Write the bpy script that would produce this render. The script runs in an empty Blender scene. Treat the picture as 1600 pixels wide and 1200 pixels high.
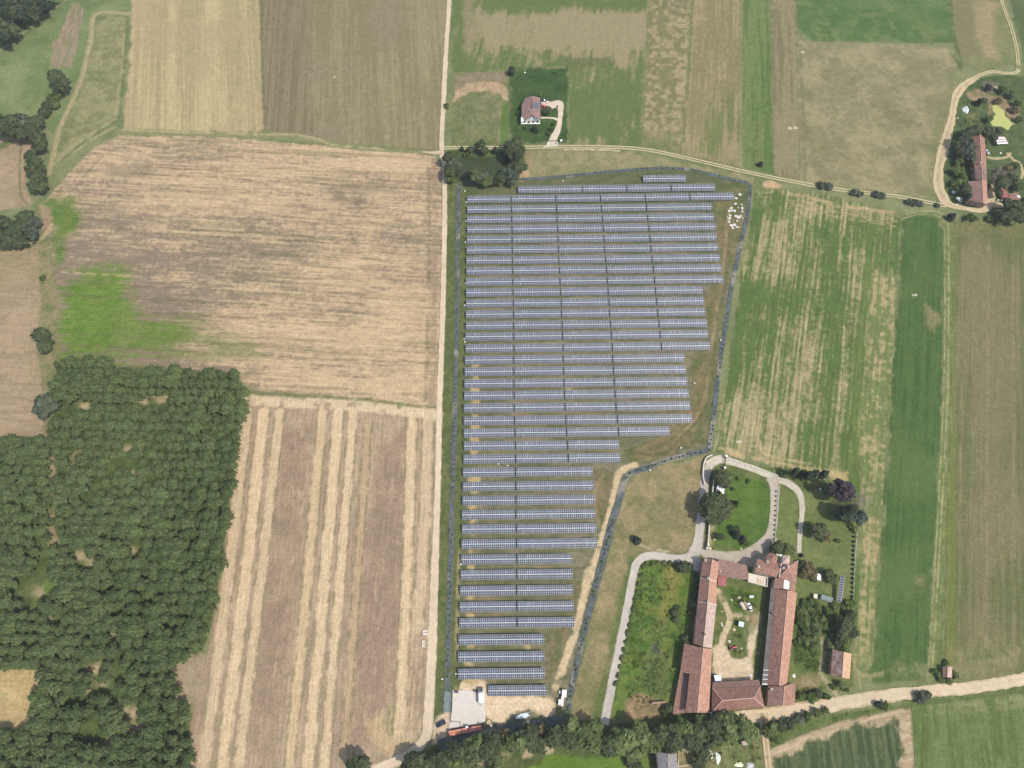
import bpy, math, random
import numpy as np
from mathutils import Vector, Matrix

# ------------------------------------------------------------------ camera
F_PX, HEAD, DOWN, ROLL = 1110.0, math.radians(-0.274), math.radians(65.348), math.radians(-0.912)
CAM = np.array([27.53, -295.3, 364.8])
SC = bpy.context.scene
COL = SC.collection
_fw = np.array([math.sin(HEAD)*math.cos(DOWN), math.cos(HEAD)*math.cos(DOWN), -math.sin(DOWN)])
_r0 = np.array([math.cos(HEAD), -math.sin(HEAD), 0.0]); _u0 = np.cross(_r0, _fw)
_rt = _r0*math.cos(ROLL)+_u0*math.sin(ROLL); _up = -_r0*math.sin(ROLL)+_u0*math.cos(ROLL)
cam_d = bpy.data.cameras.new('camera'); cam = bpy.data.objects.new('camera', cam_d); COL.objects.link(cam)
cam_d.sensor_width = 36.0; cam_d.lens = F_PX/1600.0*36.0; cam_d.clip_start = 1.0; cam_d.clip_end = 20000.0
M4 = Matrix.Identity(4)
for i in range(3):
    M4[i][0] = _rt[i]; M4[i][1] = _up[i]; M4[i][2] = -_fw[i]; M4[i][3] = CAM[i]
cam.matrix_world = M4
SC.camera = cam

# ------------------------------------------------------------------ light
SUN_AZ, SUN_EL = math.radians(122.0), math.radians(56.0)      # azimuth clockwise from north (+Y)
w = bpy.data.worlds.new('World'); SC.world = w; w.use_nodes = True
wn = w.node_tree.nodes; wl = w.node_tree.links
sky = wn.new('ShaderNodeTexSky'); sky.sky_type = 'NISHITA'; sky.sun_disc = False
sky.sun_elevation = SUN_EL; sky.sun_rotation = SUN_AZ; sky.dust_density = 2.0; sky.air_density = 1.0
bg = wn['Background']; bg.inputs['Strength'].default_value = 0.15
wl.new(sky.outputs['Color'], bg.inputs['Color'])
sd = bpy.data.lights.new('sun', 'SUN'); sun = bpy.data.objects.new('sun', sd); COL.objects.link(sun)
sd.energy = 3.3; sd.angle = math.radians(0.53); sd.color = (1.0, 0.955, 0.89)
to_sun = Vector((math.sin(SUN_AZ)*math.cos(SUN_EL), math.cos(SUN_AZ)*math.cos(SUN_EL), math.sin(SUN_EL)))
sun.rotation_euler = to_sun.to_track_quat('Z', 'Y').to_euler()
SC.view_settings.view_transform = 'Standard'; SC.view_settings.look = 'None'
SC.view_settings.exposure = 0.42; SC.view_settings.gamma = 1.0; SC.view_settings.use_curve_mapping = False
SC.cycles.max_bounces = 5; SC.cycles.diffuse_bounces = 3; SC.cycles.transparent_max_bounces = 4

# ------------------------------------------------------------------ helpers: pixel -> place on the ground
def U(px, py, z=0.0):
    d = F_PX*_fw+(px-800.0)*_rt-(py-600.0)*_up
    t = (z-CAM[2])/d[2]
    p = CAM+t*d
    return float(p[0]), float(p[1])
def UU(P, z=0.0): return np.array([U(a, b, z) for a, b in P])
def PX(x, y, z=0.0):
    X = np.stack([x-CAM[0], y-CAM[1], np.broadcast_to(np.asarray(z, float), np.shape(x))-CAM[2]], -1)
    d = X@_fw
    return 800+F_PX*(X@_rt)/d, 600-F_PX*(X@_up)/d
def pxm(px, py):                                               # pixels per metre, across the picture, on the ground there
    x, y = U(px, py); a, _ = PX(np.array(x), np.array(y)); b, _ = PX(np.array(x+1), np.array(y)); return float(b-a)

HAZE = .00014
K = 1.55                                                       # how bright a sunlit white ground shows
def C(r, g, b):                                                # albedo of a surface that shows as this colour on sunlit level ground
    e = max(0, g-r); f = 1-.075*min(e, 30)/30; c = np.array([r, g-.2*e, b+1-.14*e], float)*f/255.0
    return np.where(c <= .04045, c/12.92, ((c+.055)/1.055)**2.4)/K

# ------------------------------------------------------------------ numpy noise
def _h(ix, iy, s):
    n = (ix.astype(np.int64)*374761393+iy.astype(np.int64)*668265263+s*974634777) & 0xffffffff
    n = ((n ^ (n >> 13))*1274126177) & 0xffffffff
    n = ((n ^ (n >> 16))*2246822519) & 0xffffffff
    return ((n ^ (n >> 15)) & 0xffff)/65535.0*2-1
def vn(x, y, s=0):
    ix = np.floor(x); iy = np.floor(y); fx = x-ix; fy = y-iy
    fx = fx*fx*(3-2*fx); fy = fy*fy*(3-2*fy)
    a = _h(ix, iy, s); b = _h(ix+1, iy, s); c = _h(ix, iy+1, s); d = _h(ix+1, iy+1, s)
    return (a+(b-a)*fx)*(1-fy)+(c+(d-c)*fx)*fy
def fbm(x, y, sc, o=4, s=0, g=.55):
    r = 0; a = 1; t = 0
    for k in range(o):
        f = 2.0**k/sc
        r = r+a*vn(x*f+17.3*k, y*f-9.1*k, s+k*31); t += a; a *= g
    return r/t*1.5
def an(x, y, ang, ac, al, o=3, s=0):                           # streaks: ang = direction they run in
    c, n = math.cos(ang), math.sin(ang)
    return fbm((x*c+y*n)*(ac/al), -x*n+y*c, ac, o, s)
def ss(a, b, x):
    t = np.clip((x-a)/(b-a), 0, 1); return t*t*(3-2*t)
def sdist(x, y, P):                                            # signed distance, inside > 0
    n = len(P); d = np.full(x.shape, 1e9); ins = np.zeros(x.shape, bool)
    for i in range(n):
        ax, ay = P[i]; bx, by = P[(i+1) % n]; ex, ey = bx-ax, by-ay
        t = np.clip(((x-ax)*ex+(y-ay)*ey)/(ex*ex+ey*ey+1e-12), 0, 1)
        d = np.minimum(d, np.hypot(x-ax-t*ex, y-ay-t*ey))
        if ay != by:
            cr = ((ay > y) != (by > y)) & (x < (bx-ax)*(y-ay)/(by-ay)+ax); ins ^= cr
    return np.where(ins, d, -d)
def ldist(x, y, P):
    d = np.full(x.shape, 1e9)
    for i in range(len(P)-1):
        ax, ay = P[i]; bx, by = P[i+1]; ex, ey = bx-ax, by-ay
        t = np.clip(((x-ax)*ex+(y-ay)*ey)/(ex*ex+ey*ey+1e-12), 0, 1)
        d = np.minimum(d, np.hypot(x-ax-t*ex, y-ay-t*ey))
    return d
def snap_nearest(x, y, P):
    bd = np.full(x.shape, 1e9); bx_ = x.copy(); by_ = y.copy(); n = len(P)
    for i in range(n):
        ax, ay = P[i]; bx, by = P[(i+1) % n]; ex, ey = bx-ax, by-ay
        t = np.clip(((x-ax)*ex+(y-ay)*ey)/(ex*ex+ey*ey+1e-12), 0, 1)
        qx, qy = ax+t*ex, ay+t*ey; d = np.hypot(x-qx, y-qy); m = d < bd
        bd[m] = d[m]; bx_[m] = qx[m]; by_[m] = qy[m]
    return bx_, by_
def smooth(P, n=8, closed=False):                              # Catmull-Rom through the points
    P = np.asarray(P, float); m = len(P); out = []
    for i in range(m if closed else m-1):
        if closed: a, b, c, d = P[(i-1) % m], P[i], P[(i+1) % m], P[(i+2) % m]
        else: a, b, c, d = P[max(i-1, 0)], P[i], P[i+1], P[min(i+2, m-1)]
        for k in range(n):
            t = k/n
            out.append(.5*((2*b)+(c-a)*t+(2*a-5*b+4*c-d)*t*t+(3*b-a-3*c+d)*t**3))
    if not closed: out.append(P[-1])
    return np.array(out)
def wang(p, q):                                                # world direction of a line between two pixels
    a = U(*p); b = U(*q); return math.atan2(b[1]-a[1], b[0]-a[0])

# ------------------------------------------------------------------ materials
def new_mat(name):
    m = bpy.data.materials.new(name); m.use_nodes = True
    return m, m.node_tree.nodes, m.node_tree.links, m.node_tree.nodes['Principled BSDF']
def set_spec(b, v): b.inputs['Specular IOR Level'].default_value = v
def earth_mat(name, ang=None, streak=.2, fine=.36):
    m, n, l, b = new_mat(name); b.inputs['Roughness'].default_value = 1.0; set_spec(b, .05)
    at = n.new('ShaderNodeAttribute'); at.attribute_name = 'Col'
    geo = n.new('ShaderNodeNewGeometry')
    def noise(scale, det, vec):
        t = n.new('ShaderNodeTexNoise'); t.inputs['Scale'].default_value = scale; t.inputs['Detail'].default_value = det
        t.inputs['Roughness'].default_value = .65; l.new(vec, t.inputs['Vector']); return t
    def rng(src, lo, hi):
        r = n.new('ShaderNodeMapRange'); r.inputs[1].default_value = .25; r.inputs[2].default_value = .75
        r.inputs[3].default_value = lo; r.inputs[4].default_value = hi; l.new(src, r.inputs[0]); return r
    n1 = noise(.9, 6, geo.outputs['Position']); r1 = rng(n1.outputs['Fac'], 1-fine, 1+fine)
    n3 = noise(.24, 5, geo.outputs['Position']); r3 = rng(n3.outputs['Fac'], 1-fine*.5, 1+fine*.5)
    m3 = n.new('ShaderNodeMath'); m3.operation = 'MULTIPLY'; l.new(r1.outputs[0], m3.inputs[0]); l.new(r3.outputs[0], m3.inputs[1]); f = m3.outputs[0]
    if ang is not None:
        mp = n.new('ShaderNodeMapping'); mp.vector_type = 'TEXTURE'; mp.inputs['Rotation'].default_value = (0, 0, ang); mp.inputs['Scale'].default_value = (14, .9, 1)
        l.new(geo.outputs['Position'], mp.inputs['Vector'])
        n2 = noise(1.0, 3, mp.outputs[0]); r2 = rng(n2.outputs['Fac'], 1-streak, 1+streak)
        mu = n.new('ShaderNodeMath'); mu.operation = 'MULTIPLY'; l.new(f, mu.inputs[0]); l.new(r2.outputs[0], mu.inputs[1]); f = mu.outputs[0]
    vm = n.new('ShaderNodeVectorMath'); vm.operation = 'SCALE'; l.new(at.outputs['Color'], vm.inputs[0]); l.new(f, vm.inputs['Scale'])
    l.new(vm.outputs[0], b.inputs['Base Color'])
    bp = n.new('ShaderNodeBump'); bp.inputs['Strength'].default_value = .5; bp.inputs['Distance'].default_value = .12
    l.new(n1.outputs['Fac'], bp.inputs['Height']); l.new(bp.outputs[0], b.inputs['Normal'])
    return m
EARTH = earth_mat('earth_and_grass')
_em = {}
def earth_dir(ang, streak=.18):
    k = (round(ang, 2), streak)
    if k not in _em: _em[k] = earth_mat('tilled_earth', ang, streak, .28)
    return _em[k]
def plain(name, col, rough=.8, spec=.2, metal=0, noise=0, nscale=1.0, alt=None, bump=0):
    m, n, l, b = new_mat(name); b.inputs['Roughness'].default_value = rough; set_spec(b, spec); b.inputs['Metallic'].default_value = metal
    if noise:
        tc = n.new('ShaderNodeTexCoord'); geo = n.new('ShaderNodeNewGeometry')
        t = n.new('ShaderNodeTexNoise'); t.inputs['Scale'].default_value = nscale; t.inputs['Detail'].default_value = 5; t.inputs['Roughness'].default_value = .7
        l.new(geo.outputs['Position'], t.inputs['Vector'])
        r = n.new('ShaderNodeValToRGB'); a = np.array(col); c2 = np.array(alt) if alt is not None else a*(1+noise)
        r.color_ramp.elements[0].position = .3; r.color_ramp.elements[1].position = .7
        r.color_ramp.elements[0].color = (*(a*(1-noise)), 1); r.color_ramp.elements[1].color = (*c2, 1)
        l.new(t.outputs['Fac'], r.inputs[0]); l.new(r.outputs[0], b.inputs['Base Color'])
        if bump:
            bp = n.new('ShaderNodeBump'); bp.inputs['Distance'].default_value = bump; l.new(t.outputs['Fac'], bp.inputs['Height']); l.new(bp.outputs[0], b.inputs['Normal'])
    else: b.inputs['Base Color'].default_value = (*col, 1)
    return m

# ------------------------------------------------------------------ helpers: meshes and objects
def mesh_np(name, V, Fq, mat, col=None, kind=None, smooth_=False):
    me = bpy.data.meshes.new(name); V = np.asarray(V, np.float32); Fq = np.asarray(Fq, np.int32); k = Fq.shape[1]
    me.vertices.add(len(V)); me.vertices.foreach_set('co', V.ravel())
    me.loops.add(Fq.size); me.loops.foreach_set('vertex_index', Fq.ravel())
    me.polygons.add(len(Fq)); me.polygons.foreach_set('loop_start', np.arange(0, Fq.size, k, dtype=np.int32))
    me.update(calc_edges=True)
    if col is not None:
        a = me.color_attributes.new('Col', 'FLOAT_COLOR', 'POINT')
        cc = np.ones((len(V), 4), np.float32); cc[:, :3] = col; a.data.foreach_set('color', cc.ravel())
    if mat is not None: me.materials.append(mat)
    return me
def link(name, me, parent=None, loc=None, rz=0.0, **props):
    o = bpy.data.objects.new(name, me); COL.objects.link(o)
    if parent is not None: o.parent = parent
    if loc is not None: o.location = loc
    if rz: o.rotation_euler = (0, 0, rz)
    for k, v in props.items(): o[k] = v
    return o
def thing(name, label, cat, loc=(0, 0, 0), rz=0.0, group=None, me=None):
    o = link(name, me, None, loc, rz, label=label, category=cat)
    if group: o['group'] = group
    return o
def dup(o, loc=None, rz=None, scale=None, label=None, group=None, parent=None):
    c = o.copy(); COL.objects.link(c)
    if parent is not None: c.parent = parent
    if loc is not None: c.location = loc
    if rz is not None: c.rotation_euler = (0, 0, rz)
    if scale is not None: c.scale = scale if hasattr(scale, '__len__') else (scale,)*3
    if label: c['label'] = label
    if group: c['group'] = group
    for ch in o.children: dup(ch, parent=c)
    return c
class MB:                                                      # collects plain shapes into one mesh
    def __init__(s): s.v = []; s.f = []
    def poly(s, pts): n = len(s.v); s.v += [tuple(map(float, p)) for p in pts]; s.f.append(tuple(range(n, n+len(pts)))); return s
    def prism(s, pts, z0, z1, bottom=True):                    # pts: xy counter-clockwise; z may be lists
        k = len(pts); n = len(s.v)
        z0 = z0 if hasattr(z0, '__len__') else [z0]*k; z1 = z1 if hasattr(z1, '__len__') else [z1]*k
        s.v += [(float(p[0]), float(p[1]), float(z)) for p, z in zip(pts, z0)]+[(float(p[0]), float(p[1]), float(z)) for p, z in zip(pts, z1)]
        for i in range(k):
            j = (i+1) % k; s.f.append((n+i, n+j, n+k+j, n+k+i))
        s.f.append(tuple(range(n+k, n+2*k)))
        if bottom: s.f.append(tuple(range(n+k-1, n-1, -1)))
        return s
    def box(s, cx, cy, z0, sx, sy, sz, a=0.0):
        c, n_ = math.cos(a), math.sin(a); q = []
        for x, y in ((-sx/2, -sy/2), (sx/2, -sy/2), (sx/2, sy/2), (-sx/2, sy/2)): q.append((cx+x*c-y*n_, cy+x*n_+y*c))
        return s.prism(q, z0, z0+sz)
    def bar(s, a, b, r, k=6):
        a = Vector(a); b = Vector(b); d = (b-a).normalized(); u = d.orthogonal().normalized(); w_ = d.cross(u); n = len(s.v)
        for p in (a, b):
            for i in range(k):
                t = 2*math.pi*i/k; s.v.append(tuple(p+u*r*math.cos(t)+w_*r*math.sin(t)))
        for i in range(k): j = (i+1) % k; s.f.append((n+i, n+j, n+k+j, n+k+i))
        s.f.append(tuple(range(n+k-1, n-1, -1))); s.f.append(tuple(range(n+k, n+2*k))); return s
    def cone(s, x, y, z0, z1, r0, r1, k=10):
        n = len(s.v)
        for z, r in ((z0, r0), (z1, r1)):
            for i in range(k): t = 2*math.pi*i/k; s.v.append((x+r*math.cos(t), y+r*math.sin(t), z))
        for i in range(k): j = (i+1) % k; s.f.append((n+i, n+j, n+k+j, n+k+i))
        s.f.append(tuple(range(n+k-1, n-1, -1))); s.f.append(tuple(range(n+k, n+2*k))); return s
    def slab(s, top, th):                                      # a plate: 3 or 4 points of its upper face, th thick downwards
        k = len(top); n = len(s.v)
        s.v += [tuple(map(float, p)) for p in top]+[(float(p[0]), float(p[1]), float(p[2])-th) for p in top]
        s.f.append(tuple(range(n, n+k))); s.f.append(tuple(range(n+2*k-1, n+k-1, -1)))
        for i in range(k): j = (i+1) % k; s.f.append((n+j, n+i, n+k+i, n+k+j))
        return s
    def mesh(s, name, mat):
        me = bpy.data.meshes.new(name); me.from_pydata(s.v, [], s.f); me.update()
        if mat is not None: me.materials.append(mat)
        return me
    def build(s, name, mat, parent=None, **p): return link(name, s.mesh(name, mat), parent, **p)
def ccw(P):
    P = [tuple(p) for p in P]; a = sum(P[i][0]*P[(i+1) % len(P)][1]-P[(i+1) % len(P)][0]*P[i][1] for i in range(len(P)))
    return P if a > 0 else P[::-1]

# ------------------------------------------------------------------ the land: one painter gives every spot of earth its own colour
REG = []                                                       # polygon (pixels), painter, softness m, wobble m
def region(P, paint, soft=1.0, wob=1.5, a=1.0, aniso=None):
    W = UU(P); REG.append((W, paint, soft, wob, a, aniso)); return W
STR = []
def stroke(P, wid, col, a=.8, soft=.6, brk=0.0, n=6, sm=True):
    W = UU(P); W = smooth(W, n) if (sm and len(P) > 2) else W
    STR.append((W, wid, np.array(col), a, soft, brk))
def flat(c1, c2=None, sc=12, o=5, s=0, c3=None, sc3=2.5, a3=.5):
    def f(x, y):
        n = (fbm(x, y, sc, o, s)*.8+fbm(x, y, sc*.25, 4, s+61)*.5)[:, None]
        r = c1+(0 if c2 is None else (c2-c1)*ss(-.6, .6, n))
        if c3 is not None: r = r+(c3-r)*a3*ss(.05, .6, fbm(x, y, sc3, 3, s+5))[:, None]
        return r*np.ones_like(n)
    return f
def lines(x, y, ang, per, s=0):                                # regular drill rows, slightly wavering
    u = -x*math.sin(ang)+y*math.cos(ang); return np.sin(2*math.pi*u/per+1.2*an(x, y, ang, 6, 60, 2, s))*ss(-.6, .4, fbm(x, y, 16, 2, s+50))
def rows(c1, c2, ang, ac=1.6, al=60, lo=-.4, hi=.4, s=0, ac2=None, al2=120, big=None, bsc=30, c3=None):
    def f(x, y):
        n = an(x, y, ang, ac, al, 3, s)
        if ac2: n = n*.7+an(x, y, ang, ac2, al2, 2, s+3)*.55
        if big: n = n+big*fbm(x, y, bsc, 3, s+9)
        n = n+.35*fbm(x, y, 2.0, 3, s+4)+.2*lines(x, y, ang, 2.7, s)
        t = ss(lo, hi, n)[:, None]; r = c1+(c2-c1)*t
        if c3 is not None: r = r+(c3-r)*(ss(.1, .7, fbm(x, y, bsc, 3, s+21))[:, None]*.7)
        return r
    return f
def dots(P, rad, col, soft=1.0, a=.9):
    for i, (px, py, *r) in enumerate(P):
        rr = r[0] if r else rad
        x, y = U(px, py); m = 9; q = []
        rnd = random.Random(int(px*7+py))
        for k in range(m):
            t = 2*math.pi*k/m; e = rr*(.6+.7*rnd.random()); q.append((x+1.5*e*math.cos(t), y+e*math.sin(t)))
        REG.append((np.array(q), flat(np.array(col), np.array(col)*.85, 3), soft, 1.0, a, None))

SHEET = []                                                     # (name, polygon px, direction, streak strength)
def field(name, P, paint, ang=None, streak=.18, soft=1.0, wob=1.5):
    region(P, paint, soft, wob); SHEET.append((name, P, ang, streak))

ANG_W = wang((262, 5), (258, 195)); ANG_D = wang((560, 5), (560, 220)); ANG_ST = wang((100, 410), (666, 445)); ANG_PL = wang((527, 640), (478, 1190))
ANG_R = wang((1408, 345), (1362, 1060)); ANG_V = wang((1480, 370), (1456, 1060)); ANG_B = wang((1540, 400), (1530, 1000))
ANG_T = wang((1080, 0), (1066, 230)); ANG_G = wang((1180, 0), (1182, 260))
# base
region([(-80, -60), (1700, -60), (1700, 1290), (-80, 1290)], flat(C(122, 134, 86), C(140, 143, 98), 15), 1, 0)
# --- top left
field('meadow', [(-60, 80), (0, 80), (60, 32), (105, 2), (118, -40), (212, -40), (208, 15), (150, 20), (142, 60), (120, 140), (84, 210), (60, 190), (-60, 192)],
      flat(C(116, 138, 84), C(130, 148, 94), 25, 5, 3, C(144, 154, 102), 30, .7), None)
region([(-40, -40), (100, -40), (84, 0), (0, 64), (-40, 90)], flat(C(70, 84, 58), C(84, 100, 62), 8))
region([(100, -20), (104, 0), (60, 30), (0, 77), (-30, 95), (-30, 80), (0, 60), (50, 25), (85, -5)], flat(C(104, 130, 72), C(122, 145, 84), 6), 1, 2)
stroke([(-20, 92), (0, 79), (28, 58), (62, 31), (108, -4)], 1.3, C(168, 152, 118), .8, .7, .5)
field('bare_plot', [(112, 5), (122, 3), (131, 18), (122, 70), (112, 104), (82, 106), (81, 70), (95, 55)],
      rows(C(160, 142, 114), C(134, 134, 92), wang((120, 10), (96, 100)), 1.8, 10, -.1, .5, 5), wang((120, 10), (96, 100)), .2)
field('fallow_strip', [(150, 24), (197, 28), (191, 100), (182, 180), (150, 205), (92, 244), (84, 245), (96, 205), (128, 135), (142, 60)],
      flat(C(128, 134, 88), C(154, 150, 104), 14, 5, 8, C(112, 124, 78), 8, .5), None)
field('wheat_field', [(208, -40), (406, -40), (409, 90), (414, 206), (300, 204), (192, 201), (202, 100)],
      rows(C(172, 156, 113), C(196, 178, 130), ANG_W, 1.6, 90, -.7, .7, 11, 9, 200, .15, 40, C(180, 159, 120)), ANG_W, .12)
field('fallow_field', [(406, -40), (699, -40), (694, 100), (690, 236), (600, 228), (520, 222), (490, 212), (414, 206), (409, 90)],
      rows(C(140, 130, 94), C(156, 144, 106), ANG_D, 2.0, 60, -.5, .5, 13, 12, 150, .5, 30, C(146, 134, 104)), ANG_D, .12)
region([(406, -40), (475, -40), (486, 120), (488, 210), (414, 206), (409, 90)], rows(C(127, 116, 86), C(142, 131, 98), ANG_D, 1.6, 60, s=17), 1.2, 1.5, .85)
stroke([(408, -30), (410, 90), (414, 207)], 1.6, C(100, 108, 70), .55, .8, .3)
stroke([(486, 30), (487, 120), (489, 210)], 1.3, C(118, 122, 82), .35, .8, .4)
stroke([(600, -20), (602, 100), (601, 225)], 2.0, C(128, 130, 88), .35, 1, .4)
stroke([(540, -20), (541, 100), (545, 220)], 1.0, C(165, 155, 115), .3, .6, .4)
# verge between the upper and the stubble field
stroke([(186, 207), (300, 209), (414, 213), (500, 222), (560, 231), (690, 238)], 4.2, C(140, 142, 96), .95, .8)
stroke([(192, 203), (300, 207), (415, 210)], 1.8, C(192, 174, 128), .7, .6, .3)
stroke([(414, 211), (450, 210), (478, 213), (500, 219), (524, 227), (600, 233)], 1.7, C(186, 170, 126), .85, .5, .2)
stroke([(414, 218), (520, 227), (600, 231), (690, 236)], 1.2, C(96, 106, 66), .55, .8, .4)
# farm track of the fallow strip
for off in (-1.3, 0, 1.3):
    stroke([(204+off, 22), (150+off, 22), (142+off, 60), (128+off, 120), (112+off, 160), (94+off, 198), (84+off, 240), (76+off, 272)], 1.5 if off else 3.2, C(182, 164, 120) if off else C(164, 156, 112), .75, .7, .15)
stroke([(196, 30), (191, 100), (182, 178)], 2.4, C(168, 158, 112), .7, .6, .2)
stroke([(183, 185), (150, 205), (110, 232), (92, 250)], 3.0, C(170, 160, 116), .75, .8, .2)
stroke([(199, 26), (194, 100), (186, 178), (176, 192), (140, 216), (98, 248)], 1.2, C(98, 112, 66), .7, .6, .3)
stroke([(178, 200), (150, 214), (112, 240)], 1.6, C(176, 164, 120), .7, .6, .2)
# --- stubble field
def stubble(x, y):
    px, py = PX(x, y, 0.0)
    n = an(x, y, ANG_ST, 1.2, 12, 4, 21)*.85+an(x, y, ANG_ST, 5, 60, 3, 22)*.6+.6*fbm(x, y, 1.8, 3, 23)+.22*lines(x, y, ANG_ST, 3.0, 24)
    grow = .12+ss(380, 600, py)*ss(350, 520, px)*.75+ss(440, 260, py)*ss(110, 260, px)*.4-ss(420, 150, px)*ss(290, 420, py)*.75-ss(520, 250, px)*.25*ss(400, 520, py)
    spot = fbm(x, y, 38, 3, 25)*.5
    t = ss(-.9, 1.15, n*.85+grow+spot)[:, None]
    c = C(144, 127, 104)+(C(208, 181, 140)-C(144, 127, 104))*t
    g = ss(.35, .8, an(x, y, ANG_ST, 2.2, 90, 3, 27))[:, None]*.45
    return c+(C(128, 124, 86)-c)*g
field('stubble_field', [(188, 212), (300, 214), (415, 220), (520, 229), (640, 239), (682, 243), (690, 262), (692, 330), (688, 480), (684, 634), (560, 622), (400, 612), (380, 602), (372, 582), (200, 570), (95, 564), (86, 480), (80, 400), (62, 320), (95, 285), (130, 245), (165, 220)],
      stubble, ANG_ST, .22)
region([(520, 300), (560, 308), (600, 322), (560, 326), (520, 316)], flat(C(128, 114, 92), C(146, 130, 104), 4), 4, 3, .8)
region([(505, 286), (600, 290), (590, 302), (510, 300)], flat(C(136, 122, 98), C(150, 134, 106), 4), 4, 3, .6)
region([(165, 255), (235, 252), (235, 278), (170, 276)], flat(C(150, 134, 106), None, 4), 4, 3, .7)
GR = C(112, 142, 66)
region([(104, 438), (150, 425), (192, 428), (204, 470), (230, 500), (292, 512), (300, 536), (240, 552), (180, 560), (95, 564), (92, 500)], flat(C(104, 148, 50), C(120, 156, 64), 5, 5, 2, C(134, 150, 80), 2.5, .45), 7, 8, .95, ANG_ST)
region([(180, 485), (300, 505), (390, 535), (396, 552), (300, 548), (170, 560)], flat(C(116, 144, 68), C(134, 142, 84), 5), 8, 9, .6, ANG_ST)
region([(62, 310), (112, 312), (124, 330), (128, 350), (104, 372), (98, 410), (78, 412), (80, 360)], flat(C(96, 138, 54), C(114, 148, 66), 4, 4, 4, C(130, 138, 82), 2.5, .4), 6, 5, .95)
region([(64, 322), (78, 328), (82, 360), (66, 366)], flat(C(165, 140, 110), None, 4), 1.5, 2, .9)
for i in range(26):                                            # tramlines and swath lines
    rr = random.Random(i); y0 = 225+i*15.5+rr.uniform(-3, 3); x0 = 96 if y0 > 300 else 200; x1 = rr.choice([420, 560, 684]); x0 = rr.choice([x0, x0, 240, 400])
    dk = rr.random() < .6
    stroke([(x0, y0), ((x0+x1)/2, y0+(x1-x0)*.028), (x1, y0+(x1-x0)*.054)], rr.uniform(.7, 1.4), C(112, 108, 76) if dk else C(214, 186, 144), .55, .5, .5)
for k in (0, 8): stroke([(668+k*.4, 262), (669+k*.4, 400), (667+k*.4, 520), (664+k*.4, 628)], 1.3, C(116, 110, 80), .5, .7, .35)
stroke([(678, 250), (680, 400), (677, 560), (675, 632)], 3.4, C(158, 136, 108), .7, .8, .2)
stroke([(250, 248), (180, 232), (120, 290), (98, 318)], 1.0, C(130, 118, 90), .6, .5, .3)
stroke([(292, 372), (288, 385), (296, 394), (420, 398), (540, 408)], 1.0, C(118, 118, 80), .6, .5, .2)
stroke([(297, 360), (420, 366), (560, 378)], 1.0, C(118, 118, 80), .5, .5, .2)
# --- left edge
field('tan_field', [(-60, 216), (0, 216), (36, 210), (48, 222), (50, 236), (38, 256), (40, 290), (52, 318), (0, 330), (-60, 338)], flat(C(166, 144, 114), C(178, 155, 122), 14, 5, 31, C(150, 132, 104), 3, .3), ANG_ST, .12)
region([(-40, 224), (15, 222), (10, 232), (-40, 236)], flat(C(112, 128, 74), None, 3), 1.5, 2)
stroke([(33, 225), (31, 270), (33, 305), (42, 318)], 1.3, C(120, 118, 80), .7, .6)
field('dry_field', [(-60, 394), (0, 392), (58, 388), (64, 470), (60, 560), (72, 640), (72, 682), (-60, 694)],
      rows(C(162, 142, 111), C(177, 155, 121), ANG_ST, 2.2, 16, s=33, big=.5), ANG_ST, .12)
region([(-60, 394), (58, 388), (60, 440), (30, 448), (-60, 470)], rows(C(150, 138, 100), C(172, 150, 114), ANG_ST, 2, 14, s=35), 4, 3, .8)
stroke([(-30, 391), (20, 384), (62, 374), (80, 352)], 2.6, C(190, 168, 126), .8, .8, .2)
region([(60, 380), (84, 380), (90, 470), (94, 560), (84, 600), (78, 660), (72, 684), (70, 640), (62, 560), (66, 470)], flat(C(120, 130, 78), C(150, 138, 98), 5, 4, 37, C(168, 146, 114), 4, .6), 1, 2)
for k in range(4): stroke([(45+k*5, 400), (50+k*5, 480), (47+k*5, 560), (54+k*5, 640), (62+k*4, 672)], 1.0, C(150, 136, 98), .5, .5, .3)
# --- poplar plantation floor
field('plantation_floor', [(94, 568), (200, 574), (371, 584), (381, 610), (366, 740), (334, 960), (304, 1080), (290, 1260), (-60, 1260), (-60, 690), (74, 684), (80, 640), (84, 600)],
      flat(C(78, 96, 54), C(100, 120, 64), 6, 4, 41, C(120, 130, 78), 5, .5), None)
CLEAR = [(112, 603, 2.6), (163, 610, 2.6), (222, 627, 4.5), (249, 626, 4), (130, 633, 4), (208, 738, 5), (198, 700, 4), (122, 712, 4.5), (108, 728, 3), (104, 785, 4), (121, 794, 3), (87, 845, 3), (124, 868, 6), (142, 880, 5), (206, 858, 5), (62, 925, 5.5), (82, 915, 6.5), (76, 966, 4.5), (150, 1045, 7), (160, 1068, 4), (137, 1080, 3), (237, 1072, 3.5), (205, 1112, 8.5), (210, 1140, 7), (190, 1105, 5), (178, 995, 3.5), (172, 1160, 3), (77, 735, 4.5), (76, 700, 4)]
dots([(a, b, r*.8) for a, b, r in CLEAR], 3, C(128, 138, 84), 2.0, .7)
dots([(a, b, r*.42) for a, b, r in CLEAR], 3, C(186, 168, 128), 1.8, .8)
dots([(a+3, b+2, r*.28) for a, b, r in CLEAR], 3, C(200, 180, 142), 1.2, .8)
region([(66, 915), (84, 900), (100, 905), (92, 940), (84, 960), (70, 950)], flat(C(112, 142, 68), C(124, 150, 72), 4), 1.5, 2)
region([(262, 1060), (285, 1022), (318, 1018), (330, 1010), (322, 1060), (308, 1110), (282, 1100)], flat(C(176, 156, 126), C(160, 146, 112), 5, 4, 6), 2, 3)
for xs in ((77, 690, 76, 800),): stroke([(74, 690), (78, 730), (77, 790), (82, 850)], 4.5, C(176, 158, 118), .7, 1.2, .3)
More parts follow.
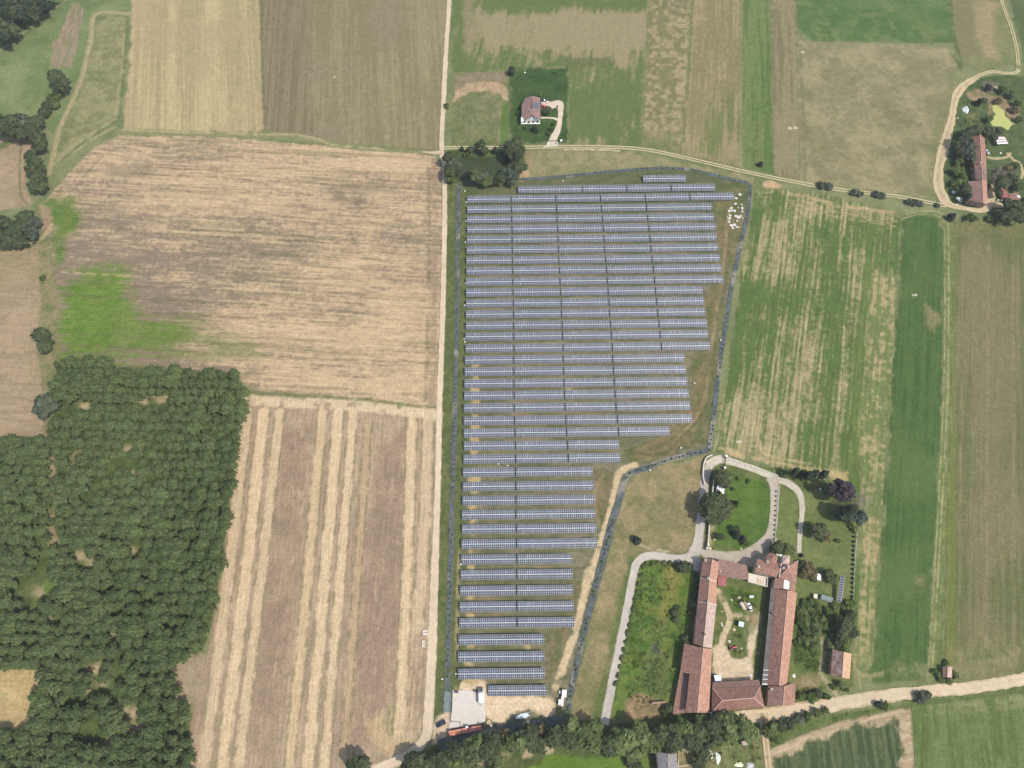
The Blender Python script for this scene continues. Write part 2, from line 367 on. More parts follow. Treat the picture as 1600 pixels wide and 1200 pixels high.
field('mown_clearing', [(-60, 1046), (0, 1046), (60, 1047), (61, 1065), (52, 1098), (45, 1136), (-60, 1142)], flat(C(188, 162, 112), C(204, 178, 126), 8, 4, 45, C(142, 148, 92), 6, .35), None)
# --- ploughed field with cream swaths
def plough(x, y):
    n = fbm(x, y, 14, 5, 51)+.6*an(x, y, ANG_PL, 1.0, 22, 3, 52)+.25*lines(x, y, ANG_PL, 2.4, 57)
    t = ss(-.7, .7, n)[:, None]
    c = C(166, 144, 116)+(C(186, 163, 131)-C(166, 144, 116))*t
    g = ss(.35, .9, fbm(x, y, 9, 4, 53))[:, None]*.35
    return c+(C(138, 132, 92)-c)*g
field('ploughed_field', [(383, 619), (520, 627), (684, 640), (683, 800), (676, 960), (671, 1090), (664, 1150), (640, 1180), (600, 1215), (560, 1260), (286, 1260), (304, 1090), (322, 1030), (336, 960), (350, 850), (360, 780), (371, 710), (380, 640)], plough, ANG_PL, .2)
region([(592, 700), (632, 670), (630, 900), (612, 1080), (580, 1160), (548, 1180), (556, 1000), (575, 850)], flat(C(154, 132, 108), C(168, 144, 116), 10, 4, 54), 3, 3, .9)
region([(445, 668), (490, 665), (478, 850), (445, 1080), (420, 1180), (388, 1180), (402, 1000), (425, 830)], flat(C(156, 134, 108), C(172, 148, 118), 10, 4, 55), 3, 3, .9)
CR = C(222, 196, 154); CR2 = C(204, 178, 136)
def swath(x0, x1, wm, col=CR, a=.92, y0=645, y1=1210, bow=0):
    P = [(x0, y0), ((x0+x1)/2+bow, (y0+y1)/2), (x1, y1)]
    stroke(P, wm*1.12, col, min(1, a+.05), .45, 0); 
    for k in (-.4, -.14, .14, .4): stroke([(p[0]+k*wm*3, p[1]) for p in P], .5, col*.84, .55, .3, .2)
    for sgn in (-1, 1): stroke([(p[0]+sgn*wm*1.75, p[1]) for p in P], 1.0, C(116, 114, 72), .6, .7, .5)
swath(386, 317, 5.2, C(212, 188, 150), bow=2); swath(412, 345, 5.4, bow=2); swath(437, 371, 4.4, C(214, 189, 148), bow=1)
swath(504, 451, 4.4, C(213, 187, 144), bow=1); swath(529, 480, 5.0, CR, bow=1); swath(552, 505, 4.0, CR, bow=1); swath(575, 537, 3.6, C(194, 168, 130), .8, 660, 1180, bow=1)
swath(644, 624, 4.6, CR, .92, 650, 1140, bow=2); swath(669, 652, 5.2, C(210, 185, 148), .9, 648, 980, bow=3)
for k in range(7): stroke([(632+k*6, 930), (628+k*6+random.Random(k).uniform(-3, 3), 1040), (606+k*8, 1160)], .8, C(210, 184, 142), .6, .5, .45)
for k in range(9): stroke([(590+k*8, 1100+abs(4-k)*3), (588+k*7, 1140), (610+k*4, 1178)], .9, C(208, 182, 138), .6, .6, .35)
region([(575, 1125), (600, 1118), (612, 1150), (640, 1165), (620, 1185), (590, 1172), (576, 1150)], flat(C(204, 178, 132), C(190, 164, 122), 4), 1.5, 2, .8)
region([(604, 1105), (620, 1102), (616, 1150), (606, 1158)], flat(C(110, 120, 70), C(130, 132, 84), 4), 2, 2, .8)
stroke([(380, 625), (450, 629), (560, 634), (640, 643), (684, 648)], 6.0, C(220, 196, 156), .95, .9, .05)
stroke([(385, 612), (480, 617), (560, 623), (640, 634), (684, 638)], 1.4, C(112, 112, 70), .65, .7, .5)
stroke([(384, 609), (480, 614), (684, 633)], .9, C(206, 182, 140), .6, .5, .3)
for i in range(40):
    rr = random.Random(i+500); bx = rr.choice([465, 478, 488, 610, 622, 634, 648, 400, 428]); y0 = rr.uniform(660, 1120)
    xx = bx-(y0-640)*.085; stroke([(xx, y0), (xx+rr.uniform(-8, 4), y0+rr.uniform(10, 40))], rr.uniform(.6, 1.1), C(206, 180, 140), .55, .5, .4)
# --- solar farm ground
def solar(x, y):
    n = an(x, y, 0.0, 1.2, 14, 4, 61)+.6*fbm(x, y, 18, 4, 62)+.4*fbm(x, y, 1.8, 3, 66)
    t = ss(-.7, .8, n)[:, None]
    c = C(112, 112, 82)+(C(142, 133, 103)-C(112, 112, 82))*t
    e = ss(8, -3, x)[:, None]+ss(.15, .75, fbm(x, y, 7, 3, 63))[:, None]*.45+ss(-14, -3, y)[:, None]*.7
    return c+(C(92, 108, 62)-c)*np.clip(e, 0, 1)*.85
field('solar_field', [(700, 288), (716, 288), (810, 280), (985, 266), (1040, 262), (1110, 270), (1173, 287), (1166, 350), (1142, 450), (1109, 702), (1060, 714), (984, 740), (966, 785), (940, 885), (886, 1120), (820, 1134), (690, 1158), (676, 1130), (683, 1000), (690, 760), (694, 500), (697, 330)], solar, None)
region([(697, 288), (728, 288), (727, 500), (722, 760), (714, 1000), (712, 1080), (678, 1080), (683, 980), (689, 800), (694, 500)], flat(C(90, 108, 60), C(112, 120, 70), 6, 5, 64, C(128, 122, 82), 3, .4), 1.2, 1.5, .95)
region([(1118, 300), (1160, 292), (1160, 350), (1136, 450), (1106, 690), (1055, 705), (985, 728), (970, 700), (1050, 690), (1085, 655), (1080, 560), (1110, 545), (1102, 470), (1132, 440)], flat(C(96, 110, 60), C(128, 122, 80), 9, 5, 65, C(156, 136, 98), 4, .35), 2, 3, .85)
region([(1120, 360), (1140, 350), (1122, 470), (1104, 600), (1080, 690), (1010, 712), (985, 716), (1040, 680), (1090, 600), (1112, 520), (1108, 470)], flat(C(138, 116, 86), C(108, 112, 68), 5, 5, 69, C(166, 142, 106), 3, .5), 2, 4, .75, ANG_R)
region([(928, 735), (966, 730), (958, 780), (940, 830), (932, 800)], flat(C(128, 116, 82), C(96, 110, 62), 4, 4, 73, C(158, 134, 98), 2.5, .5), 1.5, 3, .8)
region([(860, 990), (900, 900), (906, 930), (886, 1000), (862, 1060), (858, 1040)], flat(C(130, 114, 82), C(100, 112, 64), 4, 4, 74, C(160, 138, 102), 2.5, .5), 1.5, 3, .75)
for i in range(14):
    rr = random.Random(i+70); o = rr.uniform(-9, 9)
    stroke([(1140+o*.7, 320), (1128+o, 430), (1112+o, 540), (1094+o, 640), (1040+o, 700)], rr.uniform(.6, 1.3), C(168, 146, 108) if i % 2 else C(88, 100, 56), .4, .6, .5)
for i in range(7): stroke([(975+i*4, 712-i), (1010+i*6, 690+i*5), (1060, 670+i*5)], .8, C(150, 128, 92) if i % 2 else C(94, 90, 60), .5, .5, .4)
SAND = C(222, 192, 146)
stroke([(992, 726), (968, 738), (961, 768), (950, 810), (938, 850), (925, 890), (914, 925), (905, 965), (893, 1005), (880, 1040), (868, 1072)], 3.0, C(214, 190, 148), .95, .7, .12)
stroke([(930, 905), (920, 890), (912, 930), (900, 980), (890, 1010), (880, 1042), (868, 1075)], 3.0, C(214, 190, 146), .8, .8, .25)
stroke([(965, 738), (985, 735), (996, 728)], 2.0, C(204, 178, 134), .7, .8)
stroke([(945, 740), (932, 760), (930, 790), (936, 820)], 1.2, C(170, 146, 108), .55, .7, .3)
stroke([(713, 1000), (716, 900), (718, 860), (716, 940), (712, 1080)], 1.2, C(186, 166, 122), .6, .6, .35)
region([(712, 1078), (716, 1066), (724, 1064), (728, 1068), (740, 1063), (756, 1062), (761, 1075), (762, 1088), (855, 1088), (866, 1096), (868, 1115), (855, 1122), (838, 1118), (826, 1110), (806, 1112), (795, 1122), (782, 1130), (766, 1126), (756, 1122), (740, 1100)], flat(C(226, 200, 160), C(234, 210, 172), 9, 4, 67, C(210, 184, 142), 3, .25), .9, 1.5)
region([(684, 1118), (700, 1110), (712, 1118), (716, 1130), (704, 1140), (690, 1162), (676, 1162), (676, 1135)], flat(C(216, 192, 158), C(206, 182, 148), 6, 4, 68), .8, .8)
dots([(743, 562+0), (742, 571, 1.6), (742, 586, 1.2), (742, 592, 1.5), (742, 608, 1.6), (744, 627, 1.4), (741, 650, 1.1), (741, 666, 1.4), (741, 687, 1.6), (740, 706, 1.2), (740, 750, 2.4), (741, 769, 1.0), (738, 793, 1.5), (739, 815, 1.6), (739, 837, 1.3), (736, 862, 1), (736, 886, .9), (736, 932, 1.4), (735, 963, 1.3), (737, 984, 1), (736, 1010, 1.8), (734, 1037, 1.6), (823, 1010, .9), (889, 608, .7), (735, 1064, 2.5)], 1.4, C(204, 180, 128), .7)
region([(700, 284), (1175, 282), (1175, 284), (700, 290)], flat(C(104, 116, 68)), 3, 2, .0)
# --- north of the solar farm
region([(818, 234), (890, 232), (985, 238), (1180, 277), (1176, 288), (1110, 270), (1040, 261), (985, 264), (822, 280)], flat(C(138, 136, 92), C(158, 148, 108), 9, 5, 71, C(120, 128, 78), 5, .5), 1, 2)
region([(696, 234), (822, 233), (828, 262), (818, 281), (715, 288), (697, 288)], flat(C(88, 108, 62), C(104, 122, 72), 5, 4, 72), 1, 2)
region([(808, 282), (812, 268), (820, 262), (830, 266), (826, 276), (815, 284)], flat(C(200, 168, 126), C(186, 158, 118), 3), .8, 1.2, .95)
region([(818, 236), (832, 236), (834, 258), (822, 264)], flat(C(168, 146, 106), C(140, 134, 90), 4), 1.5, 1.5, .9)
# --- north-east strips
def ne(x, y):
    px, py = PX(x, y, 0.0)
    n = an(x, y, ANG_T, 2.5, 30, 4, 81)*.7+fbm(x, y, 22, 4, 82)*.8+.3*fbm(x, y, 2, 3, 83)
    d = ss(-.5, .7, n+ss(12, 30, py)*ss(92, 60, py)*1.1*ss(745, 770, px)-ss(95, 110, py)*.35-ss(18, 4, py)*.8-ss(745, 715, px)*.5)[:, None]
    return C(110, 130, 74)+(C(158, 146, 108)-C(110, 130, 74))*d
field('patchy_meadow', [(706, -40), (1012, -40), (1008, 100), (1002, 232), (890, 228), (888, 104), (798, 108), (706, 114)], ne, ANG_T, .12)
region([(724, -20), (740, -20), (740, 70), (732, 82), (724, 76)], flat(C(152, 140, 104), None, 4), 2, 2, .75)
region([(880, 92), (950, 90), (960, 104), (885, 106)], flat(C(110, 118, 74), None, 4), 2, 3, .8)
field('house_paddock', [(706, 116), (796, 110), (796, 228), (705, 228)], flat(C(114, 126, 78), C(138, 134, 94), 7, 5, 84, C(104, 124, 70), 5, .4), None)
region([(708, 118), (794, 112), (792, 128), (770, 126), (735, 132), (710, 142)], flat(C(152, 136, 106), C(140, 128, 98), 5), 1.5, 2, .9)
region([(709, 158), (712, 143), (730, 132), (755, 126), (778, 128), (792, 138), (794, 158), (788, 156), (780, 147), (758, 142), (735, 144), (718, 152)], rows(C(178, 150, 116), C(196, 170, 130), ANG_T, 1.2, 8, s=85), 1.2, 1.2, .95)
region([(784, 164), (795, 160), (795, 226), (781, 226)], flat(C(98, 136, 62), C(112, 144, 70), 4), .8, .8, .9)
stroke([(781, 166), (780, 226)], 1.0, C(158, 146, 104), .6, .5, .2)
def clumpy(x, y):
    n = fbm(x, y, 3.0, 4, 86)+.6*fbm(x, y, 20, 3, 87)+.3*an(x, y, ANG_T, 4, 60, 2, 88)
    t = ss(-.5, .5, n)[:, None]; return C(128, 126, 84)+(C(170, 155, 114)-C(128, 126, 84))*t
field('clumpy_strip', [(1014, -40), (1082, -40), (1076, 100), (1066, 222), (1040, 240), (1004, 232), (1010, 100)], clumpy, ANG_T, .12)
region([(1005, 205), (1062, 208), (1060, 236), (1006, 230)], flat(C(108, 128, 74), C(140, 134, 92), 6), 2, 2.5, .8)
field('dry_strip', [(1082, -40), (1160, -40), (1160, 120), (1161, 262), (1058, 240), (1068, 220), (1077, 100)], rows(C(140, 132, 90), C(164, 148, 110), ANG_T, 2.2, 50, s=89, ac2=7, big=.5), ANG_T, .15)
region([(1108, 145), (1160, 150), (1160, 255), (1070, 240), (1100, 200)], rows(C(118, 132, 76), C(160, 146, 106), ANG_T, 3.5, 40, s=90, big=.4), 4, 4, .75)
stroke([(1080, -20), (1078, 60), (1074, 140), (1066, 215)], 2.5, C(116, 124, 76), .6, 1.2, .3)
field('grass_strip', [(1161, -40), (1203, -40), (1206, 120), (1209, 272), (1162, 262), (1161, 120)], rows(C(104, 134, 70), C(124, 142, 84), ANG_G, 2.2, 40, s=91, ac2=8, big=.3), ANG_G, .15)
field('mown_strip', [(1204, -40), (1244, -40), (1246, 100), (1250, 286), (1210, 272), (1207, 120)], rows(C(128, 122, 86), C(148, 138, 102), ANG_G, 2.5, 40, s=93, big=.4), ANG_G, .12)
field('green_field', [(1244, -40), (1478, -40), (1484, 30), (1491, 66), (1440, 68), (1272, 64), (1246, 44)], flat(C(94, 130, 68), C(110, 138, 80), 14, 5, 95, C(136, 144, 94), 7, .4), wang((1260, 60), (1480, 64)), .1)
field('dry_meadow', [(1246, 60), (1272, 66), (1440, 69), (1480, 74), (1494, 102), (1492, 150), (1478, 190), (1468, 225), (1460, 304), (1380, 300), (1300, 292), (1250, 284)],
      flat(C(138, 133, 94), C(162, 152, 112), 13, 6, 97, C(120, 122, 80), 18, .45), wang((1260, 160), (1480, 170)), .12)
stroke([(1250, 70), (1254, 170), (1258, 284)], 2.4, C(120, 118, 80), .6, 1.0, .3)
stroke([(1488, 100), (1488, 150), (1474, 185), (1462, 230), (1456, 300)], 7, C(126, 134, 84), .6, 2, .2)
stroke([(1493, 130), (1486, 170), (1470, 220), (1462, 290)], 2.2, C(170, 152, 112), .7, 1, .2)
stroke([(1484, -20), (1486, 40), (1496, 80), (1500, 105)], 3.2, C(98, 118, 68), .8, 1.2, .2)
field('corner_field', [(1482, -40), (1558, -40), (1580, 40), (1590, 100), (1540, 110), (1504, 100), (1494, 70)], flat(C(124, 132, 82), C(138, 136, 92), 10, 4, 99), wang((1500, 50), (1580, 54)), .12)
region([(1522, 8), (1538, 2), (1556, 4), (1552, 60), (1565, 98), (1540, 90), (1525, 60)], rows(C(160, 146, 106), C(172, 152, 114), wang((1500, 50), (1580, 54)), 2, 12, s=100), 3, 2, .85)
region([(1488, 0), (1518, 0), (1522, 60), (1530, 84), (1500, 92), (1492, 60)], flat(C(134, 124, 86), None, 4), 2, 2, .7)
region([(1566, -40), (1700, -40), (1700, 125), (1600, 120), (1596, 80), (1586, 30)], flat(C(92, 112, 66), C(108, 122, 72), 8), 1, 2)
# --- eastern farmstead ground
field('farmstead_yard', [(1497, 142), (1545, 118), (1592, 118), (1700, 120), (1700, 352), (1590, 346), (1545, 332), (1500, 328), (1476, 318), (1470, 270), (1478, 215), (1490, 170)], flat(C(84, 108, 62), C(104, 124, 72), 7, 5, 101, C(72, 94, 56), 4, .5), None)
region([(1508, 146), (1535, 138), (1548, 150), (1568, 152), (1580, 165), (1590, 160), (1594, 180), (1584, 196), (1572, 176), (1556, 170), (1545, 178), (1548, 160), (1512, 156)], flat(C(178, 150, 114), C(140, 124, 88), 4, 4, 102), 1, 1.5, .95)
region([(1534, 128), (1560, 128), (1572, 148), (1540, 148)], flat(C(104, 106, 84), C(120, 112, 92), 3), 1, 1.5, .8)
region([(1508, 178), (1528, 176), (1530, 196), (1512, 194)], flat(C(132, 128, 84), None, 3), 2, 1.5, .6)
stroke([(1544, 246), (1556, 248), (1572, 246), (1578, 240)], 1.6, C(206, 186, 142), .85, .5)
stroke([(1574, 240), (1584, 250), (1594, 256), (1598, 270), (1596, 278)], 1.5, C(206, 186, 142), .9, .5)
region([(1546, 258), (1580, 250), (1592, 270), (1570, 290), (1550, 282)], flat(C(96, 112, 70), C(110, 108, 80), 4), 2, 2, .7)
# --- striped field, spotted strip, green strip, brown field
def striped(x, y):
    px, py = PX(x, y, 0.0)
    n = an(x, y, ANG_R, .9, 26, 3, 111)*.8+an(x, y, ANG_R, 5, 90, 3, 112)*.5+fbm(x, y, 24, 4, 113)*.6+.5*fbm(x, y, 1.7, 3, 114)+.28*lines(x, y, ANG_R, 3.1, 115)
    d = -.5+.45*ss(310, 330, py)*ss(400, 340, py)*ss(1200, 1240, px)+.25*ss(500, 700, py)-.35*ss(1190, 1160, px)*ss(480, 380, py)
    t = ss(-.7, 1.15, n+d)[:, None]
    c = C(100, 128, 66)+(C(184, 168, 124)-C(100, 128, 66))*t
    return c
field('striped_field', [(1181, 292), (1300, 306), (1408, 340), (1403, 450), (1392, 620), (1376, 850), (1361, 1068), (1337, 1072), (1334, 960), (1333, 900), (1342, 820), (1328, 762), (1225, 734), (1112, 706), (1140, 560), (1160, 420)], striped, ANG_R, .25)
region([(1355, 345), (1368, 345), (1362, 430), (1348, 560), (1340, 700), (1336, 760), (1326, 760), (1330, 640), (1342, 500)], flat(C(104, 130, 66), C(116, 138, 72), 6), 1.5, 1, .9)
def spotted(x, y):
    n = fbm(x, y, 2.2, 3, 116)*.8+an(x, y, ANG_R, 1.6, 60, 3, 117)*.6+fbm(x, y, 15, 2, 118)*.4
    return C(122, 138, 80)+(C(180, 164, 116)-C(122, 138, 80))*ss(-.3, .7, n)[:, None]
region([(1366, 420), (1401, 430), (1390, 620), (1374, 850), (1358, 1064), (1340, 1066), (1344, 900), (1350, 760), (1342, 700), (1352, 560)], spotted, 1, 1, .95)
stroke([(1185, 298), (1210, 300), (1260, 308), (1320, 322), (1395, 332)], 2.2, C(196, 172, 124), .75, .8, .35)
for k in range(5): stroke([(1230+k*8, 312+k*4), (1300, 322+k*4), (1400, 338+k*4)], .9, C(190, 168, 120), .6, .5, .45)
region([(1190, 284), (1205, 282), (1222, 290), (1215, 294), (1192, 292)], flat(C(208, 174, 130), None, 3), 1, 1, .9)
stroke([(1126, 700), (1180, 716), (1250, 730), (1300, 740), (1322, 748)], 1.6, C(196, 174, 124), .7, .8, .3)
stroke([(1188, 690), (1190, 706), (1210, 714), (1260, 724)], 1.2, C(200, 178, 128), .7, .5, .2)
region([(1136, 702), (1160, 706), (1162, 718), (1142, 714)], flat(C(204, 176, 130), None, 3), 1.2, 1.5, .85)
region([(1290, 732), (1322, 738), (1322, 752), (1295, 748)], flat(C(196, 172, 122), None, 3), 1.2, 1.5, .7)
region([(1335, 1020), (1372, 1022), (1366, 1064), (1338, 1068)], flat(C(102, 128, 68), C(150, 148, 98), 4), 2, 2, .7)
stroke([(1338, 1020), (1336, 1045), (1350, 1056), (1378, 1052)], 1.4, C(180, 164, 116), .6, .8, .3)
field('grass_field', [(1409, 341), (1440, 335), (1466, 339), (1474, 360), (1473, 600), (1461, 850), (1449, 1062), (1362, 1068), (1377, 850), (1393, 620), (1404, 450)],
      rows(C(80, 115, 58), C(95, 125, 68), ANG_V, 1.5, 50, s=121, ac2=8, big=.3, c3=C(106, 128, 72)), ANG_V, .14)
region([(1448, 480), (1466, 490), (1460, 520), (1448, 505)], flat(C(152, 142, 98), None, 3), 3, 2.5, .7)
region([(1400, 1040), (1448, 1042), (1446, 1060), (1398, 1062)], flat(C(160, 150, 106), C(112, 132, 74), 4), 2, 2.5, .6)
region([(1432, 900), (1446, 902), (1444, 915), (1432, 914)], flat(C(140, 136, 90), None, 3), 2, 2, .7)
field('tractor_verge', [(1410, 336), (1440, 330), (1466, 332), (1480, 345), (1490, 346), (1487, 500), (1483, 700), (1472, 1060), (1450, 1062), (1462, 850), (1474, 600), (1475, 360), (1464, 340), (1440, 336)], flat(C(110, 132, 72), C(128, 138, 82), 4, 4, 123), ANG_V, .1, .8, .6)
for o in (-.6, 5.2): stroke([(1408-o, 342-o*.7), (1440, 334-o*.8), (1466+o*.7, 338-o*.8), (1476+o, 362), (1475+o, 600), (1463+o, 850), (1450+o, 1064)], .6, C(184, 174, 124), .75, .4, .25)
stroke([(1484, 350), (1482, 600), (1474, 850), (1466, 1000)], .8, C(170, 160, 110), .5, .5, .6)
def brown(x, y):
    px, py = PX(x, y, 0.0)
    n = .3*lines(x, y, ANG_B, 4.2, 128)+an(x, y, ANG_B, 2.0, 70, 3, 125)*.45+fbm(x, y, 35, 3, 126)*.6+an(x, y, ANG_B, 9, 150, 2, 127)*.5
    t = ss(-.7, .7, n+.7*ss(60, 0, np.abs(px-1550))*ss(420, 620, py)-.6*ss(400, 360, py)-.5*ss(1000, 1050, py))[:, None]
    c = C(109, 116, 70)+(C(132, 125, 88)-C(109, 116, 70))*t
    return c+(C(122, 132, 66)-c)*ss(1496, 1488, px)[:, None]*.8
field('brown_field', [(1491, 347), (1590, 350), (1700, 356), (1700, 1030), (1590, 1052), (1474, 1064), (1484, 700), (1488, 500)], brown, ANG_B, .14)
for i in range(9): stroke([(1505+i*13, 372), (1502+i*13.6, 600), (1498+i*14.5, 1010)], .7, C(112, 112, 68) if i % 3 else C(166, 148, 112), .4, .5, .4)
region([(1490, 346), (1600, 350), (1600, 372), (1560, 366), (1490, 372)], flat(C(112, 128, 70), C(140, 130, 90), 6), 4, 3, .6)
region([(1485, 1010), (1600, 1000), (1600, 1052), (1480, 1066)], flat(C(108, 128, 68), C(150, 140, 100), 7), 5, 4, .75)
# --- between the mulch strip and the farm
field('rough_meadow', [(985, 746), (1060, 722), (1104, 711), (1092, 790), (1084, 858), (1040, 862), (1000, 866), (984, 900), (966, 990), (944, 1126), (888, 1126), (906, 1040), (944, 890), (968, 795)], flat(C(136, 130, 88), C(164, 146, 106), 10, 5, 131, C(112, 122, 70), 7, .45), None)
region([(985, 870), (995, 872), (978, 930), (962, 1000), (950, 1080), (938, 1126), (925, 1126), (945, 1040), (965, 950)], flat(C(92, 120, 60), C(112, 128, 70), 4), 1.5, 1.5, .9)
stroke([(966, 880), (985, 888), (992, 876), (986, 862), (1000, 856)], 1.0, C(190, 172, 130), .0)
stroke([(1002, 852), (1020, 858), (1045, 862)], 1.0, C(200, 186, 150), .7, .4, .4)
# --- the big farm
field('farm_ground', [(1102, 712), (1140, 714), (1226, 736), (1328, 764), (1341, 822), (1332, 900), (1333, 960), (1336, 1074), (1240, 1102), (1195, 1116), (1100, 1124), (1040, 1122), (945, 1126), (966, 1000), (985, 905), (1002, 872), (1082, 870), (1092, 800)], flat(C(100, 118, 62), C(124, 132, 76), 7, 5, 133, C(84, 104, 56), 5, .4), None)
LAWN = flat(C(92, 128, 56), C(108, 138, 64), 9, 4, 134, C(82, 116, 54), 5, .3)
region([(1118, 744), (1150, 742), (1195, 752), (1206, 766), (1204, 830), (1184, 850), (1168, 862), (1112, 850), (1116, 800)], LAWN, .8, .6)
region([(1219, 762), (1236, 768), (1246, 784), (1243, 862), (1212, 862)], flat(C(116, 132, 74), C(128, 140, 82), 7), .8, .6)
region([(1256, 768), (1290, 768), (1330, 800), (1334, 860), (1328, 930), (1250, 930), (1252, 820)], flat(C(114, 130, 74), C(128, 138, 82), 9, 4, 136, C(104, 124, 66), 5, .4), 1, 1)
region([(1006, 876), (1040, 872), (1084, 884), (1078, 960), (1068, 1000), (1048, 1116), (948, 1122), (975, 970)], flat(C(82, 120, 52), C(114, 142, 66), 4, 5, 137, C(134, 138, 70), 3, .5), 1, 1)
region([(1040, 885), (1066, 892), (1064, 930), (1050, 962), (1028, 980), (1022, 950), (1040, 920)], flat(C(130, 138, 62), C(150, 140, 78), 5), 3, 3, .8)
region([(1022, 950), (1046, 958), (1040, 1000), (1050, 1080), (1030, 1090), (1020, 1030), (1016, 990)], flat(C(134, 134, 80), C(110, 124, 66), 4), 5, 6, .55)
region([(1012, 1030), (1030, 1026), (1038, 1060), (1036, 1095), (1004, 1085), (1000, 1050)], flat(C(84, 100, 66), C(98, 112, 72), 5), 4, 4, .6)
region([(1018, 1006), (1028, 1004), (1030, 1020), (1020, 1028)], flat(C(78, 82, 82), None, 3), 1.5, 1.2, .9)
region([(982, 1090), (1000, 1080), (1020, 1092), (1040, 1100), (1040, 1120), (975, 1122)], flat(C(178, 146, 112), C(136, 118, 84), 4), 1.5, 2, .9)
# courtyard
YARD = flat(C(226, 203, 168), C(216, 194, 158), 6, 4, 141, C(206, 182, 146), 2.5, .25)
region([(1113, 1012), (1128, 1000), (1136, 1012), (1142, 1026), (1156, 1030), (1166, 1024), (1172, 985), (1176, 960), (1186, 958), (1180, 1000), (1176, 1062), (1116, 1066)], YARD, .7, 1)
stroke([(1122, 924), (1130, 938), (1138, 956), (1141, 968), (1134, 985), (1128, 1002)], 2.6, C(214, 192, 154), .95, .6, .1)
stroke([(1140, 962), (1152, 962), (1166, 966)], 1.8, C(206, 182, 142), .85, .8, .2)
region([(1118, 930), (1128, 955), (1136, 975), (1128, 996), (1114, 1010), (1112, 980)], flat(C(92, 116, 58), C(124, 126, 78), 4), 1, 1, .8)
region([(1132, 915), (1192, 925), (1186, 955), (1170, 960), (1150, 955), (1140, 940)], flat(C(92, 128, 56), C(110, 130, 66), 5), 1, 1, .9)
region([(1168, 952), (1182, 945), (1186, 970), (1174, 990), (1168, 975)], flat(C(152, 138, 98), C(130, 128, 82), 3), 1.2, 1.2, .8)
region([(1142, 968), (1168, 972), (1166, 1005), (1160, 1026), (1148, 1028), (1138, 1015), (1140, 985)], flat(C(96, 120, 62), C(124, 128, 80), 4), .8, .8, .95)
# manor forecourt and the garden paths
region([(1102, 862), (1150, 868), (1182, 862), (1200, 840), (1216, 840), (1214, 866), (1176, 886), (1124, 878), (1100, 872)], flat(C(198, 184, 156), C(186, 172, 144), 5), .6, .5)
region([(1102, 856), (1114, 852), (1118, 810), (1110, 800), (1104, 820)], flat(C(196, 180, 140), C(150, 146, 100), 3), .8, .8, .8)
region([(1238, 1056), (1262, 1050), (1282, 1056), (1284, 1078), (1255, 1082), (1244, 1072)], flat(C(170, 148, 112), C(140, 128, 88), 4), 1.5, 2, .9)
stroke([(1282, 990), (1286, 1020), (1282, 1052), (1294, 1068), (1306, 1084), (1310, 1094)], 1.8, C(184, 168, 134), .8, .8, .25)
region([(1240, 935), (1330, 960), (1334, 1010), (1290, 1012), (1282, 1050), (1238, 1052)], flat(C(78, 108, 52), C(98, 126, 62), 5), 2, 2, .85)
# --- house garden
field('house_garden', [(798, 110), (887, 106), (886, 160), (885, 222), (798, 226)], flat(C(68, 102, 54), C(86, 114, 62), 9, 4, 145, C(62, 94, 50), 3, .3), None)
# --- bottom
field('tree_belt_floor', [(560, 1260), (600, 1215), (655, 1180), (690, 1160), (760, 1146), (880, 1126), (945, 1128), (1040, 1124), (1110, 1124), (1180, 1118), (1190, 1150), (1195, 1260)], flat(C(84, 98, 56), C(104, 112, 66), 5, 5, 151), None)
region([(1020, 1172), (1100, 1160), (1185, 1150), (1198, 1260), (1020, 1260)], flat(C(120, 132, 78), C(146, 138, 96), 5, 4, 152, C(96, 116, 62), 4, .5), 1.5, 2)
region([(1104, 1150), (1150, 1146), (1160, 1160), (1120, 1168)], flat(C(100, 138, 58), None, 4), 1.5, 2, .9)
field('clover_field', [(840, 1192), (868, 1180), (930, 1178), (1016, 1180), (1012, 1260), (760, 1260), (800, 1210)], flat(C(106, 142, 56), C(120, 152, 66), 7, 4, 153), None)
stroke([(690, 1196), (740, 1190), (775, 1186), (800, 1182), (835, 1176), (860, 1170)], 3.0, C(206, 182, 146), .85, 1, .3)
field('bare_headland', [(1203, 1170), (1260, 1145), (1320, 1124), (1422, 1104), (1426, 1160), (1432, 1260), (1196, 1260)], rows(C(178, 156, 122), C(196, 174, 138), wang((1240, 1155), (1400, 1110)), 1.5, 12, s=155), wang((1240, 1155), (1400, 1110)), .2)
field('maize_field', [(1210, 1186), (1240, 1172), (1290, 1148), (1340, 1136), (1402, 1127), (1405, 1180), (1410, 1260), (1196, 1260)], rows(C(78, 98, 60), C(104, 116, 76), wang((1300, 1145), (1306, 1200)), 1.1, 30, s=157), wang((1300, 1145), (1306, 1200)), .3, 1.0, 2.5)
field('ley_field', [(1424, 1104), (1520, 1092), (1700, 1068), (1700, 1260), (1434, 1260), (1428, 1160)], rows(C(102, 126, 66), C(120, 138, 80), wang((1500, 1120), (1508, 1200)), 1.8, 30, s=159, big=.5, c3=C(124, 140, 80)), wang((1500, 1120), (1508, 1200)), .15)
stroke([(1432, 1112), (1500, 1104), (1560, 1096), (1640, 1086)], 3.0, C(158, 154, 108), .55, 1.5, .3)
stroke([(1500, 1112), (1560, 1108), (1600, 1100)], 1.6, C(150, 146, 102), .5, 1, .4)
region([(1196, 1146), (1240, 1128), (1320, 1112), (1420, 1098), (1420, 1104), (1320, 1124), (1260, 1145), (1204, 1170)], flat(C(92, 116, 60), C(112, 128, 72), 4), .8, 1)
region([(1410, 1094), (1500, 1086), (1700, 1058), (1700, 1070), (1520, 1094), (1420, 1106)], flat(C(100, 120, 64), C(116, 130, 74), 4), .8, 1)
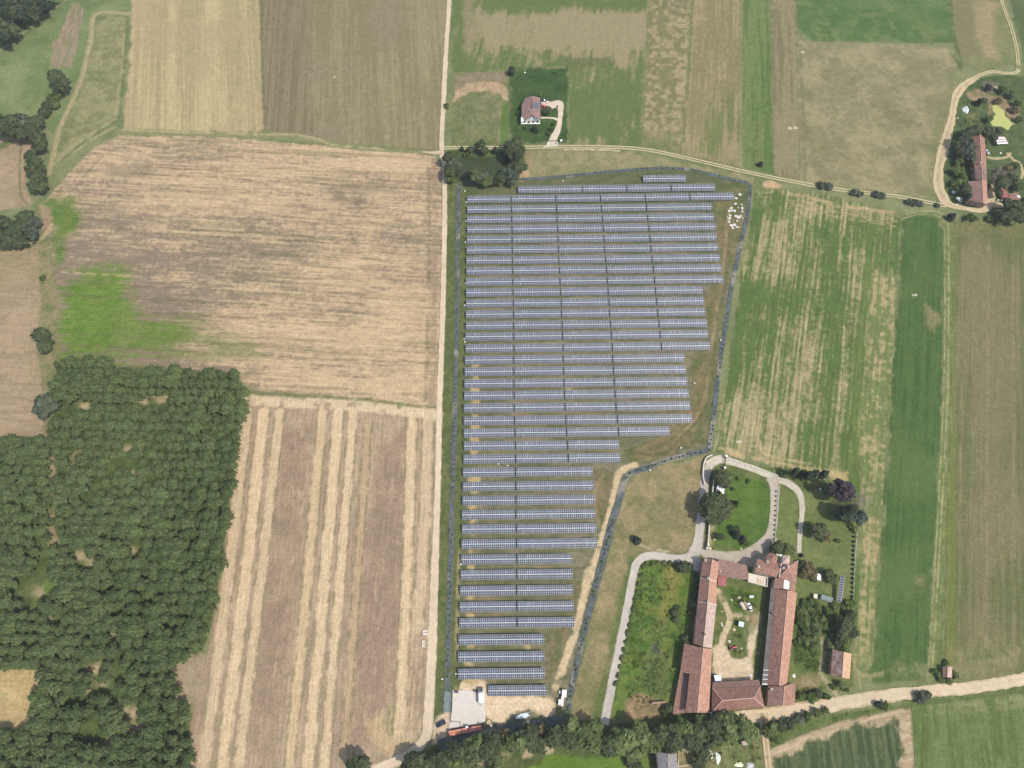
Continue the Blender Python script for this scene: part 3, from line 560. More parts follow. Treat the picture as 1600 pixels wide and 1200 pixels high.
dots([(1254, 82, .6), (1243, 200, .5), (1234, 201, .5), (523, 120, .7), (1430, 461, .8), (1154, 691, .6)], .6, C(224, 214, 186), .3)

def paint(x, y):
    x = np.asarray(x, float); y = np.asarray(y, float)
    out = np.zeros((len(x), 3)); wx = fbm(x, y, 7, 4, 201); fine = fbm(x, y, 1.6, 2, 203)
    for W, f, soft, wob, a, ani in REG:
        m = wob*2.2+soft*2+.5
        bb = (x > W[:, 0].min()-m) & (x < W[:, 0].max()+m) & (y > W[:, 1].min()-m) & (y < W[:, 1].max()+m)
        i = np.nonzero(bb)[0]
        if not len(i): continue
        d = sdist(x[i], y[i], W)
        nz = wx[i] if ani is None else an(x[i], y[i], ani, 3, 30, 4, 205)
        al = ss(-soft, soft, d+wob*(nz+.35*fine[i]))*a
        k = al > .002; i = i[k]
        if len(i): out[i] += (f(x[i], y[i])-out[i])*al[k][:, None]
    for W, wid, c, a, soft, brk in STR:
        m = wid+soft+1
        bb = (x > W[:, 0].min()-m) & (x < W[:, 0].max()+m) & (y > W[:, 1].min()-m) & (y < W[:, 1].max()+m)
        i = np.nonzero(bb)[0]
        if not len(i): continue
        d = ldist(x[i], y[i], W); k = d < m; i = i[k]; d = d[k]
        if not len(i): continue
        al = ss(wid/2+soft, wid/2-soft*.6, d+.5*soft*fine[i])*a
        if brk: al = al*ss(-.5, .35, fbm(x[i], y[i], 4.5, 3, int(abs(W[0, 0]*10)) % 97)+(.5-brk)*1.1)
        out[i] += (c-out[i])*al[:, None]
    return np.clip(out, .002, .95)

def grid_sheet(P, res):                                        # a flat mesh that fills a polygon, edge vertices pulled onto its outline
    x0, y0 = P.min(0)-res; x1, y1 = P.max(0)+res
    gx = np.arange(x0, x1+res, res); gy = np.arange(y0, y1+res, res); X, Y = np.meshgrid(gx, gy); sh = X.shape
    d = sdist(X.ravel(), Y.ravel(), P).reshape(sh); ins = d > 0
    cell = ins[:-1, :-1] | ins[1:, :-1] | ins[:-1, 1:] | ins[1:, 1:]
    idx = np.arange(X.size).reshape(sh); r, c = np.nonzero(cell)
    Q = np.stack([idx[r, c], idx[r, c+1], idx[r+1, c+1], idx[r+1, c]], 1)
    x = X.ravel().copy(); y = Y.ravel().copy(); o = ~ins.ravel(); us = np.zeros(X.size, bool); us[Q] = True; o &= us
    sx, sy = snap_nearest(x[o], y[o], P); x[o] = sx; y[o] = sy
    used = np.nonzero(us)[0]; mp = np.zeros(X.size, int); mp[used] = np.arange(len(used))
    return x[used], y[used], mp[Q]
VIEW = UU([(-75, -55), (1675, -55), (1660, 1270), (-60, 1270)])
def rough(P, seed):                                            # outlines with small bays, as fields have
    W = UU(P); out = []
    for i in range(len(W)):
        a = W[i]; b = W[(i+1) % len(W)]; n = max(1, int(np.hypot(*(b-a))/4)); t = (b-a)/(np.hypot(*(b-a))+1e-9)
        for k in range(n):
            p = a+(b-a)*k/n; q = .5*float(fbm(np.array([p[0]]), np.array([p[1]]), 6, 3, 300)[0]); out.append(p+np.array([-t[1], t[0]])*q*(0 if k == 0 else 1))
    return np.array(out)
inner = []
RES = .66
sheets = []
for i, (nm, P, ang, st) in enumerate(SHEET):
    W = rough(P, i); inner.append(UU(P)); x, y, Q = grid_sheet(W, RES); sheets.append((nm, x, y, Q, .01+.005*i, EARTH if ang is None else earth_dir(ang, st)))
gx, gy, gq = grid_sheet(VIEW, 1.0)
deep = np.zeros(len(gx), bool)
for W in inner:
    b = (gx > W[:, 0].min()) & (gx < W[:, 0].max()) & (gy > W[:, 1].min()) & (gy < W[:, 1].max()); i = np.nonzero(b)[0]
    deep[i] |= sdist(gx[i], gy[i], W) > 2.5
gq = gq[~deep[gq].all(1)]
us = np.unique(gq); mp = np.zeros(len(gx), int); mp[us] = np.arange(len(us)); gx, gy, gq = gx[us], gy[us], mp[gq]
sheets.insert(0, ('grassland', gx, gy, gq, 0.0, EARTH))
ax = np.concatenate([s[1] for s in sheets]); ay = np.concatenate([s[2] for s in sheets]); acol = paint(ax, ay); k0 = 0
for nm, x, y, Q, z, mt in sheets:
    c = acol[k0:k0+len(x)]; k0 += len(x)
    link(nm, mesh_np(nm, np.stack([x, y, np.full(len(x), z)], 1), Q, mt, c), kind='structure')
# the ground goes on to the horizon
gm = plain('far_fields', C(134, 138, 94), 1, .05, 0, .25, .02, C(168, 152, 112))
link('ground', mesh_np('ground', [(-6000, -6000, -.4), (6000, -6000, -.4), (6000, 6000, -.4), (-6000, 6000, -.4)], [(0, 1, 2, 3)], gm), kind='structure')

# ------------------------------------------------------------------ roads and paths: ribbons with worn edges
rd_z = [.22]
ROADM = earth_mat('packed_earth', None, 0, .13)
def ribbon(name, P, wid, prof, mat=None, n=10, z=None, jit=.22, world=False):
    W = np.asarray(P, float) if world else UU(P)
    W = smooth(W, n); seg = np.hypot(*np.diff(W, axis=0).T); s = np.r_[0, np.cumsum(seg)]; L = s[-1]
    m = max(4, int(L/1.0)); q = np.linspace(0, L, m+1); x = np.interp(q, s, W[:, 0]); y = np.interp(q, s, W[:, 1])
    tx = np.gradient(x); ty = np.gradient(y); l = np.hypot(tx, ty)+1e-9; nx, ny = -ty/l, tx/l
    ww = np.interp(np.linspace(0, 1, m+1), np.linspace(0, 1, len(np.atleast_1d(wid))) if np.ndim(wid) else [0, 1], wid if np.ndim(wid) else [wid, wid])
    k = 9; T = np.linspace(-1, 1, k); V = []; rd_z[0] += .005; zz = rd_z[0] if z is None else z
    VX = np.empty((m+1, k)); VY = np.empty((m+1, k))
    for j, t in enumerate(T):
        e = jit*fbm(q, np.full(m+1, 50.0*np.sign(t)), 3.5, 3, 400+len(name)) if abs(t) == 1 else 0
        off = t*ww/2+np.sign(t)*e; VX[:, j] = x+nx*off; VY[:, j] = y+ny*off
    i = np.arange((m+1)*k).reshape(m+1, k)
    Q = np.stack([i[:-1, :-1].ravel(), i[1:, :-1].ravel(), i[1:, 1:].ravel(), i[:-1, 1:].ravel()], 1)[:, ::-1]
    col = prof(VX.ravel(), VY.ravel(), np.tile(T, m+1))
    V = np.stack([VX.ravel(), VY.ravel(), np.full(VX.size, zz)], 1)
    return link(name, mesh_np(name, V, Q, mat or ROADM, np.clip(col, .002, .95)), kind='structure')
def dust(c, tr=.93, s=0):
    def f(x, y, t):
        n = .08*fbm(x, y, 3, 4, s)+.05*fbm(x, y, 18, 3, s+1); e = np.where(np.abs(np.abs(t)-.5) < .2, 1.0, tr)
        r_ = c[None, :]*((1+n)*e)[:, None]; g_ = (ss(.6, 1.0, np.abs(t))*ss(-.1, .5, fbm(x, y, 2.4, 3, s+7)+.35*(np.abs(t) == 1)))[:, None]*.75
        return r_+(C(136, 134, 90)[None, :]-r_)*g_
    return f
def twotrack(c, g, s=0):
    def f(x, y, t):
        n = fbm(x, y, 2.0, 3, s); tr = ((np.abs(t) > .3) & (np.abs(t) < .9)).astype(float)*ss(-.75, .0, n+.45)
        base = g[None, :]*(1+.2*n)[:, None]; return base+(c-base)*tr[:, None]
    return f
ribbon('dirt_road', [(704, -45), (701, 20), (697, 80), (693, 160), (690, 232), (694, 262), (695, 330), (692, 480), (687, 630), (684, 760), (679, 900), (675, 1010), (671, 1090), (667, 1142), (655, 1166), (625, 1186), (580, 1206)], [3.4, 3.3, 3.4, 3.2, 3.2, 3.3, 3.3, 3.6, 5.0, 5.0], dust(C(228, 206, 174), .95, 1))
ribbon('sand_road', [(1700, 1040), (1600, 1061), (1520, 1074), (1430, 1082), (1340, 1094), (1280, 1104), (1235, 1112), (1195, 1117), (1150, 1121)], [5.0, 5.2, 5.4, 5.6, 5.6, 6.2, 6.5, 5], dust(C(226, 204, 168), .95, 3), jit=.5)
ribbon('farm_lane', [(1190, 1114), (1194, 1135), (1197, 1165), (1201, 1205), (1206, 1260)], [5.5, 3.2, 3, 3, 3], twotrack(C(216, 192, 154), C(182, 164, 124), 5))
ribbon('farm_lane', [(694, 231.5), (740, 231), (800, 231), (850, 230), (905, 229.5), (975, 231), (1020, 236), (1080, 249), (1180, 272), (1300, 295), (1400, 307), (1478, 322)], 3.1, twotrack(C(220, 202, 160), C(132, 136, 88), 7), jit=.1)
ribbon('field_entry', [(690, 238), (680, 239), (660, 237.5)], [4.5, 2.2, 1.2], dust(C(214, 192, 158), .95, 8))
ribbon('farm_lane', [(1556, -45), (1566, 5), (1579, 40), (1588, 75), (1591, 103)], 2.6, twotrack(C(214, 196, 150), C(140, 140, 92), 9))
ribbon('farm_lane', [(1592, 108), (1586, 114), (1570, 115), (1552, 112), (1535, 116), (1518, 125)], 2.8, twotrack(C(208, 192, 148), C(176, 166, 120), 10))
ribbon('sand_track', [(1526, 121), (1514, 128), (1502, 138), (1493, 152), (1489, 172), (1486, 190), (1480, 212), (1473, 238), (1467, 262), (1466, 285), (1471, 304), (1480, 318), (1500, 325), (1520, 328)], [3, 5, 6, 5, 4.5, 5, 6.5, 7, 6.5, 6, 6.5, 7.5, 4, 3.4], twotrack(C(216, 196, 152), C(196, 176, 136), 11), jit=.6)
ribbon('sand_track', [(1508, 326), (1530, 329.5), (1542, 325), (1548, 312), (1549, 300), (1553, 288), (1556, 276)], [3.2, 3.6, 5.0, 5.5, 4.6, 3.2, 2.6], dust(C(222, 200, 160), .97, 12), jit=.3)
ribbon('sand_track', [(1546, 318), (1556, 320), (1567, 321)], [6, 5, 4], dust(C(222, 200, 160), .97, 13), jit=.3)
LANE = dust(C(206, 196, 180), .96, 15)
ribbon('concrete_lane', [(944, 1132), (950, 1100), (960, 1050), (970, 1000), (980, 950), (988, 906), (993, 884), (1003, 872), (1022, 868), (1048, 873), (1068, 875), (1082, 868), (1090, 850), (1094, 820), (1098, 780), (1102, 745), (1108, 728)], [4.3, 4.3, 4.2, 4.2, 4.2, 4, 4, 4, 3.9, 4.2, 5, 6, 4.8, 4.6, 4.6, 4.6, 4.6], LANE, jit=.1)
ribbon('concrete_lane', [(1082, 872), (1090, 880), (1086, 892)], [6, 5, 3], LANE, jit=.2)
ribbon('gravel_drive', [(1106, 728), (1122, 718), (1140, 721), (1175, 732), (1212, 747), (1236, 758), (1250, 774), (1253, 795), (1250, 830), (1248, 868)], [5, 5, 4.0, 4.0, 4.4, 4.2, 3.4, 2.5, 2.3, 2.3], dust(C(214, 204, 180), .97, 17), jit=.15)
ribbon('gravel_drive', [(1204, 746), (1210, 760), (1210, 790), (1206, 828), (1194, 848), (1176, 862), (1150, 870), (1110, 866), (1096, 860)], [6, 5, 4.4, 4.6, 5.2, 6, 5.5, 5, 4.6], dust(C(196, 184, 162), .97, 19), jit=.2)
ribbon('driveway', [(856, 168), (873, 162), (876, 172), (875, 186), (872, 202), (866, 214), (861, 226)], [6.5, 6.4, 3.8, 3.2, 4.0, 5, 5.6], dust(C(228, 210, 184), .99, 21), jit=.05)
ribbon('driveway', [(846, 162), (860, 162)], [4.5, 4.5], dust(C(228, 210, 184), .99, 22), jit=.05)
ribbon('garden_path', [(845, 184.5), (858, 184.5), (866, 185.5), (872, 188)], [1.5, 1.5, 1.6, 2.4], dust(C(226, 212, 184), .99, 23), jit=.03)
def mulch(x, y, t):
    n = fbm(x, y, 1.2, 3, 500); big = fbm(x, y, 14, 3, 501); c = C(106, 113, 113)[None, :]*(1+.35*n)[:, None]
    g = ss(.05, .55, fbm(x, y, 1.6, 3, 502)+.3*big)[:, None]*.8; d = ss(.3, .75, fbm(x, y, 9, 4, 503))[:, None]*.7
    c = c+(C(96, 116, 78)-c)*g; return c+(C(164, 156, 140)-c)*d
MUL = [(718, 291), (716, 330), (714, 500), (709, 700), (704, 880), (699, 1079)]
MUL2 = [(717, 289), (770, 284), (812, 281), (880, 276), (940, 270), (985, 266), (1036, 263), (1080, 266), (1115, 274), (1170, 287)]
MUL3 = [(1172, 289), (1169, 330), (1156, 388), (1143, 450), (1132, 520), (1122, 590), (1114, 660), (1108, 702)]
MUL4 = [(1109, 703), (1075, 711), (1040, 720), (1005, 733), (984, 740), (974, 758), (966, 785), (955, 822), (944, 865), (934, 905), (922, 950), (910, 1000), (899, 1048), (890, 1090), (886, 1118)]
MUL5 = [(684, 1164), (720, 1158), (770, 1146), (830, 1133), (888, 1122)]
ribbon('mulch_strip', MUL, 2.7, mulch, jit=.15); ribbon('mulch_strip', MUL2, 2.5, mulch, jit=.2); ribbon('mulch_strip', MUL3, 2.5, mulch, jit=.15)
ribbon('mulch_strip', MUL4, [2.9, 2.9, 3.1, 3.7, 4.0, 3.6, 3.2, 3.0, 2.8, 2.7], mulch, jit=.25)
ribbon('mulch_strip', MUL5, [5.0, 5.2, 4.8, 3.8, 3.0], lambda x, y, t: mulch(x, y, t)*1.25, jit=.3)

# ------------------------------------------------------------------ solar farm
D_ROW, W_TAB, PITCH, TILT, ZT = 7.543, 27.9, 1.006, math.radians(18), 2.0
def glass_mat():
    m, n, l, b = new_mat('solar_glass'); b.inputs['Roughness'].default_value = .22; set_spec(b, .5)
    geo = n.new('ShaderNodeNewGeometry'); at = n.new('ShaderNodeAttribute'); at.attribute_name = 'Col'
    oi = n.new('ShaderNodeObjectInfo'); wn_ = n.new('ShaderNodeTexNoise'); wn_.inputs['Scale'].default_value = .05; wn_.inputs['Detail'].default_value = 2
    l.new(geo.outputs['Position'], wn_.inputs['Vector'])
    ad = n.new('ShaderNodeMath'); ad.operation = 'ADD'; l.new(at.outputs['Fac'], ad.inputs[0]); l.new(wn_.outputs['Fac'], ad.inputs[1])
    ml = n.new('ShaderNodeMath'); ml.operation = 'MULTIPLY'; ml.inputs[1].default_value = .5; l.new(ad.outputs[0], ml.inputs[0])
    r = n.new('ShaderNodeValToRGB'); e = r.color_ramp.elements
    e[0].position = .3; e[0].color = (*C(64, 73, 82), 1); e[1].position = .72; e[1].color = (*C(82, 95, 106), 1)
    l.new(ml.outputs[0], r.inputs[0]); l.new(r.outputs[0], b.inputs['Base Color'])
    return m
GLASS = glass_mat(); ALU = plain('aluminium_frame', (.47, .48, .49), .45, .4); STEEL = plain('galvanised_steel', (.38, .39, .4), .5, .4)
def panel_row_mesh(n, upper, seed):
    rr = random.Random(seed); V = []; F = []; MI = []; CO = []
    ct, st = math.cos(TILT), math.sin(TILT)
    s0 = .1 if upper else -2.36; L = 2.26
    def P(x, s, h): return (x, s*ct-h*st, ZT+s*st+h*ct)
    for i in range(n):
        wide = rr.random() < .1; x0 = i*PITCH+(.03 if not wide else .02); x1 = (i+1)*PITCH-(.03 if not wide else .0); fw = .06 if not wide else .14; j = rr.uniform(-.006, .006); g = rr.random()
        def quad(a, b, c, d, m):
            k = len(V); V.extend((a, b, c, d)); F.append((k, k+1, k+2, k+3)); MI.append(m); CO.extend([g]*4)
        h = .04+j
        quad(P(x0, s0, h), P(x1, s0, h), P(x1, s0+L, h), P(x0, s0+L, h), 0)
        for a, b in ((s0+.06, s0+L/2-.045), (s0+L/2+.045, s0+L-.06)):
            quad(P(x0+.06, a, h+.006), P(x1-fw, a, h+.006), P(x1-fw, b, h+.006), P(x0+.06, b, h+.006), 1)
        c = [(x0, s0), (x1, s0), (x1, s0+L), (x0, s0+L)]
        for k in range(4):
            a, b = c[k], c[(k+1) % 4]; quad(P(*a, 0), P(*b, 0), P(*b, h), P(*a, h), 0)
    cc = np.repeat(np.array(CO)[:, None], 3, 1)
    me = mesh_np('panel_row', np.array(V), np.array(F), ALU, cc); me.materials.append(GLASS); me.polygons.foreach_set('material_index', np.array(MI, np.int32))
    return me
def frame_mesh(n):
    m = MB(); L = n*PITCH; ct, st = math.cos(TILT), math.sin(TILT)
    k = max(2, int(round(L/4.2)))
    for i in range(k+1):
        x = .4+(L-.8)*i/k
        for s in (-1.2, 1.2): m.bar((x, s*ct, -.2), (x, s*ct, ZT+s*st-.1), .06, 5)
        m.bar((x, -2.1*ct, ZT-2.1*st-.08), (x, 2.1*ct, ZT+2.1*st-.08), .05, 4)
    for s in (-1.75, -.6, .6, 1.75): m.bar((0, s*ct, ZT+s*st-.03), (L, s*ct, ZT+s*st-.03), .035, 4)
    return m.mesh('support_frame', STEEL)
def mid_rail_mesh(n):
    L = n*PITCH; m = MB(); ct, st = math.cos(TILT), math.sin(TILT)
    m.slab([(.02, -.09*ct, ZT-.09*st+.035), (L-.02, -.09*ct, ZT-.09*st+.035), (L-.02, .09*ct, ZT+.09*st+.035), (.02, .09*ct, ZT+.09*st+.035)], .03)
    return m.mesh('centre_rail', plain('bright_rail', (.57, .59, .61), .4, .4))
_tm = {}
def table_proto(n):
    if n not in _tm: _tm[n] = (panel_row_mesh(n, True, n), panel_row_mesh(n, False, n+7), frame_mesh(n), mid_rail_mesh(n))
    return _tm[n]
ORD = ['zeroth', 'first', 'second', 'third', 'fourth', 'fifth', 'sixth', 'seventh', 'eighth', 'ninth', 'tenth', 'eleventh', 'twelfth', 'thirteenth', 'fourteenth', 'fifteenth', 'sixteenth', 'seventeenth', 'eighteenth', 'nineteenth']
def nth(k):
    if k < 20: return ORD[k]
    t = {2: 'twent', 3: 'thirt', 4: 'fort'}[k//10]; return t+'ieth' if k % 10 == 0 else t+'y-'+ORD[k % 10]
def px_x(px, py): return U(px, py, ZT)[0]
rows_ = [(-2, px_x(1005, 279), [27]), (-1, px_x(809.5, 296.2), [40, 27, 27, 27])]
for j in range(0, 39):
    if j == 0: s = [27]*6
    elif j <= 8: s = [27]*4+[40]
    elif j <= 14: s = [27]*5
    elif j <= 20: s = [27]*3+[40]
    elif j == 21: s = [27]*4
    elif j <= 23: s = [27]*3
    elif j <= 29: s = [27, 40]
    elif j <= 34: s = [27]*2
    elif j <= 37: s = [40]
    else: s = [27]
    rows_.append((j, 0.0 if j < 38 else px_x(762.9, 1080), s))
NR = len(rows_)
MEAS = {-2: (1005, 279.3), -1: (809.5, 296.2), 0: (729.9, 311.7), 1: (729.9, 327.4), 2: (729.8, 343.2), 3: (729.8, 358.7), 4: (729.4, 374.7), 5: (729.1, 390.9), 6: (728.9, 407.3), 7: (728.9, 423.6), 8: (728.5, 440.8), 9: (728.5, 457.4), 10: (728.5, 474.4), 11: (728, 491.4), 12: (728, 509), 13: (727.7, 526.2), 14: (727.5, 544.6), 15: (726.6, 562.8), 16: (726.3, 581), 17: (725.9, 599.7), 18: (725.4, 618.4), 19: (724.9, 637.6), 20: (724.9, 657.8), 21: (724.9, 677), 22: (724.9, 697.1), 23: (724.5, 717.6), 24: (723.6, 738.4), 25: (723.3, 760.5), 26: (722.8, 782.5), 27: (721.9, 804.5), 28: (721.9, 827.1), 29: (721.2, 850.4), 30: (721, 874.4), 31: (720.1, 898.5), 32: (719.1, 923.4), 33: (718.5, 948.4), 34: (718, 973.8), 35: (716.5, 1000), 36: (716, 1026.6), 37: (715.7, 1053.2), 38: (762.9, 1079.6)}
for ri, (j, x0, secs) in enumerate(rows_):
    x, yrow = U(*MEAS[j], ZT)
    for si, n in enumerate(secs):
        rt_ = ri+1; fb = NR-ri
        rowtxt = f'{nth(rt_)} row from the north' if rt_ <= NR//2 else f'{nth(fb)} row from the south' if fb > 1 else 'southernmost row'
        if rt_ == 1: rowtxt = 'northernmost row'
        pos = 'only' if len(secs) == 1 else 'westernmost' if si == 0 else 'easternmost' if si == len(secs)-1 else nth(si+1)+' from west'
        lab = f'{"long " if n == 40 else ""}blue-grey solar panel table, {pos} in the {rowtxt}'
        t = thing('solar_table', lab, 'solar panels', (x, yrow, .3), 0, 'solar panel tables standing in rows')
        t.location.z = 0.0; fx = float(np.interp(j, [-2, 0, 8, 17, 29, 37, 38], [1.022, 1.022, 1.0177, 1.009, 1.013, 1.02, 1.012])); t.scale.x = fx
        a, b, f, r = table_proto(n)
        link('panel_row', a, t, kind='stuff'); link('panel_row', b, t, kind='stuff'); link('support_frame', f, t); link('centre_rail', r, t)
        x += fx*(W_TAB if n == 27 else 40*PITCH+.6)

# ------------------------------------------------------------------ vegetation
def leaf_mat(name, c0, c1, trans=.18):
    m, n, l, b = new_mat(name); b.inputs['Roughness'].default_value = .75; set_spec(b, .2)
    at = n.new('ShaderNodeAttribute'); at.attribute_name = 'Col'; oi = n.new('ShaderNodeObjectInfo')
    mx = n.new('ShaderNodeMix'); mx.data_type = 'RGBA'; mx.inputs['A'].default_value = (*c0, 1); mx.inputs['B'].default_value = (*c1, 1)
    l.new(oi.outputs['Random'], mx.inputs['Factor'])
    v = n.new('ShaderNodeVectorMath'); v.operation = 'MULTIPLY'; l.new(mx.outputs['Result'], v.inputs[0]); l.new(at.outputs['Color'], v.inputs[1])
    l.new(v.outputs[0], b.inputs['Base Color'])
    tr = n.new('ShaderNodeBsdfTranslucent'); l.new(v.outputs[0], tr.inputs['Color'])
    ms = n.new('ShaderNodeMixShader'); ms.inputs[0].default_value = trans
    l.new(b.outputs[0], ms.inputs[1]); l.new(tr.outputs[0], ms.inputs[2]); l.new(ms.outputs[0], n['Material Output'].inputs['Surface'])
    return m
LEAF = {'broad': leaf_mat('broad_leaves', C(80, 94, 62), C(98, 112, 72)), 'poplar': leaf_mat('poplar_leaves', C(104, 128, 76), C(126, 148, 92), .36),
        'willow': leaf_mat('grey_green_leaves', C(92, 106, 84), C(112, 124, 98)), 'dark': leaf_mat('dark_needles', C(58, 74, 54), C(70, 86, 62), .08),
        'bush': leaf_mat('bush_leaves', C(92, 120, 60), C(116, 140, 74), .25), 'purple': leaf_mat('purple_leaves', C(66, 56, 62), C(74, 62, 66), .08),
        'bare': leaf_mat('bare_twigs', C(150, 140, 124), C(160, 150, 134), .05), 'brown': leaf_mat('brownish_leaves', C(122, 114, 76), C(134, 122, 84)),
        'lime': leaf_mat('fresh_green_leaves', C(104, 124, 70), C(122, 140, 84)), 'blue': leaf_mat('blue_green_needles', C(80, 100, 88), C(94, 112, 98), .08), 'cypress': leaf_mat('cypress_leaves', C(56, 76, 54), C(66, 86, 60), .06)}
BARK = plain('bark', (.16, .125, .095), .95, .1, 0, .35, 3)
def crown_arrays(kind, seed):
    r = np.random.default_rng(seed)
    par = {'broad': (44, 17, (1, 1, .82), .36, .21), 'poplar': (60, 14, (1.32, 1.12, 1.35), .3, .15), 'willow': (46, 17, (1, 1, .9), .34, .19), 'dark': (60, 13, (1, 1, 1.5), .26, .19),
           'bush': (26, 14, (1, 1, .62), .36, .24), 'purple': (44, 16, (1, 1, .85), .36, .21), 'bare': (40, 7, (1, 1, .7), .4, .10), 'brown': (40, 11, (1, 1, .7), .36, .18),
           'lime': (44, 16, (1, 1, .8), .34, .21), 'blue': (56, 14, (1, 1, 1.3), .28, .19), 'cypress': (60, 14, (1, 1, 4.2), .45, .3)}[kind]
    nc, nl, rad, cr, ls = par; rad = np.array(rad)
    d = r.normal(size=(nc, 3)); d[:, 2] = np.where(d[:, 2] < -.3, -d[:, 2]*.6, d[:, 2]); d /= np.linalg.norm(d, axis=1)[:, None]
    a = np.arctan2(d[:, 1], d[:, 0]); lobe = 1+.16*np.sin(a*2+r.uniform(0, 6))+.13*np.sin(a*3+r.uniform(0, 6))+.08*np.sin(a*5+r.uniform(0, 6))
    c = d*rad*(r.uniform(.35, 1.05, nc) if kind == 'poplar' else r.uniform(.45, .86, nc))[:, None]; c[:, :2] *= lobe[:, None]
    if kind in ('dark', 'blue', 'cypress', 'poplar'):
        zz = (c[:, 2]/rad[2]+1)/2; tp = np.clip(1.15-zz*(.95 if kind in ('dark', 'blue') else .6), .1, 1); c[:, :2] *= tp[:, None]
    V = []; col = []
    tone = r.uniform(.74, 1.22, nc)
    for k in range(nc):
        n = r.normal(size=(nl, 3)); n /= np.linalg.norm(n, axis=1)[:, None]
        p = c[k]+n*cr*r.uniform(.55, 1, nl)[:, None]*np.array([1, 1, .8])
        nn = n+.5*d[k]+np.array([0, 0, 1.4 if kind == 'poplar' else .85])+.5*r.normal(size=(nl, 3)); nn /= np.linalg.norm(nn, axis=1)[:, None]
        u = np.cross(nn, r.normal(size=(nl, 3))); u /= np.linalg.norm(u, axis=1)[:, None]; w_ = np.cross(nn, u)
        s = ls*r.uniform(.6, 1.3, nl)[:, None]; s2 = s*r.uniform(.55, .9, nl)[:, None]
        if kind == 'bare': s2 = s*.12; s = s*3.2
        q = np.stack([p-u*s, p-w_*s2, p+u*s, p+w_*s2], 1)
        V.append(q.reshape(-1, 3)); t = tone[k]*r.uniform(.85, 1.15, nl)
        cc = np.stack([t*r.uniform(.94, 1.08), t, t*r.uniform(.88, 1.05)], 1); col.append(np.repeat(cc, 4, 0))
    V = np.concatenate(V); col = np.concatenate(col); F = np.arange(len(V)).reshape(-1, 4)
    if kind not in ('bare', 'brown'):                          # inner mass of the crown, low-poly and uneven
        nu, nv = 9, 6; cv = []
        for i in range(nv+1):
            for j in range(nu):
                th = math.pi*i/nv; ph = 2*math.pi*j/nu; rr = (.5 if kind == 'poplar' else .62)*r.uniform(.8, 1.12)
                tp = 1.0
                if kind in ('dark', 'blue', 'cypress', 'poplar'): tp = max(.12, 1.15-((math.cos(th)+1)/2)*(.95 if kind in ('dark', 'blue') else .6))
                cv.append((rr*math.sin(th)*math.cos(ph)*tp, rr*math.sin(th)*math.sin(ph)*tp, rr*math.cos(th)*rad[2]))
        n0 = len(V); cf = [(n0+i*nu+j, n0+(i+1)*nu+j, n0+(i+1)*nu+(j+1) % nu, n0+i*nu+(j+1) % nu) for i in range(nv) for j in range(nu)]
        V = np.concatenate([V, np.array(cv)]); F = np.concatenate([F, np.array(cf)]); col = np.concatenate([col, np.full((len(cv), 3), .8)])
    return V, F, col
CR_A = {}; CR_M = {}
ZR = {'broad': .82, 'poplar': 1.6, 'willow': .9, 'dark': 1.5, 'bush': .62, 'purple': .85, 'bare': .7, 'brown': .7, 'lime': .8, 'blue': 1.3, 'cypress': 4.2}
def crown(kind, v):
    if (kind, v) not in CR_M:
        CR_A[kind, v] = crown_arrays(kind, hash_(kind)+v*13); CR_M[kind, v] = mesh_np('crown', *CR_A[kind, v][:2], LEAF[kind], CR_A[kind, v][2])
    return CR_M[kind, v]
def hash_(s): return sum((i+1)*ord(c) for i, c in enumerate(s))
def trunk_mesh(v):
    r = random.Random(v+900); m = MB(); p = (0, 0, -.03); rad = .055
    for k in range(4):
        q = (r.uniform(-.02, .02), r.uniform(-.02, .02), (k+1)*.22); n0 = len(m.v)
        for z, rr in ((p, rad), (q, rad*.8)):
            for i in range(6): t = 2*math.pi*i/6; m.v.append((z[0]+rr*math.cos(t), z[1]+rr*math.sin(t), z[2]))
        for i in range(6): j = (i+1) % 6; m.f.append((n0+i, n0+j, n0+6+j, n0+6+i))
        p = q; rad *= .8
    for k in range(5):
        z = .35+k*.1; a = k*2.4+r.random(); m.bar((0, 0, z), (.2*math.cos(a), .2*math.sin(a), z+.16), .016, 4)
    return m.mesh('trunk', BARK)
TR = [trunk_mesh(v) for v in range(3)]
_tc = [0]
def tree(px, py, dpx, kind, label, hf=None, group=None, name=None, sq=1.0):
    """px, py: where the middle of the crown is seen; dpx: its width in the picture."""
    i = _tc[0]; _tc[0] += 1; rr = random.Random(i*31+7)
    rad = dpx/pxm(px, py)/2; h = rad*2*(hf or {'broad': 1.25, 'poplar': 2.2, 'willow': 1.15, 'dark': 1.7, 'bush': .75, 'purple': 1.3, 'bare': 1.1, 'brown': .9, 'lime': 1.2, 'blue': 1.5, 'cypress': 5.0}[kind])
    zc = h-rad*ZR[kind]*sq
    if kind == 'cypress': zc = h*.5
    if zc < rad*.3: zc = rad*.3
    rad *= .93
    x, y = U(px, py, zc)
    nm = name or {'poplar': 'poplar_tree', 'dark': 'conifer_tree', 'blue': 'conifer_tree', 'cypress': 'cypress_tree', 'bush': 'bush', 'bare': 'bare_tree'}.get(kind, 'tree')
    t = thing(nm, label, 'bush' if nm == 'bush' else 'tree', (x, y, 0), rr.uniform(0, 6.28), group)
    c = link('crown', crown(kind, i % 3), t, (0, 0, zc)); c.scale = (rad*rr.uniform(.93, 1.07), rad*rr.uniform(.93, 1.07), rad*sq)
    tk = link('trunk', TR[i % 3], t); s = zc/.9; tk.scale = (min(s, 9)*.75, min(s, 9)*.75, s)
    return t
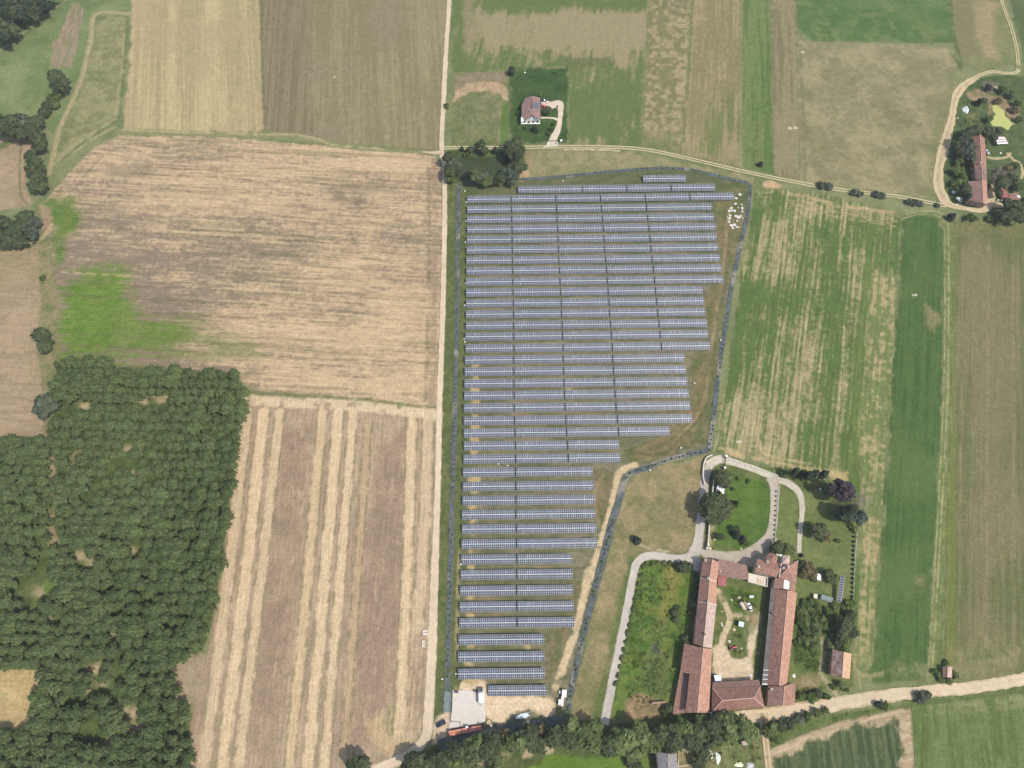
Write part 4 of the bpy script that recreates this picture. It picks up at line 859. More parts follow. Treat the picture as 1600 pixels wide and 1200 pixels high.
# --- the poplar plantation
pl_px = [(88, 566), (200, 572), (366, 583), (382, 608), (371, 700), (358, 780), (347, 850), (334, 940), (318, 985), (296, 1022), (264, 1058), (288, 1100), (300, 1130), (292, 1260), (-70, 1260), (-70, 1146), (44, 1142), (52, 1100), (66, 1060), (62, 1042), (-70, 1040), (-70, 690), (66, 688), (80, 800), (80, 640)]
PW = UU(pl_px, 8.5); rs = np.random.default_rng(5)
gx_, gy_ = np.meshgrid(np.arange(PW[:, 0].min(), PW[:, 0].max(), 4.3), np.arange(PW[:, 1].min(), PW[:, 1].max(), 5.2)); gx_ = gx_.ravel(); gy_ = gy_.ravel()-.035*gx_.ravel()
gx_ = gx_+rs.normal(0, .9, len(gx_)); gy_ = gy_+rs.normal(0, .6, len(gy_))
k = sdist(gx_, gy_, PW) > -.3; gx_, gy_ = gx_[k], gy_[k]
qx, qy = PX(gx_, gy_, 8.5); keep = np.ones(len(gx_), bool)
for a, b, r in CLEAR+[(78, 705, 3), (78, 725, 3), (78, 750, 3), (80, 775, 3), (84, 800, 3), (86, 830, 3)]: keep &= np.hypot((qx-a)/1.1, qy-b) > r*1.7+2.6
keep &= ~((fbm(gx_, gy_, 16, 3, 77) < -.62) & (qx < 260))
gx_, gy_, qx, qy = gx_[keep], gy_[keep], qx[keep], qy[keep]
vis = (qx > -25) & (qy < 1225); gx_, gy_, qx, qy = gx_[vis], gy_[vis], qx[vis], qy[vis]
o = np.argsort(np.hypot(gx_-CAM[0], gy_-CAM[1])); gx_, gy_, qx, qy = gx_[o], gy_[o], qx[o], qy[o]
hh = rs.uniform(.84, 1.2, len(gx_))*(1+.12*fbm(gx_, gy_, 30, 2, 78))
for i in range(min(300, len(gx_))):
    t = thing('poplar_tree', 'slender green poplar with narrow crown packed among others in the dense plantation', 'tree', (gx_[i], gy_[i], 0), rs.normal(0, .4)+math.pi*(i % 2), 'poplars of the dense plantation')
    r_ = 2.95*hh[i]*rs.uniform(.72, 1.25); c = link('crown', crown('poplar', i % 4), t, (0, 0, 8.2*hh[i])); c.scale = (r_, r_, r_*.98)
    tk = link('trunk', TR[i % 3], t); tk.scale = (4.2, 4.2, 9*hh[i])
Vs = []; Fs = []; Cs = []; n0 = 0
for i in range(300, len(gx_)):
    crown('poplar', i % 4); V, F, c = CR_A['poplar', i % 4]; a = rs.normal(0, .4)+math.pi*(i % 2); r_ = 2.95*hh[i]*rs.uniform(.72, 1.25)
    R = np.array([[math.cos(a), -math.sin(a), 0], [math.sin(a), math.cos(a), 0], [0, 0, 1]])
    Vs.append((V*r_)@R.T+np.array([gx_[i], gy_[i], 8.2*hh[i]])); Fs.append(F+n0); Cs.append(c*rs.uniform(.86, 1.12)); n0 += len(V)
if Vs:
    o = link('poplar_plantation', mesh_np('poplar_plantation', np.concatenate(Vs), np.concatenate(Fs), LEAF['poplar'], np.concatenate(Cs)), kind='stuff'); o['label'] = 'dense mass of green poplars further back in the plantation'; o['category'] = 'plantation'
print('poplars', len(gx_))
# --- woods and clumps: list of (x, y, width, kind)
def clump(L, what, where, group, name=None):
    Ls = sorted(L, key=lambda t: t[0]); n = len(Ls)
    for i, (a, b, d, kd, *rest) in enumerate(Ls):
        pos = 'westernmost' if i == 0 else 'easternmost' if i == n-1 else nth(i+1)+' from west'
        tree(a, b, d, kd, f'{what}, {pos} {where}', rest[0] if rest else None, group, name)
rw = random.Random(3); L = []
for a, b in ((5, 8), (22, 5), (40, 4), (58, 2), (76, -4), (12, 22), (30, 18), (48, 14), (66, 8), (2, 36), (18, 34), (36, 28), (52, 20), (4, 52), (20, 44), (8, 62), (-8, 20), (-8, 50)): L.append((a+rw.uniform(-3, 3), b+rw.uniform(-3, 3), rw.uniform(20, 27), rw.choice(['broad', 'broad', 'dark'])))
clump(L, 'dark green tree', 'in the corner wood beyond the meadow', 'trees of the corner wood')
clump([(8, 197, 30, 'broad'), (24, 190, 28, 'broad'), (40, 192, 30, 'willow'), (50, 203, 28, 'broad'), (60, 218, 26, 'broad'), (18, 206, 26, 'broad'), (36, 208, 26, 'broad'), (58, 190, 22, 'broad'), (-5, 190, 28, 'broad'), (63, 228, 20, 'broad')], 'dark leafy tree', 'in the thicket below the green meadow', 'trees of the meadow thicket')
clump([(88, 120, 25, 'broad'), (100, 130, 23, 'broad'), (94, 138, 20, 'broad')], 'dark round tree', 'in the clump by the fallow strip', 'trees by the fallow strip')
clump([(86, 150, 20, 'bush'), (80, 158, 20, 'broad', .7), (75, 167, 20, 'broad', .7), (70, 176, 20, 'broad', .7), (84, 163, 16, 'bush')], 'low dark bush', 'in the hedge joining tree clump and thicket', 'bushes of the meadow hedge', 'bush')
clump([(47, 243, 17, 'broad'), (57, 254, 24, 'broad'), (50, 266, 22, 'broad'), (60, 276, 25, 'broad'), (56, 290, 24, 'broad'), (66, 290, 20, 'broad'), (64, 264, 18, 'broad')], 'dark leafy tree', 'in the row edging the small tan field', 'trees edging the tan field')
clump([(6, 350, 28, 'broad'), (22, 362, 28, 'broad'), (40, 340, 26, 'broad'), (52, 348, 24, 'willow'), (48, 364, 27, 'willow'), (30, 376, 24, 'broad'), (12, 376, 26, 'broad'), (34, 354, 26, 'broad'), (-4, 368, 26, 'broad')], 'dark bushy tree', 'in the grove at the left edge', 'trees of the left grove')
tree(64, 523, 27, 'broad', 'dark green tree on the dry field edge beside the bright green patch'); tree(70, 540, 24, 'broad', 'smaller dark tree just below its twin on the dry field edge'); 
tree(71, 634, 38, 'willow', 'large grey-green tree at the plantation corner beside the dry field')
tree(66, 434, 10, 'bush', 'small lone bush on the strip left of the stubble field')
# pond
clump([(702, 248, 22, 'broad'), (708, 257, 24, 'willow'), (703, 268, 22, 'broad'), (713, 262, 18, 'broad'), (704, 279, 18, 'bush')], 'leafy tree', 'of the group between dirt road and pond', 'trees west of the pond')
tree(698, 165, 9, 'bush', 'small dark bush beside the dirt road near the paddock')
clump([(722, 233, 10, 'dark', 1.2), (735, 234, 12, 'broad'), (753, 226, 15, 'poplar', 2.0), (757, 235, 14, 'broad'), (746, 228, 11, 'broad'), (774, 236, 15, 'dark', 1.1), (788, 238, 14, 'broad'), (730, 240, 12, 'bush')], 'small dark tree', 'of those along the pond lane', 'small trees along the pond lane')
clump([(800, 236, 26, 'broad'), (808, 226, 22, 'broad'), (796, 228, 20, 'willow'), (812, 238, 20, 'broad'), (810, 219, 16, 'poplar', 1.8), (806, 247, 20, 'dark')], 'tall dark tree', 'in the clump at the garden corner', 'trees at the garden corner')
clump([(744, 272, 26, 'broad'), (752, 277, 24, 'willow'), (760, 284, 18, 'lime'), (738, 275, 18, 'broad'), (782, 280, 20, 'broad'), (795, 270, 24, 'willow'), (803, 276, 20, 'willow'), (808, 262, 22, 'broad'), (816, 262, 16, 'broad'), (800, 284, 16, 'willow')], 'grey-green tree', 'on the southern bank of the pond', 'trees on the southern pond bank')
# house garden
tree(799, 112, 18, 'dark', 'dark round tree at the north-west corner of the house garden', 1.1)
tree(836, 203, 15, 'dark', 'dark bushy tree on the lawn in front of the white house', 1.0); tree(856, 173, 14, 'broad', 'round green tree on the lawn island inside the driveway', 1.0)
for a, b, d, lb in ((822, 199, 6, 'tiny dark shrub on the lawn below the house porch'), (862, 200, 8, 'small shrub on the lawn right of the front tree'), (857, 208, 7, 'small shrub near the inner bend of the driveway'), (865, 193, 6, 'little shrub where garden path meets driveway'), (868, 113, 5, 'tiny lone shrub on the upper garden lawn'), (843, 149, 8, 'dark shrub behind the house roof'), (855, 154, 7, 'low shrub at the back of the driveway'), (810, 176, 7, 'pale shrub at the west wall of the house'), (812, 167, 5, 'small shrub by the house north-west wall')):
    tree(a, b, d, 'bush', lb, .9)
tree(1188, 258, 14, 'dark', 'lone dark bush in the meadow beside the farm lane', .9, None, 'bush')
clump([(1284, 290, 15, 'willow', .65), (1294, 292, 15, 'willow', .65), (1335, 301, 14, 'willow', .65), (1343, 303, 12, 'willow', .65), (1369, 304, 13, 'willow', .65), (1378, 306, 13, 'willow', .65), (1420, 316, 12, 'willow', .65), (1430, 317, 14, 'willow', .65), (1438, 319, 11, 'willow', .65), (1464, 321, 9, 'willow', .65)], 'grey-green bush', 'of those along the farm lane', 'bushes along the farm lane', 'bush')
# eastern farmstead
clump([(1506, 216, 22, 'broad'), (1516, 206, 20, 'broad'), (1528, 204, 20, 'broad'), (1542, 206, 20, 'broad'), (1513, 232, 24, 'willow'), (1518, 246, 20, 'willow'), (1504, 236, 18, 'broad'), (1552, 216, 16, 'broad'), (1560, 206, 16, 'broad'), (1500, 252, 16, 'bush'), (1496, 268, 18, 'bush'), (1504, 280, 18, 'bush'), (1494, 286, 16, 'bush'), (1509, 296, 18, 'broad'), (1512, 308, 16, 'dark')], 'dark leafy tree', 'of those around the long red farmhouse', 'trees around the long farmhouse')
clump([(1561, 275, 30, 'bare', .8), (1574, 268, 24, 'brown', .8), (1567, 286, 24, 'broad'), (1580, 280, 20, 'broad'), (1588, 258, 12, 'bush'), (1560, 300, 14, 'broad'), (1590, 290, 18, 'bush')], 'tree', 'in the farmstead yard around the red sheds', 'trees of the farmstead yard')
clump([(1574, 318, 20, 'broad'), (1588, 322, 22, 'broad'), (1598, 330, 24, 'broad'), (1580, 334, 22, 'broad'), (1568, 338, 18, 'broad'), (1592, 342, 20, 'broad'), (1604, 316, 20, 'broad'), (1562, 346, 14, 'bush'), (1560, 332, 16, 'bush')], 'dark leafy tree', 'in the copse by the right edge', 'trees of the eastern copse')
tree(1485, 341, 20, 'dark', 'dark round bush below the bend of the sandy track', .9, None, 'bush')
clump([(1516, 340, 14, 'bush'), (1524, 342, 10, 'bush'), (1545, 341, 10, 'bush')], 'low bush', 'under the sandy track bend', 'bushes under the sandy track', 'bush')
clump([(1527, 161, 14, 'dark', .9), (1536, 158, 12, 'broad'), (1544, 137, 12, 'purple', .9), (1566, 140, 14, 'bush'), (1580, 148, 14, 'bush'), (1590, 162, 14, 'bush'), (1560, 158, 14, 'brown', .6), (1586, 172, 16, 'brown', .6), (1545, 186, 12, 'bush'), (1592, 186, 12, 'bush')], 'bush', 'around the algae pond', 'bushes around the algae pond', 'bush')
# big farm
clump([(1108, 788, 30, 'broad', 1.3), (1120, 782, 30, 'broad', 1.3), (1132, 790, 28, 'broad', 1.3), (1112, 804, 30, 'broad', 1.3), (1126, 803, 30, 'broad', 1.3), (1100, 795, 24, 'broad', 1.3)], 'large dark tree', 'of the cluster beside the white canopy', 'large trees beside the canopy')
clump([(1124, 745, 22, 'broad', 1.2), (1136, 746, 20, 'lime', 1.2), (1130, 754, 22, 'broad', 1.2)], 'green tree', 'at the north-west lawn corner', 'trees at the lawn corner')
tree(1150, 787, 14, 'dark', 'small dark conifer between big tree cluster and lawn', 1.2); tree(1154, 748, 7, 'bush', 'small shrub at the top of the western lawn'); tree(1170, 752, 7, 'bush', 'second small shrub along the top of the western lawn'); tree(1146, 764, 7, 'bush', 'tiny shrub right of the white canopy'); tree(1146, 790, 10, 'bush', 'small shrub hugging the dark tree cluster')
clump([(1150, 836, 22, 'dark', .9), (1160, 842, 20, 'dark', .9), (1150, 826, 12, 'broad'), (1166, 848, 12, 'bush'), (1127, 838, 14, 'broad')], 'dark bush', 'at the lawn edge above the farm roofs', 'bushes at the lower lawn edge', 'bush')
clump([(1216, 856, 20, 'broad', 1.2), (1228, 858, 18, 'lime', 1.2), (1237, 860, 16, 'lime', 1.2), (1208, 860, 14, 'broad')], 'leafy tree', 'against the north side of the manor house', 'trees north of the manor')
tree(1252, 868, 11, 'dark', 'small dark round shrub at the end of the garden drive', .8, None, 'bush')
clump([(1254, 884, 18, 'broad', .8), (1263, 888, 22, 'brown'), (1270, 898, 18, 'brown'), (1258, 898, 16, 'brown'), (1272, 906, 9, 'bush')], 'brownish bush', 'east of the manor house', 'bushes east of the manor', 'bush')
tree(1278, 830, 28, 'broad', 'dark green tree standing on the eastern lawn', 1.1); tree(1290, 836, 20, 'brown', 'olive bush leaning against the lawn tree', .9, None, 'bush'); tree(1309, 845, 8, 'bush', 'small shrub on the lawn right of the lawn tree')
tree(1294, 898, 20, 'broad', 'green tree between the white shed and the panel canopy', 1.0); tree(1302, 905, 18, 'lime', 'lighter green bush left of the panel canopy', .9, None, 'bush')
clump([(1242, 738, 11, 'cypress', 3.6), (1252, 742, 11, 'cypress', 3.4), (1262, 744, 12, 'cypress', 4.2), (1271, 742, 12, 'cypress', 4.4), (1285, 743, 13, 'cypress', 4.6), (1226, 741, 14, 'bush')], 'dark slender cypress', 'of the row above the garden drive', 'cypresses above the garden drive')
tree(1315, 768, 40, 'purple', 'big purple-leaved tree in the garden corner by the striped field', 1.2); tree(1341, 785, 42, 'bare', 'grey bare-branched tree beside the purple tree', .9); tree(1323, 803, 46, 'dark', 'big dark conifer below the purple tree', 1.2); tree(1342, 808, 34, 'blue', 'blue-green conifer at the garden edge by the field', 1.4); tree(1296, 766, 18, 'lime', 'loose pale-green shrub left of the purple tree', .8, None, 'bush'); tree(1334, 826, 12, 'bush', 'small shrub below the blue-green conifer')
rw = random.Random(8); L = []
for i in range(34):
    for _ in range(40):
        a, b = rw.uniform(1246, 1330), rw.uniform(938, 1016)
        if all(math.hypot(a-c[0], b-c[1]) > 10.5 for c in L) and not (1278 < a < 1292 and b > 985) and not (1278 < a < 1306 and b < 948) and not (1306 < a < 1324 and b < 945): break
    L.append((a, b, rw.uniform(12, 19), rw.choice(['bush', 'lime', 'bush', 'lime']), .5))
clump(L, 'rank green bush', 'in the overgrown plot east of the long wing', 'bushes of the overgrown plot', 'bush')
clump([(1322, 976, 26, 'broad', 1.2), (1330, 986, 24, 'broad', 1.2), (1318, 990, 24, 'broad', 1.2), (1330, 962, 18, 'broad', 1.0), (1310, 1000, 18, 'broad', 1.0)], 'dark tree', 'in the group north of the small barn', 'trees north of the small barn')
clump([(1252, 1089, 14, 'bush'), (1266, 1086, 14, 'bush'), (1279, 1084, 14, 'broad', .8), (1292, 1088, 12, 'bush'), (1272, 1093, 12, 'bush'), (1316, 1070, 12, 'lime'), (1322, 1078, 10, 'bush'), (1302, 1074, 10, 'bush')], 'low bush', 'on the green triangle beside the sand road', 'bushes on the roadside triangle', 'bush')
clump([(1091, 905, 13, 'broad', .8), (1090, 918, 12, 'broad', .8), (1087, 932, 14, 'broad', .8), (1084, 944, 14, 'lime', .8), (1082, 958, 13, 'broad', .8), (1071, 998, 13, 'broad', .8)], 'bush', 'along the west wall of the long barn', 'bushes along the west barn wall', 'bush')
tree(1068, 886, 22, 'broad', 'round dark bush at the inner corner of the concrete lane', .8, None, 'bush'); tree(995, 845, 22, 'dark', 'round dark tree above the bend of the concrete lane', .9)
L = [(1010+i*9, 879+abs(i-3)*.6, 8, 'lime', .45) for i in range(6)]+[(1005-i*3.0, 886+i*13, 8+i % 3, 'lime', .45) for i in range(15)]
clump(L, 'low hedge bush', 'of the hedge lining the concrete lane', 'hedge bushes along the concrete lane', 'bush')
clump([(1055, 958, 14, 'broad', .7), (1060, 950, 10, 'bush'), (1056, 968, 12, 'broad', .7), (1046, 1108, 16, 'broad', .8), (1038, 1113, 12, 'bush')], 'dark bush', 'in the overgrown meadow west of the barns', 'bushes of the western meadow', 'bush')
clump([(1212.5-.35*i, 768+i*7.5, 4.5, 'dark', .8) for i in range(12)], 'small clipped dark shrub', 'in the line between drive and strip lawn', 'clipped shrubs beside the garden drive', 'bush')
clump([(1334.5-.25*i, 832+i*7.2, 6.5, 'dark', .8) for i in range(19)], 'dark hedge bush', 'of the hedge closing the east garden', 'hedge bushes of the east garden', 'bush')
clump([(1107-.3*i, 812+i*7, 5, 'dark', .8) for i in range(6)], 'small dark hedge bush', 'of the hedge between concrete lane and garden wall', 'hedge bushes beside the garden wall', 'bush')
# tree belt along the bottom
L = [(563, 1196, 36, 'broad'), (648, 1190, 34, 'broad'), (668, 1200, 34, 'broad'), (690, 1186, 34, 'broad'), (712, 1176, 36, 'broad'), (716, 1198, 34, 'lime'), (738, 1182, 36, 'broad'), (742, 1164, 34, 'lime'), (764, 1172, 36, 'broad'), (770, 1154, 30, 'broad'), (790, 1150, 26, 'brown', 1.1), (808, 1162, 36, 'lime'), (826, 1150, 34, 'broad'), (838, 1164, 30, 'broad'), (850, 1146, 26, 'brown', 1.1), (868, 1150, 34, 'broad'), (890, 1156, 34, 'broad'), (892, 1138, 34, 'lime'), (912, 1148, 36, 'lime'), (930, 1160, 34, 'lime'), (930, 1140, 30, 'lime'), (952, 1166, 34, 'broad'), (974, 1156, 40, 'lime'), (990, 1172, 34, 'lime'), (1000, 1150, 38, 'lime'), (1016, 1162, 32, 'lime'), (1034, 1150, 30, 'broad'), (1048, 1140, 28, 'broad'), (1052, 1160, 34, 'broad'), (1068, 1138, 30, 'lime'), (1078, 1158, 32, 'broad'), (1092, 1146, 30, 'broad'), (1098, 1130, 26, 'lime'), (1104, 1162, 24, 'dark', 1.2), (1116, 1134, 34, 'broad'), (1134, 1126, 30, 'lime'), (1140, 1142, 34, 'lime'), (1158, 1134, 34, 'lime'), (1172, 1146, 28, 'lime'), (1120, 1150, 26, 'broad'), (1098, 1176, 26, 'broad', .9), (1092, 1192, 24, 'broad', .9), (775, 1190, 26, 'lime', .9), (985, 1190, 22, 'broad', .8), (996, 1200, 22, 'broad', .8)]
clump([(a, b, d, kd, *(r or [1.3])) for a, b, d, kd, *r in L], 'full leafy tree', 'in the belt along the bottom', 'trees of the southern belt')
clump([(1204, 1140, 26, 'lime', .9), (1220, 1136, 22, 'broad', .8), (1234, 1130, 20, 'broad', .7), (1248, 1124, 18, 'willow', .7), (1262, 1120, 16, 'bush'), (1276, 1114, 14, 'bush'), (1214, 1150, 20, 'bush'), (1290, 1111, 12, 'bush'), (1372, 1101, 18, 'dark', .8), (1382, 1103, 14, 'bush'), (1440, 1090, 20, 'willow', .8), (1448, 1087, 16, 'willow', .8), (1432, 1084, 12, 'bare', .8)], 'bush', 'of the hedge under the sand road', 'hedge bushes under the sand road', 'bush')
clump([(1464, 1052, 14, 'bush', .6), (1470, 1062, 12, 'lime', .6), (1492, 1054, 12, 'bush', .6), (1482, 1064, 12, 'lime', .6), (1478, 1036, 10, 'bush', .6)], 'low green bush', 'around the tiny roadside hut', 'bushes around the roadside hut', 'bush')
# --- young hedge plants on the mulch strip
HP = []
for P, st in ((MUL4, 1.35), (MUL5, 1.9), (MUL, 2.6), (MUL2, 3.4), (MUL3, 3.0)):
    W = smooth(UU(P), 8); seg = np.hypot(*np.diff(W, axis=0).T); s = np.r_[0, np.cumsum(seg)]
    for q in np.arange(1, s[-1], st):
        if fbm(np.array([q]), np.array([len(P)*9.0]), 12, 2, 66)[0] < -.35: continue
        HP.append((float(np.interp(q, s, W[:, 0]))+rs.normal(0, .35), float(np.interp(q, s, W[:, 1]))+rs.normal(0, .3)))
HP.sort(key=lambda p: math.hypot(p[0]-CAM[0], p[1]-CAM[1]))
bv, bf, bc = crown_arrays('bush', 77); bv, bf, bc = bv[:56*4], np.arange(56*4).reshape(-1, 4), bc[:56*4]
HM = mesh_np('young_shrub', bv*np.array([1, 1, 1.1])+np.array([0, 0, .45]), bf, LEAF['bush'], bc)
for i, (x, y) in enumerate(HP[:300]):
    o = thing('young_shrub', 'knee-high young shrub planted on the dark mulch strip round the solar farm', 'shrub', (x, y, .9), rs.uniform(0, 6.28), 'young shrubs planted on the mulch strip', HM); o.location.z = .22; o.scale = (rs.uniform(.5, .85),)*3
V = []; F = []; cc = []; n0 = 0
for x, y in HP[300:]:
    V.append(bv*rs.uniform(.5, .8)+np.array([x, y, 1.2])); F.append(bf+n0); cc.append(bc); n0 += len(bv)
if V: o = link('hedge_planting', mesh_np('hedge_planting', np.concatenate(V), np.concatenate(F), LEAF['willow'], np.concatenate(cc)), kind='stuff'); o['label'] = 'line of young shrubs on the far mulch strip'; o['category'] = 'hedge'
print('hedge plants', len(HP))

# --- rank weeds and tall grass where nobody mows
wv = []; wf = []; wc = []; n0 = 0; rg = np.random.default_rng(91)
for P, dens, hh_, nm_ in (([(1006, 878), (1040, 876), (1078, 888), (1074, 960), (1064, 1000), (1044, 1108), (955, 1112), (978, 970)], .17, .7, 0), ([(1245, 942), (1326, 962), (1330, 1010), (1288, 1016), (1280, 1050), (1240, 1050)], .42, 1.3, 1), ([(1134, 916), (1190, 926), (1184, 955), (1150, 952)], .3, .8, 2), ([(1143, 985), (1166, 985), (1160, 1024), (1146, 1024)], .35, .9, 3), ([(1200, 1148), (1320, 1114), (1420, 1100), (1420, 1104), (1320, 1120), (1262, 1140), (1206, 1166)], .3, .8, 4), ([(1500, 180), (1545, 176), (1548, 200), (1512, 204), (1502, 260), (1500, 316), (1480, 312), (1474, 270)], .2, .9, 5), ([(1250, 1072), (1290, 1074), (1304, 1092), (1250, 1098)], .35, .9, 6), ([(1104, 1150), (1186, 1150), (1196, 1196), (1104, 1196)], .14, .7, 7), ([(700, 236), (724, 238), (716, 282), (700, 284)], .3, .9, 8)):
    W = UU(P); n = int(abs(np.sum(W[:, 0]*np.roll(W[:, 1], -1)-np.roll(W[:, 0], -1)*W[:, 1]))/2*dens*1.6)
    x = rg.uniform(W[:, 0].min(), W[:, 0].max(), n*2); y = rg.uniform(W[:, 1].min(), W[:, 1].max(), n*2)
    k = (sdist(x, y, W) > .5) & (fbm(x, y, 7, 3, 700) > -.25)
    for a, b in zip(x[k], y[k]):
        m = 9; p = np.stack([a+rg.normal(0, .45, m), b+rg.normal(0, .45, m), .2+rg.uniform(.05, hh_, m)*.7], 1); u = rg.normal(size=(m, 3)); u /= np.linalg.norm(u, axis=1)[:, None]; v = np.cross(u, rg.normal(size=(m, 3))); v /= np.linalg.norm(v, axis=1)[:, None]
        s_ = rg.uniform(.16, .4, m)[:, None]; wv.append(np.stack([p-u*s_, p-v*s_*.6, p+u*s_, p+v*s_*.6], 1).reshape(-1, 3)); t_ = rg.uniform(.7, 1.25); wc.append(np.repeat(np.stack([np.full(m, t_*rg.uniform(.9, 1.25)), np.full(m, t_), np.full(m, t_*.9)], 1), 4, 0)); wf.append(np.arange(4*m).reshape(-1, 4)+n0); n0 += 4*m
link('tall_grass', mesh_np('tall_grass', np.concatenate(wv), np.concatenate(wf), LEAF['bush'], np.concatenate(wc)), kind='stuff')

# ------------------------------------------------------------------ buildings
def tile_mat(name, c, alt, moss=None, dirt=.5):
    m, n, l, b = new_mat(name); b.inputs['Roughness'].default_value = .9; set_spec(b, .15)
    geo = n.new('ShaderNodeNewGeometry')
    def noise(s, d=4):
        t = n.new('ShaderNodeTexNoise'); t.inputs['Scale'].default_value = s; t.inputs['Detail'].default_value = d; t.inputs['Roughness'].default_value = .7; l.new(geo.outputs['Position'], t.inputs['Vector']); return t
    def ramp(src, a, b_, p0=.35, p1=.65):
        r = n.new('ShaderNodeValToRGB'); r.color_ramp.elements[0].position = p0; r.color_ramp.elements[1].position = p1
        r.color_ramp.elements[0].color = (*a, 1); r.color_ramp.elements[1].color = (*b_, 1); l.new(src, r.inputs[0]); return r
    r1 = ramp(noise(2.6, 6).outputs['Fac'], c, alt)
    v = n.new('ShaderNodeTexVoronoi'); v.inputs['Scale'].default_value = 1.5; l.new(geo.outputs['Position'], v.inputs['Vector'])
    mr = n.new('ShaderNodeMapRange'); mr.inputs[3].default_value = .66; mr.inputs[4].default_value = 1.28; l.new(v.outputs['Color'], mr.inputs[0])
    sc = n.new('ShaderNodeVectorMath'); sc.operation = 'SCALE'; l.new(r1.outputs[0], sc.inputs[0]); l.new(mr.outputs[0], sc.inputs['Scale'])
    mx = n.new('ShaderNodeMix'); mx.data_type = 'RGBA'; r2 = ramp(noise(.35, 6).outputs['Fac'], (0, 0, 0), (dirt, dirt, dirt), .45, .75)
    l.new(r2.outputs[0], mx.inputs['Factor']); l.new(sc.outputs[0], mx.inputs['A']); mx.inputs['B'].default_value = (*(moss if moss is not None else np.array(c)*.6), 1)
    l.new(mx.outputs['Result'], b.inputs['Base Color'])
    bp = n.new('ShaderNodeBump'); bp.inputs['Distance'].default_value = .08; l.new(v.outputs['Distance'], bp.inputs['Height']); l.new(bp.outputs[0], b.inputs['Normal'])
    return m
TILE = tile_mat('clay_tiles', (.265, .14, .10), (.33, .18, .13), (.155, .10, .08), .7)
TILE_SUN = tile_mat('orange_sunlit_tiles', (.35, .19, .13), (.40, .225, .155), (.25, .155, .115), .5)  # for eastern slopes: less weathered tile, with sunlight also put into the colour
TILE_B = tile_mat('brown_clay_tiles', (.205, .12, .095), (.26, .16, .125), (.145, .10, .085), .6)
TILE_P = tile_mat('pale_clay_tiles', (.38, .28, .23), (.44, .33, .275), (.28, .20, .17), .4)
TILE_R = tile_mat('red_sheet_roof', (.30, .10, .10), (.34, .13, .12), (.22, .08, .08), .4)
SHEET_G = tile_mat('grey_fibre_cement', (.165, .14, .125), (.22, .195, .175), (.12, .10, .09), .8)
SLATE = tile_mat('grey_slate', (.20, .185, .18), (.25, .235, .23), (.16, .15, .145), .4)
PLASTER = plain('old_plaster', (.46, .40, .32), .9, .1, 0, .2, .6); BRICK = plain('brick_wall', (.30, .19, .14), .9, .1, 0, .25, 1.5)
WHITE = plain('white_paint', (.8, .79, .76), .6, .3, 0, .06, .8); CREAM = plain('cream_concrete', (.56, .50, .41), .9, .1, 0, .14, .8)
CONC = plain('pale_concrete', (.50, .455, .39), .9, .1, 0, .08, .35); DARK = plain('dark_opening', (.03, .03, .032), .5, .3); PANE = plain('window_glass', (.03, .035, .045), .1, .5)
RIDGE = plain('ridge_tiles', (.50, .33, .25), .9, .1, 0, .2, 2); WOOD = plain('weathered_wood', (.22, .16, .11), .9, .1, 0, .3, 2); WOODP = plain('pale_wood', (.48, .37, .25), .9, .1, 0, .2, 2)
BLACK = plain('black_rubber', (.02, .02, .02), .8, .2); CHIM = plain('chimney_plaster', (.5, .44, .38), .9, .1)
def Z(p, z): return (p[0], p[1], z)
def at3(px, py, z): x, y = U(px, py, z); return (x, y, z)
def inset(P, d):
    P = np.array(P); c = P.mean(0); out = []
    for p in P: v = c-p; l_ = np.hypot(*v); out.append(p+v/l_*d*1.35)
    return [tuple(p) for p in out]
def add_windows(parent, a, b, z, n, ww=.9, hh=1.2, door=None):
    """windows along the wall from a to b; the outside lies to the right of a-b"""
    a = np.array(a[:2]); b = np.array(b[:2]); d = b-a; L = np.hypot(*d); d /= L; nr = np.array([d[1], -d[0]]); ang = math.atan2(d[1], d[0])
    for i in range(n):
        p = a+d*L*(i+.5)/n+nr*.03; dr = door is not None and i in door
        h_, z_ = (2.2, .05) if dr else (hh, z)
        f = MB().box(p[0], p[1], z_, ww+.16, .12, h_+.16, ang).build('door' if dr else 'window', WOOD if dr else CREAM, parent)
        MB().box(p[0]+nr[0]*.05, p[1]+nr[1]*.05, z_+.08, ww, .06, h_, ang).build('door_leaf' if dr else 'pane', WOOD if dr else PANE, f)
